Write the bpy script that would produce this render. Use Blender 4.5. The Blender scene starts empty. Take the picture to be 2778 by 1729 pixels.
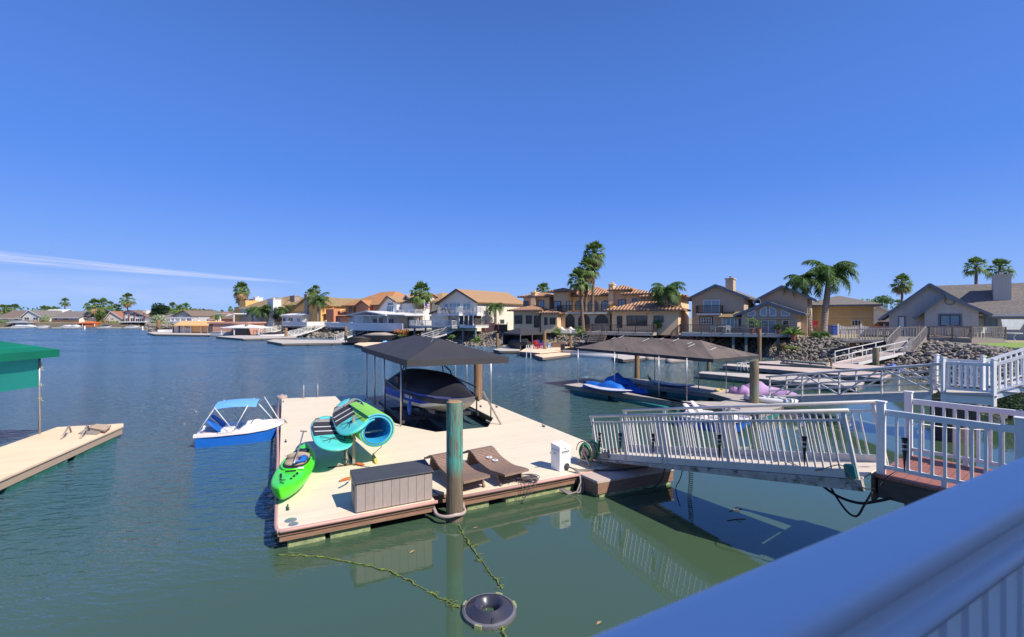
import bpy, math, random
from mathutils import Vector, Matrix
R=math.radians
scn=bpy.context.scene
# ---------------------------------------------------------------- camera (16 mm lens, eye 4.15 m above the water)
F=1235.0; HY=862.0; CX=1389.0; CH=4.15
cam=bpy.data.cameras.new('camera'); camo=bpy.data.objects.new('camera',cam); scn.collection.objects.link(camo)
camo.location=(0,0,CH); camo.rotation_euler=(R(90),0,0)
cam.sensor_width=36; cam.lens=F/2778*36; cam.shift_y=-2.5/2778; cam.clip_start=.05; cam.clip_end=8000
cam.dof.use_dof=True; cam.dof.focus_distance=15; cam.dof.aperture_fstop=2.6
scn.camera=camo
# ---------------------------------------------------------------- light
SUN_EL=45; SX,SY=.81,-.586       # the sun stands to the right and behind
wd=bpy.data.worlds.new('World'); scn.world=wd; wd.use_nodes=True
nt=wd.node_tree; nt.nodes.clear()
sky=nt.nodes.new('ShaderNodeTexSky'); sky.sky_type='NISHITA'; sky.sun_disc=False
sky.sun_elevation=R(SUN_EL); sky.sun_rotation=math.atan2(SX,SY); sky.altitude=0; sky.air_density=1.0; sky.dust_density=.0; sky.ozone_density=5.0
hs=nt.nodes.new('ShaderNodeHueSaturation'); hs.inputs['Hue'].default_value=.516; hs.inputs['Saturation'].default_value=1.15; hs.inputs['Value'].default_value=.48
bg=nt.nodes.new('ShaderNodeBackground'); bg.inputs['Strength'].default_value=.15
out=nt.nodes.new('ShaderNodeOutputWorld')
L=nt.links.new
L(sky.outputs[0],hs.inputs['Color'])
# thin streak of cirrus low in the left of the sky, as a band of directions
def N(t,**k):
    n=nt.nodes.new(t)
    for a,b in k.items(): setattr(n,a,b)
    return n
def mth(op,a,b=None,c=None,clamp=False):
    n=nt.nodes.new('ShaderNodeMath'); n.operation=op; n.use_clamp=clamp
    for i,x in enumerate((a,b,c)):
        if x is None: continue
        if isinstance(x,(int,float)): n.inputs[i].default_value=x
        else: L(x,n.inputs[i])
    return n.outputs[0]
tc=N('ShaderNodeTexCoord'); sp=N('ShaderNodeSeparateXYZ'); L(tc.outputs['Generated'],sp.inputs[0])
az=mth('ARCTAN2',sp.outputs[0],sp.outputs[1]); el=mth('ARCSINE',sp.outputs[2])
def band(az0,el0,slope,halfw0,grow,fade,strength,sc):
    ctr=mth('MULTIPLY_ADD',mth('SUBTRACT',az,az0),slope,el0)
    hw=mth('MAXIMUM',mth('MULTIPLY_ADD',mth('SUBTRACT',az,az0),-grow,halfw0),.0035)
    u=mth('DIVIDE',mth('SUBTRACT',el,ctr),hw)
    cb=N('ShaderNodeCombineXYZ'); L(mth('MULTIPLY',az,sc[0]),cb.inputs[0]); L(mth('MULTIPLY',u,sc[1]),cb.inputs[1])
    nz=N('ShaderNodeTexNoise'); nz.inputs['Scale'].default_value=1; nz.inputs['Detail'].default_value=6; L(cb.outputs[0],nz.inputs['Vector'])
    e=mth('SUBTRACT',1,mth('MULTIPLY',u,u),clamp=True)
    m=mth('MULTIPLY',e,mth('MULTIPLY_ADD',nz.outputs[0],2.6,-.75,clamp=True))
    m=mth('MULTIPLY',m,mth('MULTIPLY_ADD',mth('SUBTRACT',az,az0+fade),-9,0,clamp=True))
    return mth('MULTIPLY',m,strength)
A=band(-.845,.0885,-.047,.0105,.020,.42,.60,(7,2.6))
B=band(-.80,.045,.0,.030,.0,.34,.22,(5,1.2))
m=mth('MAXIMUM',A,B)
# aerosol whitening towards the horizon
hz=mth('SUBTRACT',1,mth('DIVIDE',el,.30),clamp=True); hz=mth('POWER',hz,2.0); hz=mth('MULTIPLY',hz,1.0)
hw=mth('MULTIPLY',mth('POWER',mth('SUBTRACT',1,mth('DIVIDE',el,.85),clamp=True),.95),1.0)
h0=N('ShaderNodeMix',data_type='RGBA'); L(hw,h0.inputs[0]); L(hs.outputs[0],h0.inputs[6]); h0.inputs[7].default_value=(.27,.86,2.95,1)
hx=N('ShaderNodeMix',data_type='RGBA'); L(hz,hx.inputs[0]); L(h0.outputs[2],hx.inputs[6]); hx.inputs[7].default_value=(1.25,1.95,3.35,1)
mx=N('ShaderNodeMix',data_type='RGBA'); L(m,mx.inputs[0]); L(hx.outputs[2],mx.inputs[6]); mx.inputs[7].default_value=(3.0,2.95,3.6,1)
L(mx.outputs[2],bg.inputs['Color']); L(bg.outputs[0],out.inputs[0])
sl=bpy.data.lights.new('sun','SUN'); sl.energy=3.0; sl.angle=R(.5); sl.color=(1,.93,.80)
so=bpy.data.objects.new('sun',sl); scn.collection.objects.link(so)
sd=Vector((SX,SY,math.tan(R(SUN_EL)))).normalized(); so.rotation_euler=sd.to_track_quat('Z','Y').to_euler(); so.location=(20,-20,40)
vs=scn.view_settings; vs.view_transform='Standard'; vs.look='None'; vs.exposure=1.0; vs.gamma=1
scn.cycles.use_denoising=True; scn.cycles.max_bounces=6; scn.cycles.transparent_max_bounces=16; scn.cycles.sample_clamp_indirect=8
scn.cycles.caustics_reflective=False; scn.cycles.caustics_refractive=False
# ---------------------------------------------------------------- helpers
def W(px,py,z=0.0):                       # where the sight line of a photo point meets height z
    Y=F*(CH-z)/(py-HY); return Vector(((px-CX)*Y/F,Y,z))
def WD(px,Y): return (px-CX)*Y/F
def ZD(py,Y): return CH-(py-HY)*Y/F
def DP(px,py,Y): return Vector((WD(px,Y),Y,ZD(py,Y)))
class MB:
    def __init__(s): s.v=[]; s.f=[]
    def add(s,vs,fs):
        o=len(s.v); s.v+= [tuple(v) for v in vs]; s.f+=[tuple(i+o for i in f) for f in fs]; return s
    def box(s,x0,x1,y0,y1,z0,z1):
        return s.add([(x0,y0,z0),(x1,y0,z0),(x1,y1,z0),(x0,y1,z0),(x0,y0,z1),(x1,y0,z1),(x1,y1,z1),(x0,y1,z1)],
                     [(0,3,2,1),(4,5,6,7),(0,1,5,4),(1,2,6,5),(2,3,7,6),(3,0,4,7)])
    def bar(s,p,q,w,h=None,up=(0,0,1)):
        p=Vector(p);q=Vector(q);h=h or w; d=(q-p).normalized(); u=Vector(up)
        if abs(d.dot(u))>.98: u=Vector((1,0,0))
        a=d.cross(u).normalized()*w/2; b=a.cross(d).normalized()*h/2
        V=[p-a-b,p+a-b,p+a+b,p-a+b,q-a-b,q+a-b,q+a+b,q-a+b]
        return s.add(V,[(0,1,2,3),(7,6,5,4),(0,4,5,1),(1,5,6,2),(2,6,7,3),(3,7,4,0)])
    def tube(s,pts,r,n=8,cap=True):
        pts=[Vector(p) for p in pts]; m=len(pts); rr=r if isinstance(r,(list,tuple)) else [r]*m; V=[];Fs=[]
        a=None
        for i,p in enumerate(pts):
            d=(pts[min(i+1,m-1)]-pts[max(i-1,0)]).normalized()
            if a is None:
                a=d.cross(Vector((0,0,1)) if abs(d.z)<.9 else Vector((1,0,0))).normalized()
            else: a=(a-d*a.dot(d)).normalized()
            b=d.cross(a)
            for k in range(n):
                t=2*math.pi*k/n; V.append(p+(a*math.cos(t)+b*math.sin(t))*rr[i])
        for i in range(m-1):
            for k in range(n):
                k2=(k+1)%n; Fs.append((i*n+k,i*n+k2,(i+1)*n+k2,(i+1)*n+k))
        if cap: Fs.append(tuple(range(n-1,-1,-1))); Fs.append(tuple((m-1)*n+k for k in range(n)))
        return s.add(V,Fs)
    def prism(s,poly,z0,z1):
        n=len(poly); ar=sum(poly[i][0]*poly[(i+1)%n][1]-poly[(i+1)%n][0]*poly[i][1] for i in range(n))
        if ar<0: poly=poly[::-1]
        V=[(p[0],p[1],z0) for p in poly]+[(p[0],p[1],z1) for p in poly]
        return s.add(V,[tuple(range(n-1,-1,-1)),tuple(range(n,2*n))]+[(i,(i+1)%n,n+(i+1)%n,n+i) for i in range(n)])
    def slab(s,P,t):
        P=[Vector(p) for p in P]; nrm=Vector((0,0,0))
        for i in range(len(P)): nrm+=P[i].cross(P[(i+1)%len(P)])
        nrm.normalize(); n=len(P)
        if nrm.z<0: P=P[::-1]; nrm=-nrm
        Q=[p-nrm*t for p in P]
        return s.add(P+Q,[tuple(range(n)),tuple(range(2*n-1,n-1,-1))]+[(i,n+i,n+(i+1)%n,(i+1)%n) for i in range(n)])
    def wallpoly(s,P,d):        # vertical polygon P (3d) thickened by vector d
        P=[Vector(p) for p in P]; d=Vector(d); Q=[p+d for p in P]; n=len(P)
        return s.add(P+Q,[tuple(range(n)),tuple(range(2*n-1,n-1,-1))]+[(i,n+i,n+(i+1)%n,(i+1)%n) for i in range(n)])
    def lathe(s,prof,n=24,c=(0,0,0)):
        V=[];Fs=[];m=len(prof)
        for r,z in prof:
            for k in range(n): V.append((c[0]+r*math.cos(2*math.pi*k/n),c[1]+r*math.sin(2*math.pi*k/n),c[2]+z))
        for i in range(m-1):
            for k in range(n): k2=(k+1)%n; Fs.append((i*n+k,i*n+k2,(i+1)*n+k2,(i+1)*n+k))
        return s.add(V,Fs)
    def loft(s,rings,cap=True,closed=True):
        n=len(rings[0]);V=[p for r in rings for p in r];Fs=[]
        for i in range(len(rings)-1):
            for k in range(n if closed else n-1):
                k2=(k+1)%n; Fs.append((i*n+k,i*n+k2,(i+1)*n+k2,(i+1)*n+k))
        if cap: Fs.append(tuple(range(n-1,-1,-1))); Fs.append(tuple((len(rings)-1)*n+k for k in range(n)))
        return s.add(V,Fs)
    def sphere(s,c,r,n=10,m=6):
        rx,ry,rz=(r if isinstance(r,(tuple,list)) else (r,r,r)); V=[(c[0],c[1],c[2]-rz)];Fs=[]
        for i in range(1,m):
            t=math.pi*i/m
            for k in range(n): a=2*math.pi*k/n; V.append((c[0]+rx*math.sin(t)*math.cos(a),c[1]+ry*math.sin(t)*math.sin(a),c[2]-rz*math.cos(t)))
        V.append((c[0],c[1],c[2]+rz)); e=len(V)-1
        for k in range(n):
            k2=(k+1)%n; Fs.append((0,1+k2,1+k)); Fs.append((e,e-n+k,e-n+k2))
            for i in range(m-2): Fs.append((1+i*n+k,1+i*n+k2,1+(i+1)*n+k2,1+(i+1)*n+k))
        return s.add(V,Fs)
    def build(s,name,mt,parent=None,smooth=False,bevel=0,label=None,sub=0):
        me=bpy.data.meshes.new(name); me.from_pydata(s.v,[],s.f)
        for m_ in (mt if isinstance(mt,(list,tuple)) else [mt]): me.materials.append(m_)
        me.validate(); me.update()
        if smooth:
            me.polygons.foreach_set('use_smooth',[True]*len(me.polygons))
            if smooth!='all': me.set_sharp_from_angle(angle=R(40))
        o=bpy.data.objects.new(name,me); scn.collection.objects.link(o)
        if parent: o.parent=parent
        if bevel:
            b=o.modifiers.new('bevel','BEVEL'); b.width=bevel; b.segments=2; b.limit_method='ANGLE'; b.angle_limit=R(40)
        if sub:
            b=o.modifiers.new('sub','SUBSURF'); b.levels=sub; b.render_levels=sub
        if label: o['label']=label
        return o
def tag(o,label,cat,group=None):
    o['label']=label; o['category']=cat
    if group: o['group']=group
    return o
def kind(o,k,label=None):
    o['kind']=k
    if label: o['label']=label
    return o
def E(name,label,cat,loc=(0,0,0),rz=0,group=None):
    o=bpy.data.objects.new(name,None); scn.collection.objects.link(o); o.location=loc; o.rotation_euler=(0,0,R(rz)); o.empty_display_size=.2
    return tag(o,label,cat,group)
def copy_tree(o,parent=None):
    c=o.copy(); scn.collection.objects.link(c)
    if parent: c.parent=parent
    for ch in [x for x in scn.objects if x.parent==o and x is not c]: copy_tree(ch,c)
    return c
_kids=None
# ---------------------------------------------------------------- materials
def mat(name,c,rough=.65,c2=None,sc=3.0,bump=0.0,metal=0.0,lines=None,stretch=(1,1,1),det=5,spec=.5,blotch=None,trans=0,alpha=1,coat=0,bsc=None):
    """colour mottled between c and c2; lines=(axis,pitch,width,dark[,bump]) adds joints; blotch=(colour,scale,threshold) adds patches"""
    m=bpy.data.materials.new(name); m.use_nodes=True; t=m.node_tree; b=t.nodes['Principled BSDF']; K=t.links.new
    def nn(x,**k):
        n=t.nodes.new(x)
        for a_,b_ in k.items(): setattr(n,a_,b_)
        return n
    def mm(op,a,b_=None,clamp=False):
        n=nn('ShaderNodeMath',operation=op,use_clamp=clamp)
        for i,x in enumerate((a,b_)):
            if x is None: continue
            if isinstance(x,(int,float)): n.inputs[i].default_value=x
            else: K(x,n.inputs[i])
        return n.outputs[0]
    co=nn('ShaderNodeTexCoord'); mp=nn('ShaderNodeMapping'); mp.inputs['Scale'].default_value=stretch; K(co.outputs['Object'],mp.inputs[0])
    nz=nn('ShaderNodeTexNoise'); nz.inputs['Scale'].default_value=sc; nz.inputs['Detail'].default_value=det; nz.inputs['Roughness'].default_value=.6; K(mp.outputs[0],nz.inputs['Vector'])
    c2=c2 or tuple(x*.78 for x in c)
    mx=nn('ShaderNodeMix',data_type='RGBA'); K(mm('MULTIPLY',mm('SUBTRACT',nz.outputs[0],.28),2.2,True),mx.inputs[0]); mx.inputs[6].default_value=(*c,1); mx.inputs[7].default_value=(*c2,1)
    col=mx.outputs[2]; hgt=nz.outputs[0]
    for bl in ([blotch] if blotch and not isinstance(blotch,list) else (blotch or [])):
        n2=nn('ShaderNodeTexNoise'); n2.inputs['Scale'].default_value=bl[1]; n2.inputs['Detail'].default_value=7; n2.inputs['Roughness'].default_value=.65
        m2=nn('ShaderNodeMapping'); m2.inputs['Location'].default_value=(bl[1]*3.1,1.7,4.2); m2.inputs['Scale'].default_value=(bl[3] if len(bl)>3 else stretch); K(co.outputs['Object'],m2.inputs[0]); K(m2.outputs[0],n2.inputs['Vector'])
        x2=nn('ShaderNodeMix',data_type='RGBA'); K(mm('MULTIPLY',mm('SUBTRACT',n2.outputs[0],bl[2]),8,True),x2.inputs[0]); K(col,x2.inputs[6]); x2.inputs[7].default_value=(*bl[0],1); col=x2.outputs[2]
    if lines:
        ax,pit,wid,dark=lines[:4]; s=nn('ShaderNodeSeparateXYZ')
        K(co.outputs['Object'],s.inputs[0])
        if ax=='s':
            sn=nn('ShaderNodeSeparateXYZ'); K(co.outputs['Normal'],sn.inputs[0])
            g=mm('GREATER_THAN',mm('ABSOLUTE',sn.outputs[0]),mm('ABSOLUTE',sn.outputs[1]))
            xm=nn('ShaderNodeMix',data_type='FLOAT'); K(g,xm.inputs[0]); K(s.outputs[0],xm.inputs[2]); K(s.outputs[1],xm.inputs[3]); src=xm.outputs[0]
        else: src=s.outputs['xyz'.index(ax)]
        ph=mm('FRACT',mm('DIVIDE',src,pit))
        tri=mm('ABSOLUTE',mm('SUBTRACT',ph,.5))          # .5 at joints
        ln=mm('MULTIPLY',mm('SUBTRACT',tri,.5-wid),1/max(wid*.6,1e-3),True)
        cell=mm('FLOOR',mm('DIVIDE',src,pit)); wn=nn('ShaderNodeTexWhiteNoise',noise_dimensions='1D'); K(cell,wn.inputs['W'])
        v=nn('ShaderNodeHueSaturation'); K(mm('ADD',mm('MULTIPLY',wn.outputs[0],.08),.96),v.inputs['Value']); K(col,v.inputs['Color']); col=v.outputs[0]
        x3=nn('ShaderNodeMix',data_type='RGBA',blend_type='MULTIPLY'); K(ln,x3.inputs[0]); K(col,x3.inputs[6]); x3.inputs[7].default_value=(dark,dark,dark,1); col=x3.outputs[2]
        if len(lines)>4:
            bp0=nn('ShaderNodeBump'); bp0.inputs['Strength'].default_value=.9; bp0.inputs['Distance'].default_value=lines[4]; K(mm('SUBTRACT',1,mm('MULTIPLY',tri,2)),bp0.inputs['Height'])
            K(bp0.outputs[0],b.inputs['Normal'])
        elif not bump: bump=.004
        if bump and len(lines)<=4: hgt=mm('SUBTRACT',mm('MULTIPLY',hgt,.3),ln)
    if bump and not (lines and len(lines)>4):
        bp=nn('ShaderNodeBump'); bp.inputs['Strength'].default_value=.8; bp.inputs['Distance'].default_value=bump; K(hgt,bp.inputs['Height']); K(bp.outputs[0],b.inputs['Normal'])
    K(col,b.inputs['Base Color']); b.inputs['Roughness'].default_value=rough; b.inputs['Metallic'].default_value=metal
    b.inputs['Specular IOR Level'].default_value=spec
    if coat: b.inputs['Coat Weight'].default_value=coat; b.inputs['Coat Roughness'].default_value=.1
    if alpha<1: b.inputs['Alpha'].default_value=alpha
    if trans: b.inputs['Transmission Weight'].default_value=trans
    return m
M={}
def D(k,*a,**kw): M[k]=mat(k,*a,**kw)
D('deck_cream',(.77,.67,.515),.75,c2=(.72,.62,.47),sc=1.2,lines=('y',.14,.03,.90),blotch=((.72,.57,.43),2.5,.66))
D('deck_grey',(.52,.46,.42),.8,c2=(.40,.355,.325),sc=1.8,lines=('y',.14,.04,.65),blotch=((.33,.29,.26),1.3,.60))
D('deck_pink',(.62,.50,.44),.8,c2=(.52,.41,.36),sc=1.8,lines=('y',.14,.04,.75))
D('deck_tan',(.90,.66,.45),.8,c2=(.83,.59,.39),sc=1.2,lines=('y',.3,.01,.93))
D('deck_white',(.58,.52,.46),.75,c2=(.47,.42,.37),sc=1.8,lines=('y',.14,.04,.8))
D('red_wood_deck',(.33,.135,.10),.6,c2=(.26,.105,.08),sc=3,lines=('x',.14,.035,.35))
D('fascia_red',(.36,.20,.13),.8,c2=(.20,.115,.08),sc=3,stretch=(1,8,14),bump=.006,blotch=((.10,.06,.04),3,.58))
D('fascia_grey',(.23,.19,.165),.85,c2=(.12,.10,.09),sc=3,stretch=(1,8,14),bump=.006)
D('fascia_tan',(.58,.43,.30),.8,c2=(.42,.31,.22),sc=3,stretch=(1,8,14),bump=.006,blotch=((.26,.2,.15),4,.62))
D('beam_dark',(.13,.105,.095),.85,c2=(.055,.05,.05),sc=2.2,stretch=(2,8,10),bump=.01)
D('weathered',(.34,.30,.27),.85,c2=(.20,.175,.16),sc=2,stretch=(3,3,1),bump=.006)
D('weathered_teal',(.20,.24,.22),.85,c2=(.12,.14,.13),sc=2)
D('bumper_pink',(.58,.335,.30),.55,c2=(.50,.28,.25),sc=5)
D('float_moss',(.42,.45,.20),.85,c2=(.12,.17,.10),sc=7,bump=.02,blotch=((.62,.60,.38),9,.56))
D('float_teal',(.02,.22,.21),.6,c2=(.015,.13,.13),sc=5,blotch=((.02,.06,.05),6,.6))
D('float_green',(.04,.20,.15),.6,c2=(.02,.08,.06),sc=3,blotch=((.30,.42,.33),8,.6))
D('float_black',(.05,.052,.058),.5,c2=(.05,.05,.055),sc=5)
D('white_vinyl',(.86,.86,.86),.35,c2=(.76,.76,.77),sc=3)
D('rail_vinyl',(.90,.90,.91),.45,c2=(.87,.88,.90),sc=2,blotch=[((.58,.60,.62),14,.70),((.62,.62,.60),60,.68)])
D('white_paint',(.76,.74,.72),.5,c2=(.64,.62,.60),sc=4,blotch=((.45,.42,.39),9,.66))
D('alu',(.64,.62,.61),.45,c2=(.55,.53,.52),sc=5,metal=.12,blotch=((.30,.28,.26),9,.64))
D('alu_dirty',(.56,.54,.53),.6,c2=(.30,.28,.27),sc=4,metal=.2,blotch=((.10,.09,.08),7,.54))
D('steel',(.52,.52,.53),.38,c2=(.40,.40,.41),sc=6,metal=.7)
D('steel_dark',(.09,.09,.10),.5,c2=(.05,.05,.06),sc=6,metal=.3)
D('rust',(.16,.07,.035),.85,c2=(.06,.035,.025),sc=12)
D('canopy_black',(.048,.046,.052),.75,c2=(.036,.035,.040),sc=2,bump=.004,blotch=((.05,.05,.055),5,.64))
D('canopy_brown',(.20,.155,.13),.9,c2=(.10,.08,.07),sc=1.5,stretch=(1.8,.35,1),bump=.008,blotch=[((.25,.15,.10),.55,.58,(1,.5,1)),((.03,.025,.025),1.1,.58,(2.2,.4,1))])
D('canopy_green',(.0,.17,.095),.6,c2=(.0,.14,.08),sc=1.5,bump=.003)
D('gull_mark',(.75,.75,.72),.8)
D('cover_navy',(.010,.011,.020),.62,c2=(.022,.021,.026),sc=2.5,bump=.01)
D('cover_trim',(.30,.26,.25),.7,c2=(.24,.21,.20),sc=4)
D('boat_blue',(.012,.05,.42),.18,c2=(.01,.04,.36),sc=2,coat=.6)
D('boat_white',(.80,.78,.76),.25,c2=(.74,.72,.70),sc=3,coat=.4)
D('pedal_cream',(.86,.80,.76),.35,c2=(.80,.72,.68),sc=3,coat=.3)
D('hull_grey',(.52,.47,.42),.45,c2=(.36,.33,.30),sc=5)
D('pedal_blue',(.012,.16,.62),.3,c2=(.02,.12,.50),sc=3,coat=.3,blotch=((.16,.34,.70),5,.66))
D('awning_blue',(.16,.42,.85),.7,c2=(.13,.37,.80),sc=3)
D('seat_blue',(.01,.15,.60),.5,c2=(.01,.12,.50),sc=3)
D('fender_blue',(.015,.10,.48),.4)
D('kayak_green',(.085,.83,.01),.32,c2=(.06,.72,.012),sc=3,coat=.3)
D('black_plastic',(.015,.015,.018),.5,c2=(.03,.03,.033),sc=6)
D('kayak_seat',(.42,.31,.24),.8,c2=(.35,.26,.2),sc=6)
D('teal_board',(.13,.76,.60),.28,c2=(.10,.70,.56),sc=2,coat=.4)
D('board_pad',(.040,.037,.045),.85,c2=(.028,.026,.032),sc=9,bump=.002)
D('board_stripe',(.85,.85,.83),.5)
D('yellow_line',(.70,.75,.25),.5)
D('mat_green',(.26,.62,.10),.8,c2=(.22,.55,.085),sc=6,bump=.002)
D('mat_blue',(.02,.36,.66),.75,c2=(.02,.31,.6),sc=6)
D('mat_edge',(.24,.66,.74),.75,c2=(.2,.6,.7),sc=6)
D('yellow_paddle',(.72,.55,.10),.5)
D('orange_plastic',(.75,.17,.04),.5)
D('galv_post',(.42,.38,.33),.6,c2=(.28,.24,.20),sc=7,metal=.3)
D('box_panel',(.40,.33,.31),.7,c2=(.335,.275,.255),sc=5,stretch=(4,4,1),lines=('x',.166,.03,.25),bump=.004)
D('box_side',(.33,.28,.27),.7,c2=(.27,.225,.215),sc=5,lines=('y',.17,.03,.3))
D('box_lid',(.068,.070,.076),.5,c2=(.055,.057,.062),sc=4,bump=.003)
D('wicker',(.36,.23,.175),.8,c2=(.25,.16,.12),sc=14,lines=('x',.048,.22,.35,.012))
D('wicker_side',(.29,.19,.15),.8,c2=(.12,.08,.06),sc=30,bump=.006)
D('pedestal_white',(.86,.86,.88),.4,c2=(.82,.82,.85),sc=3)
D('hose_green',(.03,.38,.17),.45,c2=(.02,.30,.13),sc=9)
D('hose_tan',(.60,.52,.30),.5)
D('reel_tan',(.50,.36,.29),.6)
D('rope_black',(.02,.02,.022),.8)
D('rope_grey',(.16,.13,.14),.9)
D('conduit_grey',(.30,.25,.24),.55)
D('collar_pink',(.48,.37,.34),.5,c2=(.40,.31,.29),sc=8)
D('moss_rope',(.22,.27,.06),.95,c2=(.08,.11,.035),sc=16,bump=.02,blotch=((.45,.60,.04),3,.62))
D('pile_wood',(.34,.20,.10),.85,c2=(.17,.095,.05),sc=2.6,stretch=(6,6,.7),bump=.02,blotch=((.24,.22,.14),3,.55))
D('pile_rust',(.36,.22,.12),.8,c2=(.15,.085,.05),sc=2.6,stretch=(7,7,.5),bump=.02,blotch=((.30,.06,.03),3.5,.56,(7,7,.5)))
D('pile_algae',(.26,.21,.13),.85,c2=(.13,.10,.065),sc=2.6,stretch=(7,7,.7),bump=.02,blotch=[((.08,.28,.20),3,.54,(5,5,.8)),((.09,.07,.05),6,.62,(8,8,1))])
D('pile_top',(.46,.28,.15),.85,c2=(.26,.15,.08),sc=7,stretch=(1,5,1),bump=.01)
D('fountain_plastic',(.038,.038,.06),.34,c2=(.038,.038,.06),sc=3,coat=.25)
D('fountain_rim',(.17,.165,.19),.5,c2=(.11,.105,.13),sc=6)
D('fabric_purple',(.58,.38,.60),.7,c2=(.30,.16,.42),sc=1.1,bump=.03)
D('tarp_blue',(.012,.16,.62),.5,c2=(.010,.10,.45),sc=1.6,bump=.03)
D('kayak_blue',(.05,.10,.45),.5,c2=(.02,.05,.28),sc=1.2,blotch=((.6,.65,.8),2.4,.58))
D('lawn',(.16,.30,.04),.95,c2=(.26,.34,.08),sc=2,bump=.03)
D('dry_earth',(.42,.35,.25),.95,c2=(.30,.26,.17),sc=.35,bump=.05,blotch=((.12,.16,.05),.25,.54))
D('bank_mud',(.16,.13,.09),.95,c2=(.09,.08,.055),sc=.8,bump=.05)
D('rock',(.34,.295,.245),.9,c2=(.16,.14,.12),sc=1.4,bump=.03,blotch=((.36,.33,.29),2.2,.56))
D('leaf_green',(.10,.19,.045),.7,c2=(.05,.11,.028),sc=.8)
D('leaf_dark',(.035,.085,.03),.7,c2=(.012,.032,.012),sc=.9)
D('leaf_light',(.24,.34,.08),.7,c2=(.13,.21,.05),sc=.8)
D('leaf_pale',(.45,.50,.30),.75,c2=(.24,.31,.16),sc=1.3)
D('leaf_olive',(.20,.17,.05),.8,c2=(.12,.11,.035),sc=1)
D('fan_green',(.17,.26,.06),.6,c2=(.07,.13,.035),sc=1.6)
D('fan_dead',(.48,.31,.16),.8,c2=(.20,.12,.055),sc=1.6)
D('feather_green',(.13,.23,.055),.55,c2=(.055,.12,.035),sc=1.2)
D('palm_trunk',(.27,.18,.13),.9,c2=(.15,.10,.075),sc=4,lines=('z',.25,.16,.6,.03))
D('palm_trunk_grey',(.33,.28,.25),.9,c2=(.22,.18,.16),sc=4,lines=('z',.3,.14,.65,.03))
D('bark',(.12,.085,.06),.9,c2=(.07,.05,.035),sc=4)
D('orange_flower',(.50,.20,.05),.8,c2=(.35,.16,.05),sc=3)
M['glass']=mat('glass',(.035,.05,.06),.06,c2=(.02,.03,.04),sc=.5,spec=.9)
M['glass_blue']=mat('glass_blue',(.20,.33,.42),.08,c2=(.11,.2,.27),sc=.6,spec=.9)
M['glass_dark']=mat('glass_dark',(.012,.013,.015),.1,c2=(.03,.03,.03),sc=.6,spec=.6)
# green shade cloth lets some light through
mg=mat('shade_cloth',(.05,.62,.40),.8,c2=(.03,.52,.33),sc=6,stretch=(1,1,3)); M['shade_cloth']=mg
t=mg.node_tree; b=t.nodes['Principled BSDF']; o_=t.nodes['Material Output']; tl=t.nodes.new('ShaderNodeBsdfTranslucent'); tl.inputs[0].default_value=(.05,.85,.60,1)
tp=t.nodes.new('ShaderNodeBsdfTransparent'); tp.inputs[0].default_value=(.35,.95,.75,1); m1=t.nodes.new('ShaderNodeMixShader'); m1.inputs[0].default_value=.68; m2=t.nodes.new('ShaderNodeMixShader'); m2.inputs[0].default_value=.22
t.links.new(b.outputs[0],m1.inputs[1]); t.links.new(tl.outputs[0],m1.inputs[2]); t.links.new(m1.outputs[0],m2.inputs[1]); t.links.new(tp.outputs[0],m2.inputs[2]); t.links.new(m2.outputs[0],o_.inputs[0])
def leafify(k,f=.35):      # thin leaves pass some light
    m=M[k]; t=m.node_tree; b=t.nodes['Principled BSDF']; o_=t.nodes['Material Output']; tl=t.nodes.new('ShaderNodeBsdfTranslucent'); ms=t.nodes.new('ShaderNodeMixShader'); ms.inputs[0].default_value=f
    src=b.inputs['Base Color'].links[0].from_socket; h=t.nodes.new('ShaderNodeHueSaturation'); h.inputs['Value'].default_value=1.5; t.links.new(src,h.inputs['Color']); t.links.new(h.outputs[0],tl.inputs[0])
    t.links.new(b.outputs[0],ms.inputs[1]); t.links.new(tl.outputs[0],ms.inputs[2]); t.links.new(ms.outputs[0],o_.inputs[0])
for k in ('leaf_green','leaf_light','leaf_pale','leaf_dark','fan_green','feather_green'): leafify(k)
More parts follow.
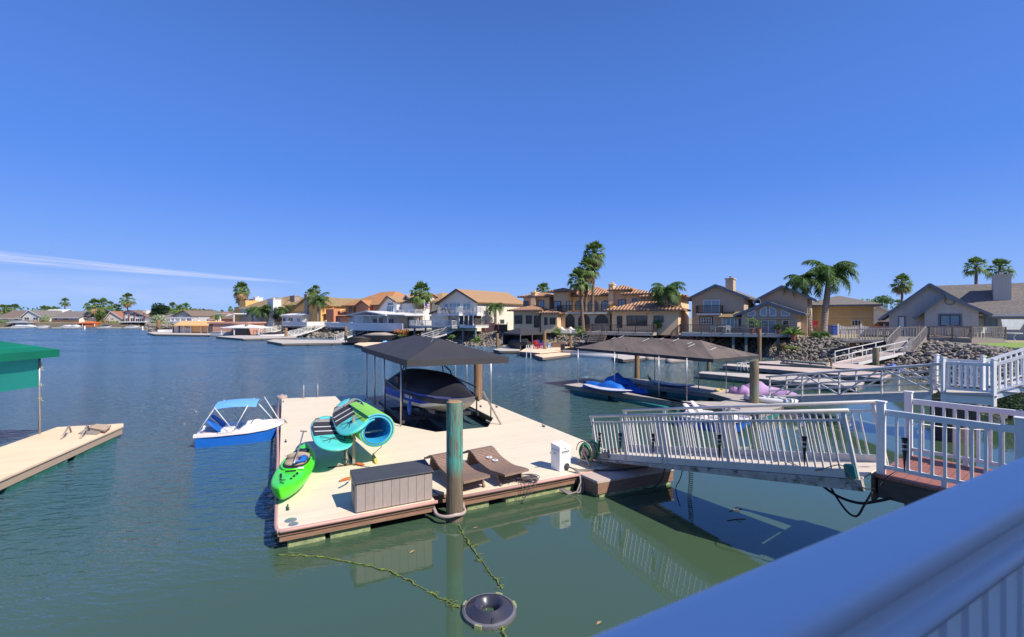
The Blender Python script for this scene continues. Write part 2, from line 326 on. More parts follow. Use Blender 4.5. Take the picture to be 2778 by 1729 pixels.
# big piling: mossy near the water, turquoise stain in the middle, bare wood above (stains by height)
def pile_near():
    m=mat('pile_near',(.22,.17,.12),.85,c2=(.10,.075,.05),sc=3,stretch=(8,8,.5),bump=.02,blotch=((.03,.03,.03),3,.60,(9,9,.5)))
    t=m.node_tree; b=t.nodes['Principled BSDF']; src=b.inputs['Base Color'].links[0].from_socket; K=t.links.new
    co=t.nodes.new('ShaderNodeTexCoord'); s=t.nodes.new('ShaderNodeSeparateXYZ'); K(co.outputs['Object'],s.inputs[0])
    mp=t.nodes.new('ShaderNodeMapping'); mp.inputs['Scale'].default_value=(7,7,.9); K(co.outputs['Object'],mp.inputs[0])
    n=t.nodes.new('ShaderNodeTexNoise'); n.inputs['Scale'].default_value=3; n.inputs['Detail'].default_value=8; n.inputs['Roughness'].default_value=.7; K(mp.outputs[0],n.inputs['Vector'])
    r=t.nodes.new('ShaderNodeValToRGB'); K(s.outputs[2],r.inputs[0])
    e=r.color_ramp; e.elements[0].position=0.30; e.elements[0].color=(0,0,0,1); e.elements[1].position=.42; e.elements[1].color=(1,1,1,1)
    mr=t.nodes.new('ShaderNodeMapRange'); mr.inputs[1].default_value=0; mr.inputs[2].default_value=2.9; K(s.outputs[2],mr.inputs[0]); K(mr.outputs[0],r.inputs[0])
    q=e.elements.new(.62); q.color=(.85,.85,.85,1); q=e.elements.new(.92); q.color=(.35,.35,.35,1)
    a=t.nodes.new('ShaderNodeMath'); a.operation='MULTIPLY'; K(r.outputs[0],a.inputs[0])
    c=t.nodes.new('ShaderNodeMath'); c.operation='MULTIPLY_ADD'; c.use_clamp=True; K(n.outputs[0],c.inputs[0]); c.inputs[1].default_value=6; c.inputs[2].default_value=-2.45; K(c.outputs[0],a.inputs[1])
    x=t.nodes.new('ShaderNodeMix'); x.data_type='RGBA'; K(a.outputs[0],x.inputs[0]); K(src,x.inputs[6]); x.inputs[7].default_value=(.06,.40,.34,1); K(x.outputs[2],b.inputs['Base Color'])
    return m
M['pile_near']=pile_near()
# ---------------------------------------------------------------- water
def water_mat():
    m=bpy.data.materials.new('water'); m.use_nodes=True; t=m.node_tree; b=t.nodes['Principled BSDF']; K=t.links.new
    def nn(x,**k):
        n=t.nodes.new(x)
        for a_,b_ in k.items(): setattr(n,a_,b_)
        return n
    b.inputs['Roughness'].default_value=.015; b.inputs['IOR'].default_value=1.5; b.inputs['Specular IOR Level'].default_value=.8
    g=nn('ShaderNodeNewGeometry'); s=nn('ShaderNodeSeparateXYZ'); K(g.outputs['Position'],s.inputs[0])
    def mp(rot,scale):
        q=nn('ShaderNodeMapping'); q.inputs['Rotation'].default_value=(0,0,R(rot)); q.inputs['Scale'].default_value=scale; K(g.outputs['Position'],q.inputs[0]); return q.outputs[0]
    def noise(v,sc,det=3,dist=0):
        n=nn('ShaderNodeTexNoise'); n.inputs['Scale'].default_value=sc; n.inputs['Detail'].default_value=det; n.inputs['Distortion'].default_value=dist; K(v,n.inputs['Vector']); return n.outputs[0]
    def mm(op,a,b_=None,c=None,clamp=False):
        n=nn('ShaderNodeMath',operation=op,use_clamp=clamp)
        for i,x in enumerate((a,b_,c)):
            if x is None: continue
            if isinstance(x,(int,float)): n.inputs[i].default_value=x
            else: K(x,n.inputs[i])
        return n.outputs[0]
    # murk
    cn=noise(mp(0,(1,1,1)),.12,3); mx=nn('ShaderNodeMix',data_type='RGBA'); K(mm('MULTIPLY_ADD',cn,2.4,-.7,clamp=True),mx.inputs[0]); mx.inputs[6].default_value=(.050,.098,.066,1); mx.inputs[7].default_value=(.060,.098,.050,1)
    # silty shallows by the right bank are greener, reflected sky blue is mixed into the open channel's colour
    x2=nn('ShaderNodeMix',data_type='RGBA'); K(mm('MULTIPLY_ADD',mm('SUBTRACT',mm('MULTIPLY',s.outputs[0],-1.1),s.outputs[1]),.045,.20,clamp=True),x2.inputs[0])
    K(mx.outputs[2],x2.inputs[6]); x2.inputs[7].default_value=(.045,.12,.11,1)
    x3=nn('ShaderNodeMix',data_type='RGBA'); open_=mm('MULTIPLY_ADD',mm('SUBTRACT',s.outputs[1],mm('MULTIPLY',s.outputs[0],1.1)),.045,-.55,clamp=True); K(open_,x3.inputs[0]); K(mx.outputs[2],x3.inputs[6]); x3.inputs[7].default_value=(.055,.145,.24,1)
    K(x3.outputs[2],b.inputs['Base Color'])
    # wind ripples: strong on the open water, nearly none in the lee of the near dock
    amp=mm('MULTIPLY_ADD',mm('SUBTRACT',mm('MULTIPLY',s.outputs[1],1.0),mm('MULTIPLY',s.outputs[0],.75)),.055,-.52,clamp=True)
    pat=mm('MULTIPLY_ADD',noise(mp(10,(1,2.5,1)),.05,2),3.4,-.35)
    amp2=mm('ADD',mm('MULTIPLY',amp,pat),.0045)
    h=mm('ADD',mm('MULTIPLY',noise(mp(12,(1,2.6,1)),1.7,4,.4),1.0),mm('MULTIPLY',noise(mp(-22,(1,2.2,1)),4.6,3,.3),.42))
    bp=nn('ShaderNodeBump'); bp.inputs['Strength'].default_value=1; bp.inputs['Distance'].default_value=.34; K(mm('MULTIPLY',h,amp2),bp.inputs['Height'])
    def slope(v,sc,k,det=2):
        n=nn('ShaderNodeTexNoise'); n.inputs['Scale'].default_value=sc; n.inputs['Detail'].default_value=det; K(v,n.inputs['Vector']); q=nn('ShaderNodeSeparateColor'); K(n.outputs['Color'],q.inputs[0]); return mm('MULTIPLY',mm('SUBTRACT',q.outputs[0],.5),k),mm('MULTIPLY',mm('SUBTRACT',q.outputs[1],.5),k*1.25)
    a1=slope(mp(14,(1,2.8,1)),2.6,1.0); a2=slope(mp(-20,(1,2.2,1)),7.5,.7)
    cb=nn('ShaderNodeCombineXYZ'); fa=mm('MULTIPLY',mm('MULTIPLY',amp,pat),mm('MULTIPLY_ADD',s.outputs[1],.022,-.10,clamp=True))
    K(mm('MULTIPLY',mm('ADD',a1[0],a2[0]),fa),cb.inputs[0]); K(mm('MULTIPLY',mm('ADD',a1[1],a2[1]),fa),cb.inputs[1])
    va=nn('ShaderNodeVectorMath',operation='ADD'); K(bp.outputs[0],va.inputs[0]); K(cb.outputs[0],va.inputs[1]); vn=nn('ShaderNodeVectorMath',operation='NORMALIZE'); K(va.outputs[0],vn.inputs[0]); K(vn.outputs[0],b.inputs['Normal'])
    K(mm('MULTIPLY_ADD',fa,.16,.015),b.inputs['Roughness'])
    return m
M['water']=water_mat()
# ---------------------------------------------------------------- setting: water, land, rocks
kind(MB().add([(-3500,-3500,0),(3500,-3500,0),(3500,3500,0),(-3500,3500,0)],[(0,1,2,3)]).build('water',M['water']),'structure','calm green canal water turning blue and rippled in the distance')
SH=[(24,-12),(21,2),(18.8,10),(19.6,16),(21.3,20),(25.0,25),(28.3,30.5),(31.0,36.5),(31.0,41),(28.6,46),(26.5,49.5),(22.8,54),(10.5,58.5),(2,63),(-5.4,67.4),(-19,80),(-41,95),(-71,111),(-100,128),(-120,150),(-152,190),(-250,193),(-420,196),(-600,150),(-600,-60),(-60,-40),(-10,-14)]
CC=Vector((-40,20))
def shoreZ(): pass
rng=random.Random(5)
def fine(P,step):
    o=[]
    for i in range(len(P)):
        a=Vector(P[i]);b=Vector(P[(i+1)%len(P)]); n=max(1,int((b-a).length/step))
        for k in range(n): o.append(a+(b-a)*k/n)
    return o
SF=fine(SH,3)
rings=[]
for off,z in ((-4,-2.2),(-.3,-.15),(2.2,.75),(5.2,1.85),(7,2.0),(30,2.0),(200,2.0),(3400,2.0)):
    r=[]
    for p in SF:
        d=(p-CC); d.normalize(); q=p+d*off; jit=(rng.random()-.5)*(.5 if off in(2.2,5.2) else 0)
        if off==3400: q=CC+d*3400
        r.append((q.x,q.y,z+jit*.4))
    rings.append(r)
land=MB().loft([[Vector(p) for p in r] for r in rings[3:]],cap=False); kind(land.build('ground',M['dry_earth'],smooth='all'),'structure','dry earth and gravel yards behind the waterfront')
bank=MB().loft([[Vector(p) for p in r] for r in rings[:4]],cap=False); kind(bank.build('bank',M['bank_mud'],smooth='all'),'structure','sloping bank rising from the canal')
# riprap: broken stones, one mass
ICO=[]
def ico():
    t=(1+5**.5)/2; v=[(-1,t,0),(1,t,0),(-1,-t,0),(1,-t,0),(0,-1,t),(0,1,t),(0,-1,-t),(0,1,-t),(t,0,-1),(t,0,1),(-t,0,-1),(-t,0,1)]
    f=[(0,11,5),(0,5,1),(0,1,7),(0,7,10),(0,10,11),(1,5,9),(5,11,4),(11,10,2),(10,7,6),(7,1,8),(3,9,4),(3,4,2),(3,2,6),(3,6,8),(3,8,9),(4,9,5),(2,4,11),(6,2,10),(8,6,7),(9,8,1)]
    return [Vector(x).normalized() for x in v],f
IV,IF=ico()
def rocks(i0,i1,n,size,seed,name,label,z0=0,z1=1.95):
    rg=random.Random(seed); mb=MB(); P=[p for p in fine(SH[i0:i1+1]+[SH[i1]],1)][: -1]
    P=fine(SH[i0:i1+1],1); P=P[:int(sum((Vector(SH[k+1])-Vector(SH[k])).length for k in range(i0,i1)))]
    for _ in range(n):
        k=rg.randrange(len(P)); p=P[k]; d=(p-CC).normalized(); t=rg.random(); off=-.4+t*6.0; q=p+d*off+Vector((rg.uniform(-.8,.8),rg.uniform(-.8,.8)))
        z=max(-.1,min(z1,-.05+off*.375)); s=size*rg.uniform(.55,1.35)*(1 if rg.random()>.12 else 1.6)
        rot=Matrix.Rotation(rg.uniform(0,6.28),3,'Z')@Matrix.Rotation(rg.uniform(-.6,.6),3,'X'); sx,sy,sz=rg.uniform(.8,1.3),rg.uniform(.6,1),rg.uniform(.5,.85)
        mb.add([rot@Vector((v.x*sx*s*rg.uniform(.8,1.15),v.y*sy*s*rg.uniform(.8,1.15),v.z*sz*s))+Vector((q.x,q.y,z+s*.2)) for v in IV],IF)
    kind(mb.build(name,M['rock']),'stuff',label)
rocks(4,11,11500,.145,1,'rocks','grey riprap stones covering the bank below the brown and grey houses')
rocks(11,15,7000,.16,2,'rocks','grey riprap stones on the bank below the tan houses')
rocks(15,20,3200,.28,3,'rocks','dark stones along the far channel bank')
# lawns
def lawn(pts,label,z=2.05):
    mb=MB().prism([ (p[0],p[1]) for p in pts],z-.9,z); o=kind(mb.build('lawn',M['lawn']),'structure',label)
lawn([(33.4,28.5),(35.3,32.5),(37.2,37),(46,39),(46,27),(34.5,24)],'bright green lawn beside the grey deck')
lawn([(4.5,66.3),(10.3,62.6),(11.5,66),(6,70)],'lawn strip in front of the tile roofed house')
# ---------------------------------------------------------------- plants
def leafquads(mb,c,rad,n,size,rg,flat=0):
    for _ in range(n):
        while True:
            v=Vector((rg.uniform(-1,1),rg.uniform(-1,1),rg.uniform(-1,1)))
            if v.length<1: break
        v=v.normalized()*(.35+.65*rg.random()**.5)
        p=Vector(c)+Vector((v.x*rad[0],v.y*rad[1],v.z*rad[2])); s=size*rg.uniform(.6,1.3)
        a=Vector((rg.uniform(-1,1),rg.uniform(-1,1),rg.uniform(-1,1))).normalized(); b=a.cross(Vector((rg.uniform(-1,1),rg.uniform(-1,1),rg.uniform(-1,1)))).normalized()
        mb.add([p-a*s,p+b*s*.45,p+a*s,p-b*s*.45],[(0,1,2,3)])
def clump(loc,w,h,label,matk,n=500,leaf=.16,seed=1,name='bush',cat='bush',group=None,trunk=0,trunk_r=.12,lobes=7,flowers=None):
    rg=random.Random(seed); root=E(name,label,cat,loc,0,group); mb=MB()
    ch=h-trunk; mb0=MB()
    for k in range(lobes):
        a=rg.uniform(0,6.28); rr=rg.uniform(.1,.62)*w/2; zz=trunk+ch*rg.uniform(.22,.80); s=rg.uniform(.28,.46)
        c=(rr*math.cos(a),rr*math.sin(a),zz); leafquads(mb,c,(w*s*.62,w*s*.62,ch*s*.62),n//lobes,leaf,rg)
        mb0.tube([(0,0,trunk*.6),(c[0]*.5,c[1]*.5,(trunk+zz)/2),c],[trunk_r*.6,trunk_r*.4,trunk_r*.15],5)
    mb0.tube([(0,0,-.1),(0,0,max(trunk,.3))],[trunk_r,trunk_r*.7],6)
    mb.build('crown' if trunk else 'foliage',M[matk],root); mb0.build('trunk' if trunk else 'stem',M['bark'],root)
    if flowers:
        f=MB(); leafquads(f,(0,0,trunk+ch*.55),(w*.45,w*.45,ch*.42),n//6,leaf*.8,rg); f.build('blossom',M[flowers],root)
    return root
def fan_palm(loc,h,cr,label,seed=1,tr=.22,dead=.5,nf=34,group=None,lean=(0,0),grey=False):
    rg=random.Random(seed); root=E('fan_palm',label,'palm tree',loc,0,group)
    top=Vector((lean[0],lean[1],h)); mb=MB()
    mb.tube([(0,0,-.2),(0,0,.3),(lean[0]*.3,lean[1]*.3,h*.45),(lean[0]*.85,lean[1]*.85,h*.88),top],[tr*1.5,tr*1.15,tr*.85,tr*.8,tr*.7],8)
    mb.build('trunk',M['palm_trunk_grey' if grey else 'palm_trunk'],root,smooth='all')
    def frond(mb,el,az,L,droop):
        d=Vector((math.cos(az)*math.cos(el),math.sin(az)*math.cos(el),math.sin(el))); s=d.cross(Vector((0,0,1))).normalized(); base=top+d*.05; tip=base+d*L*.5-Vector((0,0,droop*L*.15))
        mb.bar(base,tip,.04*cr/1.5); nb=11; up=s.cross(d)
        for k in range(nb):
            a=(k/(nb-1)-.5)*2.5; v=(d*math.cos(a)+s*math.sin(a)).normalized(); ln=L*.58*(1-.25*abs(a)/1.25); w=s*math.cos(a)-d*math.sin(a); w=w*L*.058
            m_=tip+v*ln*.55+up*L*.02; e=tip+v*ln-Vector((0,0,(.12+droop*.25)*L*rg.uniform(.6,1.4)))
            mb.add([tip,m_+w,e,m_-w],[(0,1,2,3)])
    g=MB(); dd=MB()
    for i in range(nf):
        el=R(88-118*(i+.5)/nf+rg.uniform(-8,8)); az=i*2.4+rg.uniform(-.3,.3); frond(g,el,az,cr*rg.uniform(.85,1.12),max(0,.9-el))
    g.build('crown',M['fan_green'],root)
    nd=int(nf*dead)
    if nd:
        for i in range(nd): frond(dd,R(-28-45*rg.random()),rg.uniform(0,6.28),cr*rg.uniform(.6,.95),1.2)
        dd.build('dead_fronds',M['fan_dead'],root)
    return root
def feather_palm(loc,h,cr,label,seed=1,tr=.16,nf=15,group=None,nl=26,up=75,grey=True,lean=(0,0),wild=1):
    rg=random.Random(seed); root=E('feather_palm',label,'palm tree',loc,0,group); top=Vector((lean[0],lean[1],h))
    MB().tube([(0,0,-.2),(0,0,.4),(lean[0]*.4,lean[1]*.4,h*.5),(lean[0]*.9,lean[1]*.9,h*.9),top],[tr*1.35,tr*1.1,tr,tr*.85,tr*.5],8).build('trunk',M['palm_trunk_grey' if grey else 'palm_trunk'],root,smooth='all')
    g=MB()
    for i in range(nf):
        az=i*2.4+rg.uniform(-.35,.35); el0=R(up-(up+15)*(i/nf)+rg.uniform(-8,8)); L=cr*rg.uniform(.85,1.15); pts=[]; p=top.copy(); el=el0; ns=9
        h_=Vector((math.cos(az),math.sin(az),0))
        for k in range(ns+1):
            pts.append(p.copy()); p=p+(h_*math.cos(el)+Vector((0,0,math.sin(el))))*L/ns; el-=R(rg.uniform(11,17))*wild
        g.tube(pts,[.035*cr/2*(1-k/(ns+1)) for k in range(ns+1)],4)
        s=h_.cross(Vector((0,0,1)))
        for k in range(nl):
            u=.1+.9*k/nl; i0=min(int(u*ns),ns-1); q=pts[i0].lerp(pts[i0+1],u*ns-i0); tdir=(pts[i0+1]-pts[i0]).normalized(); ll=L*.30*math.sin(math.pi*(.12+.82*u))**.7
            for sg in (-1,1):
                dr=(s*sg*rg.uniform(.6,.95)+tdir*.45+Vector((0,0,rg.uniform(-.95,-.1)))).normalized(); w=tdir*ll*.06; e=q+dr*ll; e.z-=ll*.18
                g.add([q-w,q+w,q+dr*ll*.55+w*.8,e,q+dr*ll*.55-w*.8],[(0,1,2,3,4)])
    g.build('crown',M['feather_green'],root); return root
# ---------------------------------------------------------------- floating docks
def inset(P,d):
    n=len(P); ar=sum(P[i][0]*P[(i+1)%n][1]-P[(i+1)%n][0]*P[i][1] for i in range(n)); sg=1 if ar>0 else -1; out=[]
    for i in range(n):
        a=Vector(P[i-1]);b=Vector(P[i]);c_=Vector(P[(i+1)%n]); e1=(b-a).normalized();e2=(c_-b).normalized(); n1=Vector((-e1.y,e1.x))*sg; n2=Vector((-e2.y,e2.x))*sg; k=(n1+n2); k=k/max(.3,(1+n1.dot(n2))); out.append(tuple(b+k*d))
    return out
def dock(name,label,poly,deck='deck_white',fascia='fascia_grey',z=.4,floats=None,fm='float_black',rot=None,group=None,th=.26,thin=.05):
    """poly in world xy; the deck boards run along the dock's own axis"""
    o=Vector(poly[0]); rz=rot if rot is not None else math.degrees(math.atan2(poly[1][1]-poly[0][1],poly[1][0]-poly[0][0]))
    root=E(name,label,'dock',(o[0],o[1],0),rz,group); mi=Matrix.Rotation(-R(rz),2); lp=[tuple(mi@(Vector((p[0],p[1]))-Vector((o[0],o[1])))) for p in poly]
    MB().prism(lp,z-thin,z).build('deck',M[deck],root)
    c=Vector((sum(p[0] for p in lp)/len(lp),sum(p[1] for p in lp)/len(lp)))
    MB().prism(inset(lp,.03),z-th,z-thin-.002).build('fascia',M[fascia],root)
    fl=MB(); q=inset(lp,.22); n=len(q)
    for i in range(n):
        a=Vector(q[i]);b=Vector(q[(i+1)%n]); Lh=(b-a).length
        if Lh<.8: continue
        k=max(1,int(Lh/2.6)); d=(b-a).normalized()
        for j in range(k):
            s0=Lh*j/k+.15; s1=Lh*(j+1)/k-.25; p=a+d*s0; r_=a+d*s1; fl.bar((p.x,p.y,-.06),(r_.x,r_.y,-.06),.34,(z-th)*2+.11)
    fl.build('float',M[fm],root)
    return root
def piling(px,py,top,r,label,matk='pile_wood',cut=0,seed=1,base=None):
    p=base or W(px,py,0); h=top if top<12 and top>-2 else top
    root=None; mb=MB(); rg=random.Random(seed); n=18; rings=[]
    for z in (-1.5,0,h*.4,h*.75,h-.02,h):
        rr=r*(1.04 if z<.3 else 1)*(.97 if z==h else 1); rings.append([Vector((rr*math.cos(6.2832*k/n)*(1+.02*math.sin(3*k)),rr*math.sin(6.2832*k/n),z+(cut*rr*math.cos(6.2832*k/n) if z>h*.9 else 0))) for k in range(n)])
    mb.loft(rings); o=mb.build('piling',M[matk],None,smooth=True); o.location=(p[0],p[1]+r,0); tag(o,label,'piling'); return o
# ================================================================ the near dock
A27=R(27); O=W(752,1439,.4); U=Vector((math.cos(A27),math.sin(A27),0)); V=Vector((-math.sin(A27),math.cos(A27),0))
def DK(u,v,z=0): return Vector((O.x,O.y,0))+U*u+V*v+Vector((0,0,z))
root=E('floating_dock','large cream floating dock with a boat slip and pink bumper edge','dock',(O.x,O.y,0),27)
poly=[(0,0),(2.88,0),(2.88,.34),(3.46,.34),(3.46,0),(8.3,0),(8.3,10.6),(7.25,10.6),(7.15,6.45),(6.4,5.25),(4.6,5.4),(3.85,6.8),(3.68,7.3),(3.68,13.9),(.12,14.6)]
MB().prism(poly,.35,.40).build('deck',M['deck_cream'],root)
inn=inset(poly,.006)
in2=inset(poly,.035)
MB().prism(inn,.275,.348).build('fascia',M['fascia_red'],root)
MB().prism(in2,.165,.273).build('fascia',M['fascia_red'],root)
bp=MB()
def rail(pts,r=.036): bp.tube([(a,b,.375) for a,b in pts],r,10)
rail([(-.02,14.5),(-.03,9),(-.01,5.2),(-.02,2.2),(-.02,.25),(0,.06),(.06,-.02),(.3,-.02),(2.92,-.02)]); rail([(3.47,-.02),(8.0,-.02)])
bp.build('bumper',M['bumper_pink'],root,smooth='all')
for u0,u1 in ((.16,.80),(.88,1.62),(3.62,4.15),(4.55,6.4),(6.6,7.6)):
    MB().box(u0,u1,.12,.9,-.35,.16).build('float',M['float_moss'],root,bevel=.03)
for v0 in (1.4,4.2,7,9.8,12.3):
    MB().box(.14,.9,v0,v0+1.9,-.35,.15).build('float',M['float_black'],root,bevel=.03)
for v0 in (1.5,4.5,7.5): MB().box(7.35,8.1,v0,v0+2.2,-.35,.15).build('float',M['float_black'],root,bevel=.03)
def cleat(u,v,rz=0):
    m=MB().tube([(-.11,0,.05),(.11,0,.05)],[.014,.014],6).box(-.05,-.03,-.012,.012,0,.05).box(.03,.05,-.012,.012,0,.05).box(-.07,.07,-.025,.025,0,.012)
    o=m.build('cleat',M['steel_dark'],root); o.location=(u,v,.4); o.rotation_euler=(0,0,R(rz)); return o
for u,v,r_ in ((.17,13.6,90),(.2,9.3,90),(.2,6.3,90),(.18,.9,90),(7.55,8.6,90),(8.1,8.2,90),(8.1,4.4,90),(8.0,9.9,90),(3.5,12.4,90)): cleat(u,v,r_)
# round inspection lid and wheel bumper
MB().lathe([(0,.012),(.09,.012),(.105,.004),(.105,0)],20,(.22,.33,.4)).lathe([(0,.012),(.075,.012),(.085,.004),(.085,0)],20,(.26,.13,.4)).build('deck_light',M['steel'],root,smooth=True)
MB().lathe([(0,.14),(.05,.14),(.06,.09),(.22,.07),(.24,0),(.22,-.06),(0,-.07)],20,(.12,14.62,.46)).build('dock_wheel',M['collar_pink'],root,smooth=True)
for u in (1.02,1.62):
    MB().tube([(u,14.5,.0),(u,14.5,.95),(u,14.42,1.02),(u,14.2,.95),(u,14.18,.4)],.028,8).build('ladder_rail',M['steel'],root,smooth='all')
# hoop that holds the near piling
hp=[(3.18+.30*math.cos(a),-.06+.34*math.sin(a),.20-.05*abs(math.cos(a))) for a in [math.pi*(1.0+k/16) for k in range(17)]]
MB().tube([(2.86,.06,.24)]+hp+[(3.5,.06,.24)],.035,10).build('piling_hoop',M['collar_pink'],root,smooth='all')
# gangway float with dark timber
g=root
pf=[W(1573,1285,.4),W(1621,1306,.4),W(1829,1271,.4),W(1765,1236,.4)]; pf=[(( (q.x-O.x)*math.cos(A27)+(q.y-O.y)*math.sin(A27)),(-(q.x-O.x)*math.sin(A27)+(q.y-O.y)*math.cos(A27))) for q in pf]+[(7.2,-.04),(6.5,-.04)][:1]
MB().prism(pf,.345,.395).build('platform_deck',M['deck_pink'],g)
cx_=sum(p[0] for p in pf)/len(pf); cy_=sum(p[1] for p in pf)/len(pf); sc_=lambda k:[(cx_+(p[0]-cx_)*k,cy_+(p[1]-cy_)*k) for p in pf]
MB().prism(sc_(.985),.09,.343).build('platform_fascia',M['fascia_red'],g); MB().prism(sc_(.93),-.3,.088).build('float',M['float_moss'],g)
# ---- pilings
o=piling(0,0,2.42,.168,'tall piling in the foreground with turquoise stain and bare top','pile_near',seed=3,base=DK(3.17,-.30))
MB().lathe([(0,.012),(.10,.016),(.150,.006),(.160,-.02)],18,(0,0,2.42)).build('cut_top',M['pile_top'],o,smooth='all')
o=piling(0,0,2.25,.19,'brown piling with a rusty streak beside the black boat canopy','pile_rust',seed=4,base=DK(8.0,10.0)+Vector((0,.1,0)))
# ---- storage box
r=E('deck_storage_box','long grey plank storage box with dark lid on the near dock edge','storage box',DK(1.34,.06,.4),27)
MB().box(0,1.5,0,.62,.02,.57).build('body',M['box_panel'],r,bevel=.012)
MB().box(-.012,-.002,.02,.60,.03,.56).build('side_panel',M['box_side'],r)
MB().add([(-.03,-.03,.57),(1.53,-.03,.57),(1.53,.65,.57),(-.03,.65,.57),(-.03,-.03,.60),(1.53,-.03,.60),(1.53,.65,.66),(-.03,.65,.66)],[(0,3,2,1),(4,5,6,7),(0,1,5,4),(1,2,6,5),(2,3,7,6),(3,0,4,7)]).build('lid',M['box_lid'],r,bevel=.012)
MB().box(-.02,-.0,.22,.40,.36,.44).build('handle',M['black_plastic'],r)
# ---- wave loungers
def lounger():
    r=E('wicker_sun_lounger','x','sun lounger')
    def zt(t): return .32+.17*math.exp(-((t-.42)/.30)**2)-.055*math.exp(-((t-1.35)/.35)**2)+.0*t   # t 0 head .. 1.95 foot
    n=28; rg=[]
    for i in range(n+1):
        t=1.95*i/n; z=zt(t); rg.append([Vector((t,-.33,z-.05)),Vector((t,.33,z-.05)),Vector((t,.33,z)),Vector((t,-.33,z))])
    MB().loft(rg).build('wave_seat',M['wicker'],r,smooth=True)
    for x,sl in ((.38,-.08),(1.62,.08)):
        MB().add([(x-.03,-.29,zt(x)-.05),(x+.03,-.29,zt(x)-.05),(x+.03,.29,zt(x)-.05),(x-.03,.29,zt(x)-.05),(x-.03+sl,-.29,.08),(x+.03+sl,-.29,.08),(x+.03+sl,.29,.08),(x-.03+sl,.29,.08)],[(0,3,2,1),(4,5,6,7),(0,1,5,4),(1,2,6,5),(2,3,7,6),(3,0,4,7)][:0]+[(0,1,2,3),(7,6,5,4),(4,5,1,0),(5,6,2,1),(6,7,3,2),(7,4,0,3)]).build('leg_panel',M['wicker_side'],r)
        for y in (-.30,.30): MB().bar((x,y,zt(x)-.05),(x+sl*1.6,y,0),.045,.06).build('leg',M['wicker_side'],r)
    return r
l1=lounger(); l2=copy_tree(l1)
a=math.degrees(math.atan2(-1.41,1.01))
h1=W(1268,1215,.8); 
l2.location=(-1.02,11.72,.4); l2.rotation_euler.z=R(a); tag(l2,'brown wicker wave lounger farther from the camera with two white discs on it','sun lounger','wicker sun loungers on the dock')
l1.location=(-1.88,11.30,.4); l1.rotation_euler.z=R(a); tag(l1,'brown wicker wave lounger partly hidden behind the turquoise stained piling','sun lounger','wicker sun loungers on the dock')
for x,y,lb in ((.83,-.02,'round white and black disc lying on the lounger, farther one'),(1.0,.04,'round white and black disc lying on the lounger, nearer one')):
    d=E('drink_coaster',lb,'coaster',l2.matrix_world.translation,0,'white discs on the lounger'); mtx=Matrix.Translation((-1.02,11.72,.4))@Matrix.Rotation(R(a),4,'Z')
    z=.32+.17*math.exp(-((x-.42)/.30)**2)-.055*math.exp(-((x-1.35)/.35)**2); d.location=mtx@Vector((x,y,z+.02)); 
    MB().lathe([(.03,.01),(.07,.012),(.075,0),(.03,0)],18).build('ring',M['white_vinyl'],d,smooth=True); MB().box(-.04,.04,-.008,.008,.0,.011).box(-.008,.008,-.04,.04,.0,.0105).build('spokes',M['black_plastic'],d)
# ---- power pedestal
r=E('power_pedestal','white shore power pedestal standing at the dock edge','power pedestal',DK(6.10,.30,.4),27+8)
MB().add([(0,0,0),(.36,0,0),(.36,.34,0),(0,.34,0),(.0,0,.60),(.36,0,.60),(.36,.34,.64),(.0,.34,.64)],[(0,3,2,1),(4,5,6,7),(0,1,5,4),(1,2,6,5),(2,3,7,6),(3,0,4,7)]).build('housing',M['pedestal_white'],r,bevel=.015)
MB().box(.06,.31,-.004,.0,.455,.475).box(.06,.31,-.004,.0,.43,.437).box(.16,.19,-.004,0,.53,.56).build('marking',M['steel_dark'],r)
MB().box(-.004,0,.02,.32,.50,.506).build('seam',M['steel_dark'],r)
MB().bar((-.14,.18,.46),(0,.18,.40),.03,.02).build('handle',M['steel'],r)
MB().lathe([(.0,.0),(.085,.0),(.085,.02),(0,.02)],18).build('cable_port',M['steel_dark'],r).matrix_local=Matrix.Translation((.22,-.004,.09))@Matrix.Rotation(R(90),4,'X')
mb=MB()
for k in range(3):
    a0=DK(6.34,.30,.5); pts=[a0+Vector((-.03*k,0,0)),DK(6.40+.03*k,.02,.48),DK(6.52-.05*k,-.12,.25),DK(6.42-.08*k,-.20,.02+.02*k),DK(6.2-.06*k,-.12,.0),DK(6.0-.05*k,.0,.12)]; mb.tube(pts,.022,8)
tag(mb.build('power_cable',M['conduit_grey'],None,smooth='all'),'grey cables looping from the power pedestal down to the water','cable')
mb=MB(); mb.tube([DK(6.4,.1,.46),DK(6.75,.0,.44),DK(7.2,-.2,.42),DK(7.6,-.35,.43),DK(8.2,-.5,.45)],.02,6); tag(mb.build('power_cable',M['steel_dark'],None),'dark cable running across the gangway float','cable')
# ---- hose reel
c=DK(6.93,.42,.4); r=E('hose_reel','tan hose reel cart wound with green hose beside the power pedestal','hose reel',c,27+14)
for x in (-.02,.42):
    MB().bar((x,-.2,0),(x,0,.34),.035).bar((x,.2,0),(x,0,.34),.035).bar((x,-.2,.02),(x,.2,.02),.035).bar((x,-.12,.14),(x,.12,.14),.03).build('side_frame',M['reel_tan'],r)
    MB().tube([(x,.25*math.cos(t),.36+.25*math.sin(t)) for t in [math.pi*k/10-.1 for k in range(12)]],.014,6).build('guard_hoop',M['reel_tan'],r)
mb=MB(); rg=random.Random(3)
for k in range(13):
    x=.02+.37*k/12; rr=.20+rg.uniform(-.02,.025); mb.tube([(x+.02*math.sin(a_*2+k),rr*math.cos(a_),.34+rr*math.sin(a_)) for a_ in [2*math.pi*j/22 for j in range(23)]],.016,6)
mb.build('hose',M['hose_green'],r,smooth='all')
mb=MB()
